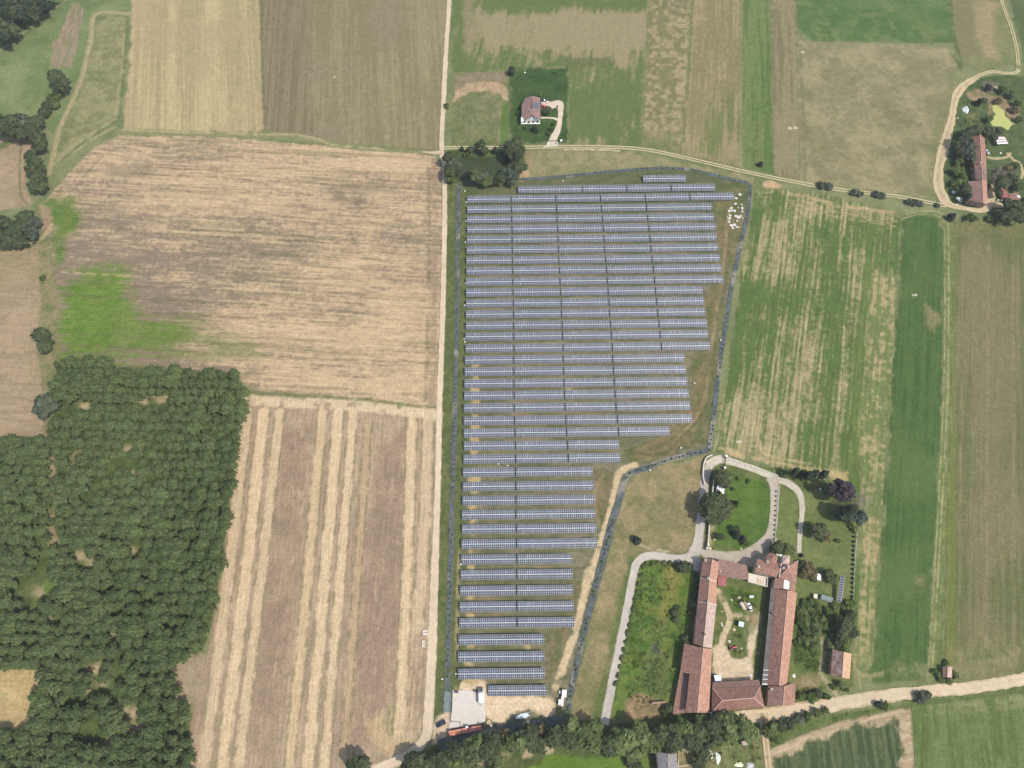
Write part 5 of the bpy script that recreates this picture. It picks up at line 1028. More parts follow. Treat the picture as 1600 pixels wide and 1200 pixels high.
def house(name, label, cat, nw, ne, se, sw, rn, rs_, he, hr, wall, tw, te=None, ridge=True, hip=False, ov=.5):
    """gable (or hip) roof over four eave corners and two ridge ends, all seen in the picture"""
    te = te or tw; A, B, C_, D_ = [np.array(U(*p, he)) for p in (nw, ne, se, sw)]; R1 = np.array(U(*rn, hr)); R2 = np.array(U(*rs_, hr))
    c = (A+B+C_+D_)/4; t = thing(name, label, cat, (c[0], c[1], 0)); q = lambda p: np.array(p[:2])-c
    a, b, cc, d, r1, r2 = [q(p) for p in (A, B, C_, D_, R1, R2)]
    w_ = inset([a, b, cc, d], ov); m = MB(); m.prism(ccw(w_), -.3, he-.12)
    if not hip:
        e1 = np.array(w_[0])*.5+np.array(w_[1])*.5; k1 = r1+(c*0-r1)/max(np.hypot(*r1), 1e-6)*ov; k2 = r2-r2/max(np.hypot(*r2), 1e-6)*ov
        for p0, p1, k in ((w_[0], w_[1], k1), (w_[2], w_[3], k2)):
            m.poly([Z(p0, he-.12), Z(p1, he-.12), Z(k, hr-.22)]); m.poly([Z(p1, he-.12), Z(p0, he-.12), Z(k, hr-.22)])
    m.build('wall', wall, t)
    def slope(pts, mat):
        n_ = np.cross(np.array(pts[1])-np.array(pts[0]), np.array(pts[2])-np.array(pts[0]))
        if n_[2] < 0: pts = pts[::-1]
        MB().slab(pts, .22).build('roof_slope', mat, t)
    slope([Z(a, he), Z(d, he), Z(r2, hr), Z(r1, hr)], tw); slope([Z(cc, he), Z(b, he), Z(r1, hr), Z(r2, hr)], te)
    if hip:
        slope([Z(b, he), Z(a, he), Z(r1, hr)], te); slope([Z(d, he), Z(cc, he), Z(r2, hr)], te)
    if ridge:
        m = MB(); m.bar(Z(r1, hr+.02), Z(r2, hr+.02), .17, 6)
        if hip:
            for e, r in ((a, r1), (b, r1), (cc, r2), (d, r2)): m.bar(Z(e, he+.05), Z(r, hr+.02), .15, 6)
        m.build('ridge_tiles', RIDGE, t)
    t['_w'] = 0; del t['_w']
    return t, c, [np.array(p) for p in w_]
def chimney(t, c, px, py, z0, z1, s=.8, mat=None):
    x, y = U(px, py, (z0+z1)/2); o = MB().box(x-c[0], y-c[1], z0, s, s, z1-z0).box(x-c[0], y-c[1], z1-.02, s*1.25, s*1.25, .14).build('chimney', mat or CHIM, t)
    MB().box(x-c[0], y-c[1], z1+.12, s*.55, s*.55, .06).build('flue', DARK, o)
# west range of the big farm, three abutting barns
he, hr = 6.2, 9.0
t, c, w_ = house('barn', 'northern tiled barn of the west range, dark western and orange eastern slope', 'barn', (1099, 871), (1125, 879), (1120, 908), (1094, 902.5), (1113, 874), (1108.5, 905), he, hr, BRICK, TILE, TILE_SUN)
chimney(t, c, 1102, 876, 6.8, 8.4); add_windows(t, w_[0], w_[3], 3, 3)
t, c, w_ = house('barn', 'second tiled barn of the west range, between white verge lines', 'barn', (1094, 903), (1120, 908.6), (1119.2, 944.4), (1090.4, 940), (1108.6, 905.4), (1105.8, 941.2), he, hr, BRICK, TILE, TILE_SUN)
chimney(t, c, 1106.5, 904, 8.2, 9.8); add_windows(t, w_[0], w_[3], 3, 4)
m = MB(); m.bar(Z(np.array(U(1094, 903, he))-c, he+.1), Z(np.array(U(1108.6, 905.4, hr))-c, hr+.1), .2, 5); m.bar(Z(np.array(U(1108.6, 905.4, hr))-c, hr+.1), Z(np.array(U(1120, 908.6, he))-c, he+.1), .2, 5); m.build('verge_tiles', CREAM, t)
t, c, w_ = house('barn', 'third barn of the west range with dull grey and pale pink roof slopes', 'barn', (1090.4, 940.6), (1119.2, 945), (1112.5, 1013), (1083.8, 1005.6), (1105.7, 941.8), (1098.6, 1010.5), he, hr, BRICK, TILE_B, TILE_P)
chimney(t, c, 1101, 991, 8.2, 9.6, .7, TILE_B); chimney(t, c, 1106, 941, 8.2, 9.7); add_windows(t, w_[0], w_[3], 3, 6)
m = MB(); m.bar(Z(np.array(U(1090.4, 940.6, he))-c, he+.1), Z(np.array(U(1105.7, 941.8, hr))-c, hr+.1), .2, 5); m.bar(Z(np.array(U(1105.7, 941.8, hr))-c, hr+.1), Z(np.array(U(1119.2, 945, he))-c, he+.1), .2, 5); m.build('verge_tiles', CREAM, t)
# south-west barn: main roof and a lower lean-to split by a step
t, c, w_ = house('barn', 'large south-west barn with wide dark tiled slope and a long dark roof step', 'barn', (1069.4, 1005), (1112.5, 1014.4), (1108, 1113.8), (1068, 1114.6), (1098.8, 1012.5), (1089.4, 1113.6), 6.0, 10.0, BRICK, TILE, TILE_SUN)
# replace the west slope by a full northern part, a shorter southern part and the lean-to
for o in [o for o in t.children if o.name.startswith('roof_slope')][:1]+[o for o in t.children if o.name.startswith('wall')]: bpy.data.objects.remove(o)
P3 = lambda px, py, z: Z(np.array(U(px, py, z))-c, z)
MB().slab([P3(1069.4, 1005, 5.4), P3(1063, 1049, 5.4), P3(1094.6, 1056, 10.0), P3(1098.8, 1012.5, 10.0)], .22).build('roof_slope', TILE, t)
MB().slab([P3(1077.6, 1051.2, 7.3), P3(1070.8, 1113.8, 7.3), P3(1089.4, 1113.6, 10.0), P3(1094.6, 1056, 10.0)], .22).build('roof_slope', TILE, t)
MB().slab([P3(1062.8, 1049.6, 3.3), P3(1050.6, 1115.6, 3.3), P3(1070, 1114.2, 4.5), P3(1077, 1052, 4.5)], .22).build('lean_to_roof', TILE, t)
LW = [np.array(U(*p, 3.3))-c for p in ((1063, 1050), (1051.5, 1115), (1068, 1114), (1076, 1051))]; MB().prism(ccw(inset(LW, .3)), -.3, 3.0).build('lean_to_wall', BRICK, t)
MB().prism(ccw([P3(*p, 5)[:2] for p in ((1071, 1007.5), (1065, 1048), (1080, 1052), (1073, 1112.5), (1106, 1112), (1110.5, 1016))]), -.3, 5.1).build('wall', BRICK, t)
m = MB(); m.bar(P3(1063, 1048.6, 5.55), P3(1074, 1051, 7.1), .16, 5); m.build('verge_tiles', RIDGE, t); add_windows(t, w_[1], w_[2], 3, 5); chimney(t, c, 1110, 1114, 5.5, 7.2, .6)
# south house: hip roof and a steeper pent roof on the yard side
t, c, w_ = house('farmhouse', 'brown hipped farmhouse closing the south side of the courtyard', 'house', (1113, 1075), (1188, 1072), (1194.4, 1105), (1111.9, 1112.5), (1128.5, 1094.4), (1178, 1090.6), 6.4, 9.6, PLASTER, TILE, TILE, hip=False, ridge=False)
for o in [o for o in t.children if o.name.startswith('roof_slope') or o.name.startswith('wall')]: bpy.data.objects.remove(o)
P3 = lambda px, py, z: Z(np.array(U(px, py, z))-c, z)
nw_, ne_, se_, sw_, rw_, re_ = P3(1113, 1075, 6.4), P3(1188, 1072, 6.4), P3(1194.4, 1105, 5.6), P3(1111.9, 1112.5, 5.6), P3(1128.5, 1094.4, 9.6), P3(1178, 1090.6, 9.6)
TILE_S = tile_mat('dark_red_tiles', (.21, .11, .085), (.26, .14, .105), (.14, .085, .07), .6)
for pts, mt in (((nw_, rw_, re_, ne_), TILE_S), ((ne_, re_, se_), TILE_S), ((se_, re_, rw_, sw_), TILE_S), ((sw_, rw_, nw_), TILE_S)): MB().slab(pts, .2).build('roof_slope', mt, t)
MB().slab([P3(1113.8, 1066.3, 4.6), P3(1112.8, 1075, 6.15), P3(1188.3, 1072, 6.15), P3(1186, 1062, 4.6)], .18).build('pent_roof', TILE_B, t)
m = MB()
for e, r in ((nw_, rw_), (sw_, rw_), (ne_, re_), (se_, re_), (rw_, re_)): m.bar((e[0], e[1], e[2]+.05), (r[0], r[1], r[2]+.05), .2, 6)
m.build('ridge_tiles', RIDGE, t)
LW = [np.array(U(*p, 5))-c for p in ((1114, 1068), (1186, 1064), (1193, 1104), (1113, 1111))]; LW = inset(LW, .5); MB().prism(ccw(LW), -.3, 4.35).build('wall', PLASTER, t); add_windows(t, LW[2], LW[3], 1.6, 7, door=(3,))
chimney(t, c, 1131, 1112, 5.6, 7.4, .6)
# east wing and annex
t, c, w_ = house('barn', 'long east wing with red tiled roof and a grey strip along the yard eave', 'barn', (1211, 920.4), (1245.5, 926.5), (1229.5, 1072), (1199, 1070.6), (1231, 922.4), (1217.3, 1071), 5.6, 8.6, BRICK, TILE, TILE_SUN)
P3 = lambda px, py, z: Z(np.array(U(px, py, z))-c, z)
MB().slab([P3(1204.6, 919.6, 4.7), P3(1190.4, 1069.8, 4.7), P3(1198.8, 1070.4, 5.55), P3(1210.8, 920.2, 5.55)], .12).build('fibre_cement_strip', SHEET_G, t)
m = MB()
for py_, w2 in ((1046.5, .25), (1054, .3), (1061, .22), (1068, .5)):
    k = (py_-920)/150; m.slab([P3(1204.6-14*k, py_, 4.82), P3(1204.6-14*k, py_+1.3*w2*3, 4.82), P3(1211-12*k, py_+1.3*w2*3, 5.66), P3(1211-12*k, py_, 5.66)], .06)
m.build('replaced_sheets', WHITE, t)
m = MB()
for a, b in ((1206.5, 953), (1203.5, 956), (1205, 958), (1202, 1025.5)): m.slab([P3(a-1.6, b, 4.95), P3(a-1.7, b+2, 4.95), P3(a+1.6, b+2.1, 5.5), P3(a+1.7, b+.1, 5.5)], .05)
m.build('missing_sheets', DARK, t); add_windows(t, w_[0], w_[3], 2.4, 9, 1.0, 1.3, (2, 6)); add_windows(t, w_[2], w_[1], 2.4, 6)
t, c, w_ = house('barn', 'short red tiled annex at the south end of the east wing', 'barn', (1200.6, 1072), (1243, 1066), (1241.9, 1101.3), (1198.8, 1103.8), (1225.6, 1072), (1223.6, 1102), 5.4, 8.0, BRICK, TILE_B, TILE)
chimney(t, c, 1205, 1077, 6.0, 7.6, .7); add_windows(t, w_[3], w_[2], 2.0, 4, door=(1,))
# north range
t, c, w_ = house('farmhouse', 'brown tiled north range linking the west barns to the manor', 'house', (1122, 873.5), (1167.3, 883.5), (1169.5, 906), (1124.5, 899), (1123.5, 876), (1168, 885.5), 6.2, 7.8, PLASTER, TILE_B, TILE_B, ridge=False)
for o in [o for o in t.children if o.name.startswith('roof_slope')]: bpy.data.objects.remove(o)
for o in [o for o in t.children if o.name.startswith('wall')]: bpy.data.objects.remove(o)
P3 = lambda px, py, z: Z(np.array(U(px, py, z))-c, z)
MB().slab([P3(1122.5, 873.2, 6.8), P3(1121.5, 899.5, 5.6), P3(1169.4, 906, 5.6), P3(1167.3, 883.3, 6.8)], .2).build('roof_slope', TILE_B, t)
LW = inset([np.array(U(*p, 5.6))-c for p in ((1122, 875), (1121, 898), (1169, 905), (1167, 884))], .5); MB().prism(ccw(LW), -.3, 5.3).build('wall', PLASTER, t); add_windows(t, LW[1], LW[2], 1.4, 5, door=(2,)); chimney(t, c, 1125, 893, 5.8, 7.3, .6)
x, y = U(1130, 907.5, 3.6); t = thing('lean_to_shed', 'small dull red lean-to shed in the courtyard corner', 'shed', (x, y, 0)); P3 = lambda px, py, z: Z(np.array(U(px, py, z))-np.array([x, y]), z)
MB().slab([P3(1122.5, 900, 4.2), P3(1121.5, 914, 3.6), P3(1134, 916.5, 3.6), P3(1135.5, 902, 4.2)], .12).build('roof', TILE_R, t); MB().prism(ccw(inset([P3(1122.5, 900, 3)[:2], P3(1121.5, 914, 3)[:2], P3(1134, 916.5, 3)[:2], P3(1135.5, 902, 3)[:2]], .3)), -.3, 3.4).build('wall', BRICK, t)
# the manor
t, c, w_ = house('manor_house', 'reddish manor house with small turret, tower and white terrace', 'house', (1184, 874), (1221, 880), (1214, 902), (1180.5, 893), (1186, 882), (1217, 890.5), 8.0, 10.2, PLASTER, TILE, TILE, ridge=False)
for o in [o for o in t.children if o.name.startswith('roof_slope') or o.name.startswith('wall')]: bpy.data.objects.remove(o)
P3 = lambda px, py, z: Z(np.array(U(px, py, z))-c, z)
def block(P, z0, z1, mat, nm='wall', ins=.4): L_ = inset([np.array(U(*p, z1))-c for p in P], ins); MB().prism(ccw(L_), z0, z1-.1).build(nm, mat, t); return L_
b1 = block([(1184, 873), (1220, 880.5), (1213.5, 902), (1180.5, 892.5)], -.3, 8.0, PLASTER); add_windows(t, b1[3], b1[2], 5.2, 5, .9, 1.4); add_windows(t, b1[3], b1[2], 1.6, 5, .9, 1.4, (2,))
MB().slab([P3(1183.5, 873, 8.0), P3(1181, 884, 10.2), P3(1218, 891.5, 10.2), P3(1221, 880.5, 8.0)], .2).build('roof_slope', TILE, t)
MB().slab([P3(1181, 884, 10.2), P3(1180, 893, 8.0), P3(1213.5, 902.3, 8.0), P3(1218, 891.5, 10.2)], .2).build('roof_slope', TILE, t)
MB().bar(P3(1221, 880, 9.6), P3(1217.4, 901.5, 9.2), .28, 5).build('parapet', CREAM, t)
b2 = block([(1222, 880), (1247.3, 876), (1243.5, 911), (1217.5, 902)], -.3, 7.6, PLASTER); add_windows(t, b2[2], b2[1], 4.8, 4); add_windows(t, b2[2], b2[1], 1.4, 4)
ap = P3(1231.5, 887.5, 10.4)
for e0, e1 in (((1221.6, 880.4), (1217.2, 901.8)), ((1217.2, 901.8), (1243.6, 911.5)), ((1243.6, 911.5), (1247.6, 875.5)), ((1247.6, 875.5), (1221.6, 880.4))):
    MB().slab([P3(*e0, 7.6), P3(*e1, 7.6), ap], .2).build('roof_slope', TILE, t)
m = MB()
for e in ((1221.6, 880.4), (1217.2, 901.8), (1243.6, 911.5), (1247.6, 875.5)): q = P3(*e, 7.65); m.bar(q, (ap[0], ap[1], ap[2]+.05), .13, 5)
m.build('ridge_tiles', RIDGE, t)
tw_ = block([(1223.5, 867.8), (1233.6, 868.6), (1233, 881), (1222, 879.8)], -.3, 10.6, CREAM, 'tower', .1); q = [P3(*e, 10.7) for e in ((1223, 867.4), (1222, 880.2), (1233.4, 881.4), (1234.2, 868.2))]; ap2 = P3(1228.3, 873.6, 11.6)
for i in range(4): MB().slab([q[i], q[(i+1) % 4], ap2], .15).build('tower_roof', TILE_P, t)
x0, y0, _ = P3(1206.5, 872.5, 9.0); rad = 2.9; m = MB(); m.cone(x0, y0, -.3, 8.6, rad*.93, rad*.93, 8); m.build('turret', PLASTER, t)
for i in range(8):
    a0, a1 = 2*math.pi*i/8, 2*math.pi*(i+1)/8; MB().slab([(x0+rad*math.cos(a0), y0+rad*math.sin(a0), 8.6), (x0+rad*math.cos(a1), y0+rad*math.sin(a1), 8.6), (x0, y0, 10.6)], .14).build('turret_roof', TILE, t)
b3 = block([(1210, 903), (1224.5, 904.5), (1223.5, 919.5), (1208.5, 919)], -.3, 6.6, PLASTER); MB().slab([P3(1211, 902.5, 7.2), P3(1208.6, 919.4, 6.6), P3(1223.6, 919.8, 7.2), P3(1225, 904, 7.7)], .2).build('roof_slope', TILE_B, t)
b4 = block([(1225, 904.5), (1243.4, 911.6), (1241, 926), (1223.8, 919.8)], -.3, 6.0, PLASTER); MB().slab([P3(1236.4, 909, 6.9), P3(1234.6, 923.4, 6.9), P3(1241.6, 926, 6.4), P3(1243.8, 911.6, 6.4)], .18).build('roof_slope', TILE, t)
tb = [P3(*e, 6.3) for e in ((1225.4, 904.8), (1223.8, 919.6), (1233, 921.6), (1234.6, 906.4))]; MB().slab(tb, .15).build('terrace', WHITE, t)
m = MB()
for i in range(4): a_, b_ = tb[i], tb[(i+1) % 4]; m.bar((a_[0], a_[1], 6.75), (b_[0], b_[1], 6.75), .12, 4)
m.build('terrace_parapet', CREAM, t)
for a, b, z0, z1 in ((1184.5, 886, 8.6, 11), (1223.5, 888, 8.6, 11.2), (1231, 885.5, 9.6, 11.4), (1198.5, 878, 8.4, 10.4)): chimney(t, c, a, b, z0, z1, .8)
m = MB()
for a, b in ((1215.3, 866.6), (1219.8, 867.4)): x, y = U(a, b, 1.2); m.box(x-c[0], y-c[1], 0, 1.1, .9, 1.2)
m.build('garden_vases', WHITE, t)
# low flat roofed court in front of the manor
x, y = U(1184, 906, 3); t = thing('walled_court', 'cream walled court with flat terrace between north range and manor', 'terrace', (x, y, 0)); c = np.array([x, y]); P3 = lambda px, py, z: Z(np.array(U(px, py, z))-c, z)
q = [(1170, 896), (1180, 894.5), (1213, 903), (1200, 903.5), (1199, 916), (1169.5, 908)]
MB().prism(ccw([P3(*p, 2.8)[:2] for p in ((1170, 896), (1169.5, 908.5), (1198.6, 916.6), (1199.6, 902.5))]), -.3, 2.8).build('terrace_floor', CREAM, t)
m = MB(); e = [P3(*p, 3.4) for p in ((1170, 896), (1169.5, 908.5), (1198.6, 916.6), (1199.6, 902.5))]
for i in range(4): m.bar(e[i], e[(i+1) % 4], .25, 4)
m.build('parapet', CREAM, t)
MB().slab([P3(1184, 904, 3.1), P3(1183, 911, 3.1), P3(1194, 914, 3.1), P3(1194.6, 907, 3.1)], .25).build('sand_bed', plain('sand', (.5, .4, .28), 1, .05, 0, .2, 1), t)
# small barn, roadside hut
t, c, w_ = house('barn', 'free-standing small barn with patchy brown and bright orange roof slopes', 'barn', (1301, 1014.5), (1330.5, 1021.5), (1327.5, 1061), (1297.5, 1055), (1318.5, 1018.5), (1316, 1058.5), 4.6, 7.2, BRICK, tile_mat('patched_tiles', (.17, .10, .08), (.25, .15, .12), (.46, .38, .33), .9), tile_mat('bright_orange_tiles', (.46, .28, .17), (.52, .33, .2), (.36, .22, .15), .4))  # eastern slope a brighter orange than the patchy western one
add_windows(t, w_[3], w_[2], 1.2, 2, 2.2, 2.0); add_windows(t, w_[0], w_[3], 1.5, 2)
t, c, w_ = house('hut', 'tiny tiled hut alone in the field by the sand road', 'hut', (1473.5, 1041), (1488, 1042), (1487.5, 1058.6), (1472.5, 1058), (1481, 1041.4), (1480.2, 1058.4), 2.8, 3.8, BRICK, TILE_B, TILE_P, ov=.3); add_windows(t, w_[3], w_[2], .8, 1, .8, 1.0)
# grey house at the bottom edge
t, c, w_ = house('house', 'grey slate roofed house half cut off by the bottom edge', 'house', (1025, 1173.5), (1057, 1177), (1062, 1226), (1032, 1226), (1043.5, 1178), (1047, 1226), 5.5, 8.0, PLASTER, SLATE, SLATE); add_windows(t, w_[0], w_[3], 2.2, 4)
# white house in the garden
TILE_W = tile_mat('brown_roof_tiles', (.215, .135, .115), (.26, .165, .14), (.18, .12, .10), .4)
x, y = U(830, 178, 0); t = thing('white_house', 'white house with brown roof and blue solar panels inside the fenced garden', 'house', (x, y, 0)); c = np.array([x, y]); P3 = lambda px, py, z: Z(np.array(U(px, py, z))-c, z)
def wbox(P, z0, z1, mat, nm, ins=.35): L_ = inset([np.array(U(*p, z1))-c for p in P], ins); MB().prism(ccw(L_), z0, z1).build(nm, mat, t); return L_
L1 = wbox([(821.5, 154), (843.5, 156), (844, 184), (816, 184), (816, 163), (821.5, 161.5)], -.3, 5.2, WHITE, 'wall', .2)
MB().slab([P3(821.3, 152.5, 5.4), P3(815.2, 163, 5.4), P3(814.8, 180.8, 5.4), P3(828.6, 177, 7.6), P3(832.4, 149.8, 7.6)][::1], .2).build('roof_slope', TILE_W, t)
MB().slab([P3(832.4, 149.8, 7.6), P3(832.0, 167.8, 7.6), P3(844.2, 172.2, 5.4), P3(843.8, 152.6, 5.4)], .2).build('roof_slope', TILE_W, t)
MB().slab([P3(828.6, 177, 7.62), P3(832, 167.8, 7.62), P3(844.2, 172.4, 5.42), P3(844.6, 185.6, 5.42), P3(838, 184.4, 5.9), P3(832.2, 180.2, 7.0)], .2).build('roof_slope', TILE_W, t)
MB().slab([P3(814.8, 181, 5.42), P3(819.4, 187.2, 4.9), P3(832, 182, 6.4), P3(828.6, 177, 7.6)], .2).build('porch_roof', TILE_W, t)
MB().bar(P3(832.4, 150, 7.65), P3(831.8, 180, 7.65), .14, 6).build('ridge_tiles', plain('brown_ridge', (.3, .2, .16), .9, .1), t)
pv = MB(); pf = MB()
for r_ in range(3):
    for k in range(4):
        def pp(u, v, dz): p = np.array(P3(832.8, 159.8, 7.5))*(1-u)*(1-v)+np.array(P3(842.8, 161.2, 5.75))*u*(1-v)+np.array(P3(832.6, 168.0, 7.5))*(1-u)*v+np.array(P3(842.6, 171.4, 5.75))*u*v; return (p[0], p[1], p[2]+dz)
        u0, u1, v0, v1 = (r_+.04)/3, (r_+.96)/3, (k+.04)/4, (k+.96)/4; pf.slab([pp(u0, v0, .16), pp(u0, v1, .16), pp(u1, v1, .16), pp(u1, v0, .16)], .05)
        g_ = .02; pv.slab([pp(u0+g_, v0+g_, .18), pp(u0+g_, v1-g_, .18), pp(u1-g_, v1-g_, .18), pp(u1-g_, v0+g_, .18)], .01)
pf.build('solar_panel_frames', plain('dark_alu', (.2, .21, .23), .5, .3), t); pv.build('solar_panels', plain('blue_cells', (.075, .095, .14), .25, .5), t)
wbox([(814.2, 185), (843.6, 185), (844, 193.4), (814, 193.6)], -.1, .35, WHITE, 'porch_floor', .05)
add_windows(t, np.array(U(816, 184.5, 5))-c, np.array(U(844, 184.5, 5))-c, 1.0, 4, 1.2, 1.6, (1,)); chimney(t, c, 829, 173, 7.0, 8.6, .7)
for a in (815.5, 829, 843): x2, y2 = U(a, 192.6, 0); MB().box(x2-c[0], y2-c[1], .3, .3, .3, 3.6).build('porch_column', WHITE, t)
MB().slab([P3(814.4, 181.5, 4.9), P3(814, 190, 4.4), P3(818.6, 189.6, 4.4), P3(819.2, 182.5, 4.9)], .12).build('awning', WHITE, t)
# eastern farmstead
t, c, w_ = house('farmhouse', 'northern red tiled end of the long farmhouse by the algae pond', 'house', (1520.5, 209.5), (1538.5, 210.5), (1541.5, 262), (1522.5, 262), (1531, 208.5), (1534, 262), 5.0, 7.0, BRICK, TILE, TILE); chimney(t, c, 1532, 255.5, 6.2, 7.9, .8); chimney(t, c, 1537.5, 257, 5.6, 7.2, .7); add_windows(t, w_[2], w_[1], 1.5, 5); add_windows(t, w_[0], w_[3], 1.5, 5)
t, c, w_ = house('farmhouse', 'brown middle part of the long farmhouse with a grey strip at its west eave', 'house', (1522.5, 262.4), (1541.7, 262.4), (1542.4, 282), (1524.5, 281), (1534.2, 262.4), (1535, 281.5), 4.8, 6.8, BRICK, TILE_B, TILE_B); P3 = lambda px, py, z: Z(np.array(U(px, py, z))-c, z)
MB().slab([P3(1519.6, 250, 3.6), P3(1520, 277, 3.6), P3(1524.2, 278, 4.4), P3(1522.4, 250, 4.4)], .12).build('fibre_cement_strip', SHEET_G, t); chimney(t, c, 1537.5, 270.5, 5.6, 7.0, .7); add_windows(t, w_[2], w_[1], 1.5, 3)
t, c, w_ = house('farmhouse', 'wide southern end of the long farmhouse, dark red western and salmon eastern slope', 'house', (1512.5, 283.5), (1542.4, 282.4), (1542.6, 319), (1513, 312.5), (1534.8, 281.6), (1536.5, 317.5), 4.8, 7.2, BRICK, TILE_B, TILE_SUN); add_windows(t, w_[2], w_[1], 1.5, 4, door=(2,)); add_windows(t, w_[3], w_[2], 1.5, 3)
x, y = U(1564, 218, 2.6); t = thing('striped_shed', 'open shed roofed in white and reddish stripes south of the algae pond', 'shed', (x, y, 0)); c = np.array([x, y]); P3 = lambda px, py, z: Z(np.array(U(px, py, z))-c, z); STR_R = plain('reddish_sheet', (.33, .2, .18), .8, .2)
for k in range(6):
    v0, v1 = k/6, (k+1)/6-.004; A_ = np.array(P3(1552.5, 212, 3)); B_ = np.array(P3(1569.5, 213, 2.6)); D2 = np.array(P3(1558.5, 225.3, 3)); E2 = np.array(P3(1575.5, 224.3, 2.6))
    MB().slab([A_+(D2-A_)*v0, A_+(D2-A_)*v1, B_+(E2-B_)*v1, B_+(E2-B_)*v0], .06).build('roof_sheet', WHITE if k % 2 else (STR_R if k < 5 else WHITE), t)
m = MB()
for e in ((1553.5, 213), (1569, 213.6), (1559, 224.4), (1574.6, 223.6)): q = P3(*e, 0); m.bar((q[0], q[1], -.2), (q[0], q[1], 2.55), .09, 5)
m.build('posts', WOOD, t)
for nm, lb, cs, mt in (('shed', 'dark red sheet-roofed shed beside the sandy yard', ((1562.5, 285.3), (1566, 308), (1576.5, 309.5), (1575.4, 302)), TILE_R), ('shed', 'brownish red low shed with a white patch at the yard edge', ((1576.5, 303), (1577.5, 314), (1597, 316.5), (1591, 300.5)), TILE_B)):
    x, y = U(*np.mean(cs, 0), 2.6); t = thing(nm, lb, 'shed', (x, y, 0)); c = np.array([x, y]); P3 = lambda px, py, z: Z(np.array(U(px, py, z))-c, z)
    MB().slab([P3(*cs[0], 3.2), P3(*cs[1], 2.7), P3(*cs[2], 2.7), P3(*cs[3], 3.2)], .12).build('roof', mt, t); MB().prism(ccw(inset([P3(*p, 2.6)[:2] for p in cs], .35)), -.2, 2.5).build('wall', BRICK, t)
    if mt is TILE_B: MB().slab([P3(1589, 305.5, 3.12), P3(1590, 308, 3.06), P3(1594.6, 309, 3.02), P3(1593.5, 305.5, 3.1)], .05).build('white_sheet', WHITE, t)
# three transformer cabins in a row
TERRA = plain('terracotta_sheet', (.52, .22, .15), .8, .2, 0, .1, .5)
cab = [((700.5, 1142.2), (720.5, 1138.4), (721, 1146.6), (702, 1151.2), 'western long cabin of the terracotta roofed row below the concrete pad'), ((721.3, 1138.2), (731.3, 1136.4), (731.8, 1144.3), (721.8, 1146.5), 'short middle cabin of the terracotta roofed row, white box on its edge'), ((732, 1136.2), (752.6, 1133), (753, 1139.8), (732.5, 1144.2), 'eastern long cabin of the terracotta roofed row')]
for a_, b_, c_, d_, lb in cab:
    x, y = U((a_[0]+c_[0])/2, (a_[1]+c_[1])/2, 2.6); c = np.array([x, y]); P3 = lambda px, py, z: Z(np.array(U(px, py, z))-c, z); t = thing('transformer_cabin', lb, 'cabin', (x, y, 0), 0, 'transformer cabins below the pad')
    A_, B_, C2, D2 = [np.array(P3(*p, 2.6)) for p in (a_, b_, c_, d_)]; M1 = (A_+D2)/2; M2 = (B_+C2)/2; L_ = inset([p[:2] for p in (A_, B_, C2, D2)], .1); MB().prism(ccw(L_), -.3, 2.45).build('wall', plain('cabin_wall', (.30, .20, .17), .9, .1), t)
    up = np.array([0, 0, .18])
    for q in ((A_, M1+up, M2+up, B_), (M1+up, D2, C2, M2+up)): MB().slab([tuple(p) for p in q], .12).build('roof_panel', TERRA, t)
    MB().bar(tuple(M1+up*1.3), tuple(M2+up*1.3), .09, 4).build('ridge_seam', plain('dark_seam', (.12, .06, .05), .9, .1), t)
    d = (B_-A_)[:2]; Lr = np.hypot(*d); d /= Lr; nr = np.array([-d[1], d[0]])
    for k in range(2 if Lr > 4 else 1):
        p = A_[:2]+d*Lr*(k+.5)/(2 if Lr > 4 else 1)+nr*(-.12); MB().box(p[0], p[1], .1, 1.0, .1, 2.0, math.atan2(d[1], d[0])).build('door', plain('steel_door', (.22, .22, .22), .6, .3), t)
    if 'white box' in lb: q = P3(729.5, 1136, 2.7); MB().box(q[0], q[1], 2.5, 1.1, .7, .6, .2).build('vent_box', WHITE, t)

# ------------------------------------------------------------------ water, pads, small structures
def flat_patch(name, P, z, mat, sm=True, wob=0, **kw):
    W = UU(P); W = smooth(W, 6, True) if sm else W
    if wob: W = W+np.stack([fbm(W[:, 0], W[:, 1], 3, 3, 600), fbm(W[:, 0], W[:, 1], 3, 3, 601)], 1)*wob
    W = ccw(W); return MB().poly([(p[0], p[1], z) for p in W]).build(name, mat, **kw)
wm, n_, l_, b_ = new_mat('pond_water'); b_.inputs['Base Color'].default_value = (*C(72, 84, 50), 1); b_.inputs['Roughness'].default_value = .12; set_spec(b_, .35)
nz = n_.new('ShaderNodeTexNoise'); nz.inputs['Scale'].default_value = .7; bp = n_.new('ShaderNodeBump'); bp.inputs['Distance'].default_value = .03; l_.new(nz.outputs['Fac'], bp.inputs['Height']); l_.new(bp.outputs[0], b_.inputs['Normal'])
flat_patch('pond_water', [(716, 247), (735, 245), (760, 246), (790, 245), (806, 250), (804, 262), (785, 268), (770, 274), (755, 282), (735, 276), (716, 282), (709, 272), (712, 256)], .16, wm, True, .6, kind='structure')
flat_patch('algae_pond', [(1551, 167), (1556, 162), (1561, 168), (1567, 172), (1570, 182), (1584, 193), (1578, 198), (1575, 204), (1564, 199), (1552, 197), (1545, 187), (1556, 180), (1553, 174)], .17, plain('duckweed', C(198, 206, 116), .9, .1, 0, .08, .6, C(206, 208, 130)), False, 1.0, kind='structure')
flat_patch('concrete_pad', [(707.5, 1078), (757.5, 1079.5), (758.5, 1096), (758.5, 1127), (750, 1131), (700, 1139.5), (704, 1128), (706.5, 1110)], .34, CONC, False, kind='structure')
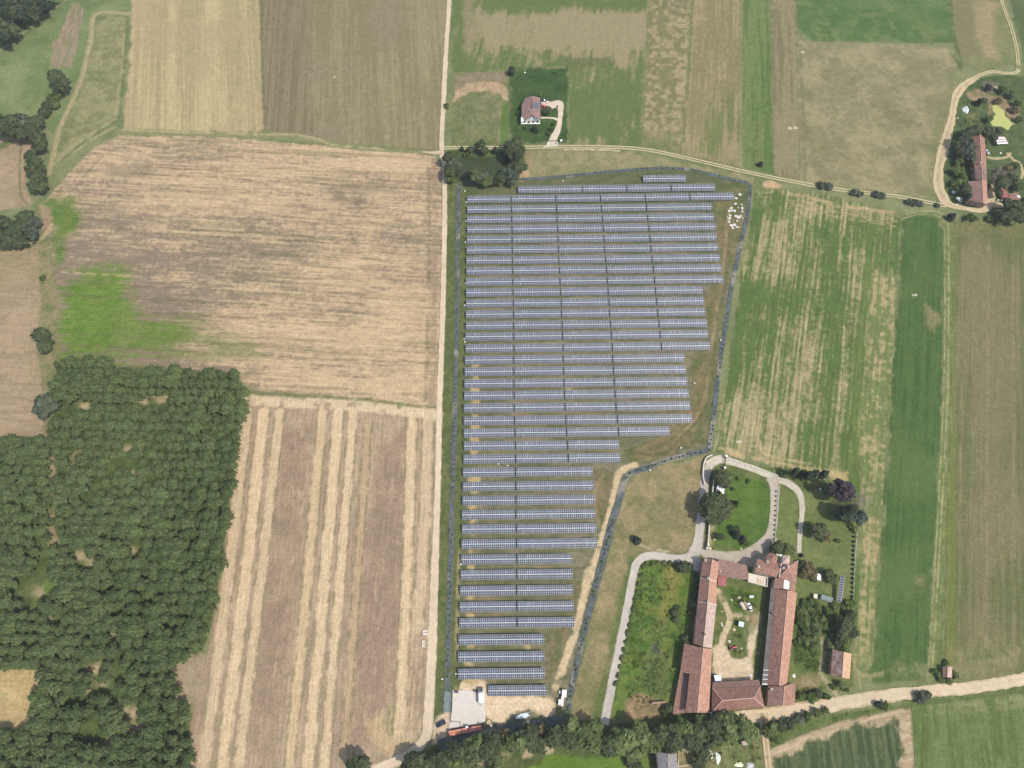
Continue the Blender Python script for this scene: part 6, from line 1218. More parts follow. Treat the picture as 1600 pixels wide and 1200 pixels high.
TARP = plain('green_grey_sheet', C(120, 140, 136), .6, .3, 0, .22, .5, C(152, 168, 160), .15)
flat_patch('ground_sheet', [(694, 1080), (704.5, 1081), (706, 1090), (704.5, 1111.5), (692.5, 1112), (693.5, 1095)], .36, TARP, False, kind='structure')
flat_patch('gate_apron', [(859, 222), (871, 222), (873, 229), (848, 231)], .38, plain('apron', C(218, 206, 182), 1, .1, 0, .08, .5), False, kind='structure')

# ------------------------------------------------------------------ vehicles
TYRE = BLACK; RIM = plain('wheel_rim', (.4, .4, .42), .4, .5); LAMP = plain('lamp_glass', (.7, .7, .68), .2, .5); TAIL = plain('tail_lamp', (.4, .02, .02), .3, .5)
def hull(m, prof, hw, top=1.0):                                # prof: (x, z) outline of the side, lofted across the width with tumblehome
    k = len(prof); n = len(m.v)
    for s in (-1, 1):
        for x, z in prof: m.v.append((x, s*hw*(1-(z-prof[0][1])*.09*top), z))
    for i in range(k): j = (i+1) % k; m.f.append((n+i, n+j, n+k+j, n+k+i))
    m.f.append(tuple(range(n+k-1, n-1, -1))); m.f.append(tuple(range(n+k, n+2*k)))
def wheels(t, xs, y, r):
    for x in xs:
        for s in (-1, 1):
            o = MB().bar((x, s*y-.1, r), (x, s*y+.1, r), r, 14).build('wheel', TYRE, t); MB().bar((x, s*y-.11, r), (x, s*y+.11, r), r*.6, 10).build('rim', RIM, o)
def car(name, label, px, py, ang, paint_, L=4.4, hw=.9, van=False, door=False):
    x, y = U(px, py, .7); t = thing(name, label, 'van' if van else 'car', (x, y, 1.0 if False else .28), ang); s = L/4.4
    m = MB(); hull(m, [(-2.15*s, .3), (2.15*s, .3), (2.2*s, .62), (2.02*s, .8), (1.0*s, .95), (-1.95*s, .98), (-2.2*s, .8)], hw); m.build('body', paint_, t)
    if van: prof = [(-2.1*s, .95), (1.55*s, .93), (.75*s, 1.85), (-2.0*s, 1.9)]
    else: prof = [(-1.9*s, .95), (1.05*s, .93), (.3*s, 1.45), (-1.25*s, 1.47)]
    m = MB(); hull(m, prof, hw*.92); m.build('windows', PANE, t)
    m = MB(); zt = prof[2][1]; x0, x1 = prof[3][0]+.08, prof[2][0]-.02; m.slab([(x0, -hw*.8, zt+.03), (x1, -hw*.8, zt+.01), (x1, hw*.8, zt+.01), (x0, hw*.8, zt+.03)], .06); m.build('roof', paint_, t)
    wheels(t, (-1.35*s, 1.38*s), hw-.06, .32)
    for sy in (-1, 1):
        MB().box(2.13*s, sy*hw*.7, .58, .12, .34, .14).build('headlight', LAMP, t); MB().box(-2.17*s, sy*hw*.72, .6, .1, .3, .16).build('tail_light', TAIL, t); MB().box(.75*s, sy*(hw+.1), .95, .12, .2, .13).build('mirror', paint_, t)
    if door: MB().box(-.1, hw+.42, .35, .08, .95, .75, .45).build('open_door', paint_, t); MB().slab([(-2.2*s, -hw*.8, 1.75), (-1.5*s, -hw*.8, 1.5), (-1.5*s, hw*.8, 1.5), (-2.2*s, hw*.8, 1.75)], .05).build('tailgate', paint_, t)
    return t
NAVY = plain('dark_blue_paint', (.02, .028, .05), .3, .5); REDP = plain('red_paint', (.35, .03, .03), .35, .5); WHP = plain('white_car_paint', (.78, .78, .78), .35, .5); SILV = plain('silver_paint', (.45, .47, .5), .35, .5)
car('parked_car', 'dark blue car with open door parked between dirt road and concrete pad', 688.8, 1131, math.radians(205), NAVY, 4.6, .92, door=True)
car('parked_car', 'red car parked at the house wall on the driveway', 847.5, 166.5, 0.0, REDP, 4.0, .85)
car('parked_van', 'white van parked at the top end of the driveway', 850.3, 158.8, 0.05, WHP, 4.8, .95, van=True)
car('parked_car', 'white car parked near the pole on the courtyard grass', 1171.2, 948.5, math.radians(110), WHP, 4.0, .85)
car('parked_car', 'white car half hidden by the farmhouse wall on the shaded yard side', 1541.5, 237.5, math.radians(-62), SILV, 4.2, .88)
# truck on the pad
x, y = U(752, 1089, 1); t = thing('flatbed_truck', 'white truck with grey cab parked on the concrete pad', 'truck', (x, y, .35), math.radians(92))
MB().box(0, 0, .55, 7.4, .9, .25).build('chassis', STEEL, t); m = MB(); hull(m, [(2.2, .6), (3.85, .6), (3.9, 1.5), (3.5, 2.5), (2.25, 2.55)], 1.1, .4); cb = m.build('cab', WHP, t); m = MB(); hull(m, [(3.3, 1.55), (3.95, 1.52), (3.66, 2.35), (3.4, 2.35)], 1.0, .4); m.build('windscreen', PANE, t)
MB().box(-.3, 0, .85, 4.6, 2.35, 1.9).build('box_body', WHITE, t); MB().box(-.3, 0, 2.74, 4.3, 2.0, .05).build('roof_panel', WHP, t); MB().box(1.7, 0, .85, .35, 2.3, 2.5).build('headboard', STEEL, t); MB().box(2.9, 0, 2.56, 1.1, 1.7, .16).build('cab_roof_rack', DARK, t)
wheels(t, (-2.4, -1.5, 2.9), 1.0, .48)
def pallet(px, py, ang, label, load=None, s=(2.2, 1.3), h=.9, z=.35):
    x, y = U(px, py, .6); t = thing('pallet_stack', label, 'pallets', (x, y, z), ang)
    for k in range(4):
        m = MB()
        for i in range(5): m.box(-s[0]/2+s[0]*(i+.5)/5, 0, .1+k*h/4, s[0]/6.2, s[1], .05)
        for i in (-1, 0, 1): m.box(0, i*s[1]*.42, k*h/4, s[0], .12, .1)
        m.build('pallet', load or WOOD, t)
DK = plain('dark_crate', (.10, .085, .08), .8, .2, 0, .3, 3)
pallet(713, 1080.8, -.05, 'dark pallet stack at the north-west corner of the concrete pad', DK, (2.0, 1.1), .6); pallet(743.5, 1079.3, -.05, 'dark pallet stack left of the white truck', DK, (2.2, 1.0), .7); pallet(752.2, 1096.8, .02, 'dark pallet stack behind the white truck', DK, (2.1, .8), .7)
# white site containers by the mulch strip
CREAMW = plain('container_white', (.74, .70, .64), .6, .2); BLUEW = plain('pale_blue_roof', (.56, .64, .76), .5, .3)
for px, py, sx, sy, h, mt, lb in ((881.7, 1083.5, 2.1, 3.2, 2.4, BLUEW, 'white site container with pale blue roof, northernmost of its group'), (878.8, 1091, 1.15, 2.0, 2.0, CREAMW, 'narrow cream container between the blue-roofed and the southern ones'), (878.3, 1098.5, 1.1, 2.5, 2.0, CREAMW, 'cream container at the southern end, right one of the pair'), (874.3, 1097, 1.1, 2.4, 2.1, CREAMW, 'cream container at the southern end, left one of the pair')):
    x, y = U(px, py, h); t = thing('site_container', lb, 'container', (x, y, .03), -.1, 'site containers beside the sand yard'); MB().box(0, 0, -.05, sx, sy, h).build('body', CREAMW if mt is BLUEW else mt, t); MB().box(0, 0, h-.045, sx*.92, sy*.95, .1).build('roof', WHITE if mt is BLUEW else mt, t)
    if mt is BLUEW: MB().box(sx*.2, -.1, h+.05, sx*.42, sy*.8, .05).build('roof_sheet', BLUEW, t)
    MB().box(-sx/2-.02, 0, .05, .05, .8, 1.8).build('door', STEEL, t)
x, y = U(875, 1081.5, .5); t = thing('equipment_box', 'small white box left of the blue-roofed container', 'box', (x, y, .03), .1); MB().box(0, 0, -.05, .7, 1.1, .9).build('case', WHITE, t); MB().box(0, 0, .84, .76, 1.16, .07).build('lid', CREAMW, t)
# stacked pipes by the sand
x, y = U(814, 1118.5, .3); t = thing('pipe_stack', 'stack of white pipes lying in the grass below the sand yard', 'pipes', (x, y, .03), .09)
for i, (o, L_) in enumerate(((-.9, 5.2), (-.5, 6.0), (-.1, 6.4), (.3, 4.6), (.7, 3.6))): MB().bar((-L_/2+(.4*i), o, .2), (L_/2+(.4*i), o, .2), .2, 8).build('pipe', plain('white_pipe', (.66, .72, .76), .5, .3) if i == 0 else bpy.data.materials['white_pipe'], t)
MB().bar((1.5, 1.0, .2), (6.2, 1.3, .2), .12, 6).build('pipe', STEEL, t)
def reel(px, py, ang, r, label, lying=True):
    x, y = U(px, py, .4); t = thing('cable_reel', label, 'cable reel', (x, y, .05), ang); mt = WOODP
    if lying:
        MB().cone(0, 0, 0, .1, r, r, 18).build('flange', mt, t); MB().cone(0, 0, .1, .8, r*.5, r*.5, 14).build('drum', DARK, t); MB().cone(0, 0, .8, .9, r, r, 18).build('flange', mt, t); MB().cone(0, 0, .9, .93, r*.2, r*.2, 10).build('hub', DARK, t)
    else:
        MB().bar((0, -.45, r), (0, -.35, r), r, 18).build('flange', mt, t); MB().bar((0, -.35, r), (0, .35, r), r*.5, 14).build('drum', DARK, t); MB().bar((0, .35, r), (0, .45, r), r, 18).build('flange', mt, t)
reel(763.5, 1128.8, .3, .95, 'large empty cable reel lying in the grass beside the cabins'); reel(757.8, 1132, .9, .75, 'smaller cable reel standing upright next to the lying one', False); reel(753.8, 1131.5, 1.2, .6, 'small cable reel at the end of the cabin row', False)
def heap(name, cat, label, px, py, sx, sy, h, mat, seed, ang=0, z=.02):
    r = np.random.default_rng(seed); nu, nv = 12, 5; V = []; ol = 1+r.uniform(-.38, .3, 12); h = h*.62
    for i in range(nv+1):
        th = .5*math.pi*(1-i/nv)
        for j in range(nu): ph = 2*math.pi*j/nu; rr = ol[j]*(1+r.uniform(-.12, .12)); V.append((sx/2*math.cos(th)**.6*math.cos(ph)*rr if i else 0, sy/2*math.cos(th)**.6*math.sin(ph)*rr if i else 0, h*math.sin(th)*r.uniform(.55, 1.15)-.05))
    F = [(i*nu+j, (i+1)*nu+j, (i+1)*nu+(j+1) % nu, i*nu+(j+1) % nu) for i in range(nv) for j in range(nu)]
    x, y = U(px, py, h/2); return thing(name, label, cat, (x, y, z), ang, None, mesh_np(name, np.array(V), np.array(F), mat))
TARPW = plain('white_tarp', (.64, .63, .59), .6, .2, 0, .12, 1.2); BEIGE = plain('beige_cover', (.52, .44, .34), .8, .1, 0, .2, 1.5)
heap('tarpaulin_heap', 'tarpaulin', 'white sheet heap lying in the grass beside the reels', 767.5, 1133.5, 1.3, 1.5, .4, TARPW, 1)
# packing waste in the solar farm's corner
rw = random.Random(12); PK = [(1156, 304, 2.6, 1.8), (1150, 309.5, 2.4, 1.7), (1149, 318.6, 2.2, 1.3), (1158.5, 319.4, 1.2, 1.2), (1153, 324, 1.0, 1.0), (1142.5, 325, 2.4, 1.5), (1139, 330, 1.6, 2.2), (1143.5, 329, 2.8, 1.5), (1148, 329.5, 1.6, 2.2), (1159.5, 325.5, 1.6, 2.4), (1160, 330.5, 1.6, 1.4), (1150, 337.6, 2.4, 2.0), (1154, 339.4, 2.8, 2.2), (1157.5, 337.6, 1.6, 1.6), (1152, 345, 1.4, 1.4), (1160, 341.5, 1.0, 1.0), (1140.5, 336.5, 2.0, 2.0), (1140, 341, 1.7, 2.4), (1139, 346.5, 1.7, 2.0), (1143, 352.5, 2.8, 2.2), (1147.5, 351, 2.2, 2.0), (1152, 355, 2.6, 1.2), (1145, 356.5, 2.0, 1.4), (1137, 340, 1.0, 1.4)]
for i, (a, b, sx, sy) in enumerate(sorted(PK, key=lambda q: q[1])):
    x, y = U(a, b, .4); t = thing('packing_bale', f'{"small " if sx < 1.3 else "wide " if sx > 2.3 else ""}pale packing bale in the grass corner of the solar farm, {nth(i+1)} from the top', 'packing waste', (x, y, .08), rw.uniform(-.4, .4), 'pale packing bales in the corner of the solar farm')
    h = rw.uniform(.25, .6); hp = [(rw.uniform(.75, 1.1)*sx/2*math.cos(q), rw.uniform(.75, 1.1)*sy/2*math.sin(q)) for q in [2*math.pi*k/9 for k in range(9)]]; MB().prism(ccw(hp), -.05, h).build('bale', BEIGE, t); MB().box(rw.uniform(-.2, .2), rw.uniform(-.2, .2), h-.06, sx*.7, sy*.8, .14, rw.uniform(-.3, .3)).build('loose_sheet', plain('grey_white_sheet', (.5, .47, .42), .7, .1, 0, .15, 1.5) if 'grey_white_sheet' not in bpy.data.materials else bpy.data.materials['grey_white_sheet'], t)
for i, (a, b) in enumerate(((726.5, 299), (728.8, 316.4), (728.5, 346), (727.2, 379), (727.5, 443.5), (726.4, 477.5), (725.6, 530), (726.5, 534.5), (720, 882), (712.5, 1053), (691, 1061), (1064, 700), (1015.5, 735), (1126, 532), (1085, 599), (879.8, 283.5))):
    x, y = U(a, b, .5); t = thing('junction_box', f'small white junction box at the edge of the solar farm, {nth(i+1)} counted from the north', 'junction box', (x, y, .03), 0, 'white junction boxes round the solar farm'); MB().box(0, 0, .25, .7, .45, .9).build('case', WHITE, t); MB().box(0, 0, -.05, .12, .12, .32).build('post', STEEL, t)
for a, b, lb in ((779, 724.5, 'pale sack between two panel rows near their western end'), (793, 727.5, 'second pale sack a little right of the first between the rows')): heap('sack', 'sack', lb, a, b, 1.0, .9, .5, TARPW, int(a))
# frames beside the dirt road
for a, b, sx, sy, lb in ((664.5, 988.5, 2.5, 2.4, 'square concrete well cover beside the dirt road'), (661.5, 1006, 1.3, 3.2, 'narrow concrete trough just below the square well cover')):
    x, y = U(a, b, .4); t = thing('concrete_trough', lb, 'trough', (x, y, .03), .02); m = MB(); m.box(0, sy/2-.12, -.05, sx, .24, .75).box(0, -sy/2+.12, -.05, sx, .24, .75).box(-sx/2+.12, 0, -.05, .24, sy-.48, .75).box(sx/2-.12, 0, -.05, .24, sy-.48, .75); m.build('rim', CREAM, t); MB().box(0, 0, -.05, sx-.48, sy-.48, .5).build('lid', CREAM, t); MB().box(0, .15, .45, sx-.6, .25, .06).build('slot', DARK, t)
# ------------------------------------------------------------------ fences, walls, posts
def fence(name, label, P, h, step=3.0, mat=STEEL, rails=(.4, .95), pm=None, pr=.07, cat='fence'):
    W = UU(P); c = W[0]; t = thing(name, label, cat, (c[0], c[1], .02)); m = MB()
    for i in range(len(W)-1):
        for z in rails: m.bar(Z(W[i]-c, h*z), Z(W[i+1]-c, h*z), .03, 4)
    m.build('rail', mat, t); pme = MB().bar((0, 0, -.1), (0, 0, h), pr, 6).mesh('post', pm or mat)
    seg = np.hypot(*np.diff(W, axis=0).T); s = np.r_[0, np.cumsum(seg)]
    for q in np.arange(0, s[-1]+.01, step): link('post', pme, t, (np.interp(q, s, W[:, 0])-c[0], np.interp(q, s, W[:, 1])-c[1], 0))
    return t
fence('garden_fence', 'thin green wire fence around the white house garden', [(797, 226), (798, 109), (887, 105), (885.5, 224), (871, 225.5)], 1.2, 3.2, plain('green_wire', (.08, .12, .07), .7, .2), (.35, .65, .97))
fence('site_fence', 'dark mesh fence with gate along the west edge of the concrete pad', [(706, 1082), (705, 1110), (704, 1127), (710, 1128.5), (720, 1128), (721.5, 1142)], 1.9, 2.2, plain('dark_mesh', (.05, .05, .05), .6, .3), (.25, .5, .75, .97))
t = fence('field_fence', 'row of white posts on the north side of the garden drive', [(1140, 719.5), (1150, 722), (1160, 725.3), (1180, 732.5), (1204, 741), (1216, 746)], 1.3, 3.0, STEEL, (.5, .92), WHITE, .16)
t = fence('field_fence', 'row of white posts along the east garden hedge by the striped field', [(1339, 826), (1335, 870), (1332, 935), (1331, 955)], 1.2, 3.6, STEEL, (.5, .92), WHITE, .16)
def wall(name, label, P, h, th, mat, cat='wall', cap=None):
    W = smooth(UU(P), 4) if len(P) > 2 else UU(P); c = W[0]; t = thing(name, label, cat, (c[0], c[1], .02)); m = MB(); k = MB()
    d = np.gradient(W, axis=0); d /= np.hypot(d[:, 0], d[:, 1])[:, None]; nr = np.stack([-d[:, 1], d[:, 0]], 1)*th/2
    for i in range(len(W)-1):
        q = [W[i]-c-nr[i], W[i+1]-c-nr[i+1], W[i+1]-c+nr[i+1], W[i]-c+nr[i]]; m.prism(ccw(q), -.2, h)
        q = [W[i]-c-nr[i]*1.3, W[i+1]-c-nr[i+1]*1.3, W[i+1]-c+nr[i+1]*1.3, W[i]-c+nr[i]*1.3]; k.prism(ccw(q), h-.02, h+.1)
    m.build('wall', mat, t); k.build('coping', cap or CREAM, t); return t
wall('boundary_wall', 'pale curved boundary wall at the north-west corner of the farm', [(1100, 758), (1097.5, 742), (1099, 726), (1103.5, 716), (1112, 712.5)], 1.6, .45, PLASTER)
wall('boundary_wall', 'straight pale garden wall along the concrete lane, east side', [(1104.5, 858), (1109, 800), (1113, 762), (1116, 738)], 2.0, .4, PLASTER)
wall('boundary_wall', 'low grey kerb wall between garden drive and the strip lawn', [(1216, 756), (1214.5, 790), (1210, 850)], .4, .25, plain('grey_stone', (.24, .23, .21), .9, .1, 0, .2, 2), cap=plain('grey_coping', (.3, .29, .27), .9, .1))
for i, (a, b) in enumerate(((1106, 852), (1104, 858), (1108.5, 858))):
    x, y = U(a, b, 1); t = thing('gate_pillar', f'{("northern", "south-western", "south-eastern")[i]} brick gate pillar at the bottom of the lane wall', 'gate pillar', (x, y, .02), 0, 'gate pillars of the lane wall'); MB().box(0, 0, -.1, .9, .9, 2.6).build('pillar', BRICK if i else PLASTER, t); MB().box(0, 0, 2.48, 1.1, 1.1, .18).build('cap', CREAM, t)
for i, (a, b) in enumerate(((856, 224), (870.5, 224))):
    x, y = U(a, b, .8); t = thing('gate_pillar', f'{("left", "right")[i]} white gate pillar of the driveway entrance', 'gate pillar', (x, y, .02)); MB().box(0, 0, -.1, 1.5, .5, 1.5, .9 if i == 0 else -.9).build('pillar', WHITE, t); MB().box(0, 0, 1.38, 1.6, .6, .12, .9 if i == 0 else -.9).build('cap', CREAM, t)
a_, b_ = U(857, 221.3, 0), U(869, 221.3, 0); t = thing('driveway_gate', 'closed brown sliding gate across the driveway', 'gate', (a_[0], a_[1], .03)); L_ = b_[0]-a_[0]
for z in (.3, .75, 1.2): MB().bar((0, 0, z), (L_, b_[1]-a_[1], z), .06, 5).build('rail', plain('gate_brown', (.2, .09, .06), .6, .3) if z == .3 else bpy.data.materials['gate_brown'], t)
m = MB()
for k in range(13): m.box(L_*k/12, (b_[1]-a_[1])*k/12, .1, .1, .06, 1.25)
m.build('bars', bpy.data.materials['gate_brown'], t)
x, y = U(876.8, 220, .6); t = thing('meter_cabinet', 'small white meter cabinet right of the driveway gate', 'cabinet', (x, y, .02)); MB().box(0, 0, -.05, 1.4, .8, 1.3).build('case', WHITE, t); MB().box(0, 0, 1.24, 1.5, .9, .1).build('lid', WHITE, t)
a_ = U(1133, 716, 0); t = thing('entrance_gate', 'dark iron gate with white-topped pillars across the garden drive', 'gate', (a_[0], a_[1], .03)); b_ = np.array(U(1131, 732, 0))-np.array(a_)
m = MB()
for k in range(15): m.box(b_[0]*k/14, b_[1]*k/14, .1, .09, .09, 2.1)
for z in (.3, 1.2, 2.1): m.bar((0, 0, z), (b_[0], b_[1], z), .07, 5)
m.build('bars', plain('black_iron', (.03, .03, .03), .5, .4), t)
for s in (-.06, 1.06): MB().box(b_[0]*s, b_[1]*s, -.1, .8, .8, 2.7).build('pillar', BRICK, t); MB().box(b_[0]*s, b_[1]*s, 2.58, 1.0, 1.0, .2).build('cap', WHITE, t)
# small sheds and canopies
def shed(name, label, cat, cs, h0, h1, roof, wallm=None, posts=False, rows_=0):
    x, y = U(*np.mean(cs, 0), h0); c = np.array([x, y]); t = thing(name, label, cat, (x, y, .02)); hs = (h1, h0, h0, h1); q = [Z(np.array(U(*p, h))-c, h) for p, h in zip(cs, hs)]
    MB().slab(q, .1).build('roof', roof, t)
    if posts:
        m = MB()
        for p in q: m.bar((p[0]*.93, p[1]*.93, -.1), (p[0]*.93, p[1]*.93, p[2]-.08), .08, 5)
        m.build('posts', STEEL, t)
    else: MB().prism(ccw(inset([p[:2] for p in q], .2)), -.1, min(h0, h1)-.1).build('wall', wallm or PLASTER, t)
    if rows_:
        A_, B_, C2, D2 = [np.array(p) for p in q]
        for k in range(rows_):
            u0, u1 = (k+.06)/rows_, (k+.94)/rows_; pts = [A_+(D2-A_)*.05+(B_-A_)*u0, A_+(D2-A_)*.05+(B_-A_)*u1, A_+(D2-A_)*.95+(C2-D2+D2-A_-(D2-A_))*0+(B_-A_)*u1+0*C2, A_+(D2-A_)*.95+(B_-A_)*u0]
            MB().slab([(p[0], p[1], p[2]+.06) for p in pts], .04).build('solar_panel', GLASSD, t)
    return t
GLASSD = plain('dark_solar_panel', (.035, .037, .06), .3, .5)
shed('panel_canopy', 'long canopy roofed with dark solar panels in the east garden', 'solar canopy', ((1313.5, 899), (1308, 939.5), (1315, 940.5), (1320, 900.5)), 2.9, 3.6, plain('canopy_rails', (.42, .40, .42), .6, .3), posts=True, rows_=10)
shed('green_shed', 'green-grey roofed long shed right of a cream lean-to', 'shed', ((1284, 928.5), (1282.5, 936), (1300, 941.5), (1302, 934)), 2.4, 2.7, TARP); shed('white_shed', 'small white roofed shed in the east garden', 'shed', ((1275.5, 896), (1277, 906), (1283, 907), (1282.5, 897)), 2.4, 2.7, WHITE)
shed('cream_shed', 'cream lean-to attached to the green-roofed shed', 'shed', ((1272, 927.5), (1271, 934), (1277, 935.5), (1278, 928.5)), 2.0, 2.3, CREAM)
shed('white_canopy', 'pale grey canopy roof between the two tree groups on the west lawn', 'canopy', ((1120.5, 757), (1118.5, 774), (1130, 776.5), (1133, 761)), 2.8, 3.2, plain('pale_sheet', (.62, .63, .62), .6, .2), posts=True)
shed('tool_shed', 'small pale blue roofed shed in the middle of the courtyard', 'shed', ((1155, 970.5), (1153.5, 978), (1161.5, 980), (1163, 972.5)), 2.6, 2.8, plain('pale_blue_sheet', (.5, .58, .64), .5, .3), DARK)
shed('porch_roof', 'bright pale blue sheet roof in the courtyard corner by the farmhouse', 'porch roof', ((1115.5, 1055), (1117.5, 1064.8), (1127.5, 1064.5), (1126, 1054.5)), 2.9, 3.1, plain('light_blue_sheet', (.58, .68, .74), .5, .3), DARK)
shed('log_store', 'long low brown roofed wood store in the western meadow', 'wood store', ((1019, 1097), (1017.5, 1100.5), (1040, 1098.5), (1041, 1095.5)), 1.8, 2.1, plain('brown_boards', (.27, .18, .13), .9, .1, 0, .25, 1.5), WOOD)
shed('garden_shed', 'pinkish brown flat roofed shed in the yard below the farm', 'shed', ((1158.5, 1158.5), (1160.5, 1165), (1172, 1163), (1171, 1156)), 2.0, 2.3, plain('pinkish_roof', (.36, .29, .25), .9, .1, 0, .15, 1))
# vegetable bed in a pale frame
x, y = U(1074, 1184, 0); c = np.array([x, y]); t = thing('raised_bed', 'framed vegetable bed with dry rows beside the grey roofed house', 'garden bed', (x, y, .05)); q = [np.array(U(*p, .5))-c for p in ((1061, 1172), (1060, 1198), (1091, 1192), (1087, 1170.5))]
MB().prism(ccw(q), -.1, .25).build('soil', plain('bed_soil', C(116, 126, 74), 1, .05, 0, .3, 1.2, C(156, 148, 100)), t)
for i in range(4): MB().bar(Z(q[i], .35), Z(q[(i+1) % 4], .35), .28, 4).build('frame_beam', WOODP, t)
for i in range(9): A_ = q[0]*.9+(q[3]-q[0])*.9*(i+.5)/9; B_ = A_+(q[1]-q[0])*.62; MB().bar(Z(A_, .32), Z(B_, .32), .22, 5).build('dry_row', plain('dry_stalks', C(196, 178, 130), 1, .05, 0, .2, 2) if i == 0 else bpy.data.materials['dry_stalks'], t)
# boat-like trailers and junk of the courtyard
def trailer(px, py, ang, label, cov, L=3.6, W_=1.8):
    x, y = U(px, py, .8); t = thing('covered_trailer', label, 'trailer', (x, y, .05), ang); m = MB(); n = 10
    MB().box(0, 0, .45, L, W_, .2).build('bed', WOOD, t); V = []
    for i in range(5):
        u = i/4; hw = W_/2*(1-.5*u**3); hh = .65+.5*math.sin(math.pi*min(1, u+.2))
        for j in range(7): a = math.pi*j/6; V.append((-L/2+L*u, hw*math.cos(a), .6+hh*math.sin(a)))
    F = [(i*7+j, (i+1)*7+j, (i+1)*7+j+1, i*7+j+1) for i in range(4) for j in range(6)]; link('cover', mesh_np('cover', np.array(V), np.array(F), cov), t)
    wheels(t, (-.2,), W_/2+.05, .33); MB().bar((L/2, 0, .5), (L/2+1.2, 0, .4), .06, 5).build('drawbar', STEEL, t)
trailer(1160.8, 947, math.radians(-62), 'cream covered trailer on the courtyard grass, left of the pair', BEIGE, 4.0, 2.0); trailer(1165.8, 945, math.radians(-55), 'darker covered trailer squeezed between cream trailer and white car', plain('brown_cover', (.3, .22, .17), .8, .1, 0, .2, 1.5), 3.6, 1.7)
shed('canvas_cover', 'white canvas cover standing at the top right of the courtyard grass', 'canvas cover', ((1171.5, 930.5), (1171.3, 934), (1177.5, 934), (1177.5, 930.5)), 1.6, 1.7, WHITE, posts=True)
x, y = U(1145, 1012, 1); t = thing('red_tractor', 'old red tractor with faded bonnet in the courtyard weeds', 'tractor', (x, y, .05), .1); m = MB(); hull(m, [(-.2, .9), (1.9, .8), (1.95, 1.3), (-.2, 1.5)], .38, .3); m.build('bonnet', plain('faded_red', (.36, .10, .10), .6, .2), t); MB().box(-.9, 0, .7, 1.3, .9, .35).build('chassis', DARK, t)
MB().box(-.8, 0, 1.05, .5, .5, .14).build('seat', BLACK, t); MB().box(-1.05, 0, 1.1, .1, .5, .5).build('backrest', BLACK, t)
for sx_, r_, yy in ((-1.0, .75, .85), (1.4, .42, .65)):
    for s in (-1, 1): o = MB().bar((sx_, s*yy-.16, r_), (sx_, s*yy+.16, r_), r_, 16).build('wheel', TYRE, t); MB().bar((sx_, s*yy-.17, r_), (sx_, s*yy+.17, r_), r_*.5, 10).build('rim', plain('faded_pink_rim', (.5, .25, .25), .6, .2) if 'faded_pink_rim' not in bpy.data.materials else bpy.data.materials['faded_pink_rim'], o)
for s in (-1, 1): MB().slab([(-1.7, s*.75-.2, 1.55), (-.4, s*.75-.2, 1.55), (-.4, s*.75+.2, 1.55), (-1.7, s*.75+.2, 1.55)], .05).build('mudguard', bpy.data.materials['faded_red'], t)
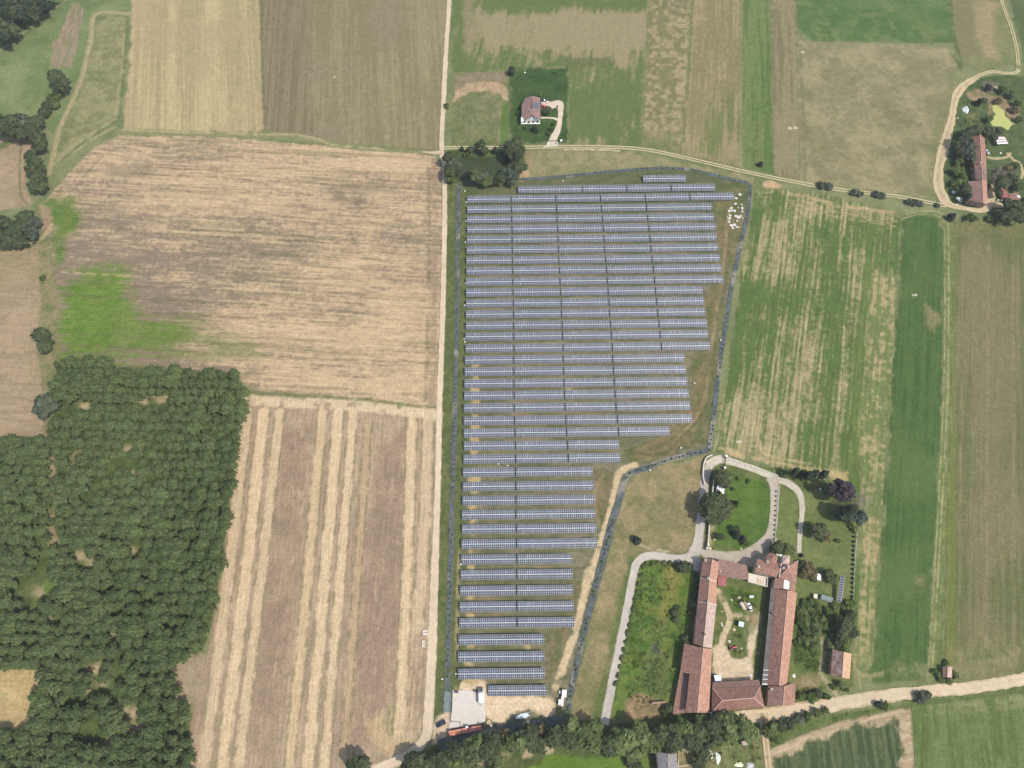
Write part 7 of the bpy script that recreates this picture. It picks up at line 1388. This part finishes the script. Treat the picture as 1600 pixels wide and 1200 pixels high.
for nm, cat, lb, a, b, sx, sy, h, mt in (('barrel_heap', 'junk heap', 'yellowish round bale in the courtyard weeds', 1146.5, 983.5, 1.7, 1.7, 1.1, plain('straw', (.5, .43, .25), .95, .05, 0, .2, 3)), ('rubble_heap', 'rubble', 'pale rubble at the top left of the courtyard grass', 1155, 934, 2.2, 1.8, .5, CREAM), ('rubble_heap', 'rubble', 'second pale rubble heap left of the first one', 1143.5, 937, 1.6, 1.3, .4, CREAM), ('stone_heap', 'stones', 'light stone heap beside the red tractor', 1140, 1002, 1.8, 1.6, .6, BEIGE), ('metal_scrap', 'scrap', 'pale scrap pieces right of the red tractor', 1159, 1014, 1.6, 1.9, .4, TARPW), ('metal_scrap', 'scrap', 'white scrap in the weeds along the west courtyard wall', 1128, 976, 1.1, 2.0, .5, TARPW), ('metal_scrap', 'scrap', 'small white scrap further up the west courtyard wall', 1128.5, 955.5, 1.2, .8, .4, TARPW), ('board_stack', 'boards', 'pale boards lying in the shade of the east wing', 1184, 1020, 2.3, 1.1, .4, WOODP), ('rubble_heap', 'rubble', 'pale heap at the foot of the farmhouse in the yard corner', 1172, 1055, 2.4, 2.0, .7, CREAM), ('white_sheeting', 'tarpaulin', 'white sheeting at the corner of the east wing and annex', 1240.5, 1056, 1.6, 2.2, .6, TARPW),
    ('tarpaulin_heap', 'tarpaulin', 'large white tarpaulin heap near the bend of the sandy track', 1499.8, 310.8, 4.8, 4.0, 1.0, TARPW), ('tarpaulin_heap', 'tarpaulin', 'smaller white tarpaulin heap above the large one', 1491, 300, 3.0, 2.4, .9, TARPW), ('rubbish_heap', 'rubbish', 'scattered white rubbish along the sandy track bend', 1494, 319.5, 4.0, 1.2, .5, TARPW), ('tarpaulin_heap', 'tarpaulin', 'white and grey tarpaulin covering a machine by the track', 1509.5, 171, 5.0, 5.5, 1.3, plain('white_grey_cover', (.55, .56, .58), .6, .2, 0, .5, .6, (.8, .8, .78))), ('brick_heap', 'bricks', 'small heap of reddish bricks beside the sandy track', 1496, 184.5, 1.9, 2.0, .7, plain('orange_brick', (.42, .27, .2), .9, .1, 0, .25, 3)), ('wreck_heap', 'junk heap', 'pale junk on the eastern bank of the algae pond', 1591, 186, 4.0, 2.0, 1.0, CREAMW), ('white_tank', 'tank', 'white tank under the striped shed', 1564, 238.8, 1.7, 1.5, 1.0, TARPW), ('rubbish_heap', 'rubbish', 'white and blue rubbish between tree and dark red shed', 1565, 313, 5.0, 2.6, .8, TARPW), ('brush_heap', 'brush heap', 'pinkish brush heap at the north end of the algae pond', 1555, 136.5, 3.4, 3.0, 1.0, plain('dry_brush', (.42, .31, .24), .95, .05, 0, .3, 2)),
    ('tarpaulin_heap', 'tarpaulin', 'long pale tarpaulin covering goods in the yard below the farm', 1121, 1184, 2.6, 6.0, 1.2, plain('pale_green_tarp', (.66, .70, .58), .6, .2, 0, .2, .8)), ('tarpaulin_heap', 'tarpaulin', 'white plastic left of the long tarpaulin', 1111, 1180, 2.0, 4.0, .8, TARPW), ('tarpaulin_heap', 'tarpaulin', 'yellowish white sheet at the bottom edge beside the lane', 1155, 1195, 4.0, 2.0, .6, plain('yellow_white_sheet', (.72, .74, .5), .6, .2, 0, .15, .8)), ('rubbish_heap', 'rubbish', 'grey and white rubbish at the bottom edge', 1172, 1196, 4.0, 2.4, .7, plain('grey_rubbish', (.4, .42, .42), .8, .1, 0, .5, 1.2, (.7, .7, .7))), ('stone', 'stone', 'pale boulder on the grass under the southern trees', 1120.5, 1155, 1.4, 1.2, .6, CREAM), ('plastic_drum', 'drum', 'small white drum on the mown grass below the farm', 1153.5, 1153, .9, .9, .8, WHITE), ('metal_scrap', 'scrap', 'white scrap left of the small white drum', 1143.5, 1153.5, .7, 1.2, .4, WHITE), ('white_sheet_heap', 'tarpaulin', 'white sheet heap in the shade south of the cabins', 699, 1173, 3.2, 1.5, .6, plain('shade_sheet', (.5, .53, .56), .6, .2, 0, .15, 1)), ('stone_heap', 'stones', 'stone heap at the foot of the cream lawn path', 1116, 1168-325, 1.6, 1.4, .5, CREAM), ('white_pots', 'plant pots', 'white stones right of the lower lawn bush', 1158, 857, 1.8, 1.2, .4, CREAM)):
    heap(nm, cat, lb, a, b, sx, sy, h, mt, hash_(lb) % 9999)
heap('trampoline', 'trampoline', 'round white paddling pool on the garden edge by the pale shrub', 1281.5, 764, 1.5, 1.5, .4, WHITE, 4)
heap('garden_table', 'table', 'white garden table on the upper garden lawn of the house', 820, 113, 1.6, 1.6, .5, WHITE, 5)
# boulders along the farm lane
rw = random.Random(21)
for i in range(22):
    a = 884+i*3.9+rw.uniform(-1, 1); b = 233.3+(a-884)*.012+max(0, a-950)*.06+rw.uniform(-.6, .6)
    heap('straw_pile', 'straw pile', f'pale straw pile on the verge of the farm lane, {nth(i+1)} from the west', a, b, rw.uniform(1.2, 3), rw.uniform(.8, 1.2), .3, WOODP, i)['group'] = 'straw piles on the lane verge'

# ------------------------------------------------------------------ the air: thin summer haze under the drone
hm = bpy.data.materials.new('haze'); hm.use_nodes = True; hn = hm.node_tree.nodes; hn.remove(hn['Principled BSDF'])
pv_ = hn.new('ShaderNodeVolumePrincipled'); pv_.inputs['Density'].default_value = HAZE; pv_.inputs['Color'].default_value = (.93, .95, .97, 1); pv_.inputs['Anisotropy'].default_value = .3
hm.node_tree.links.new(pv_.outputs[0], hn['Material Output'].inputs['Volume'])
MB().box(0, 0, -1.5, 12200, 12200, CAM[2]+8).build('haze', hm, kind='stuff')
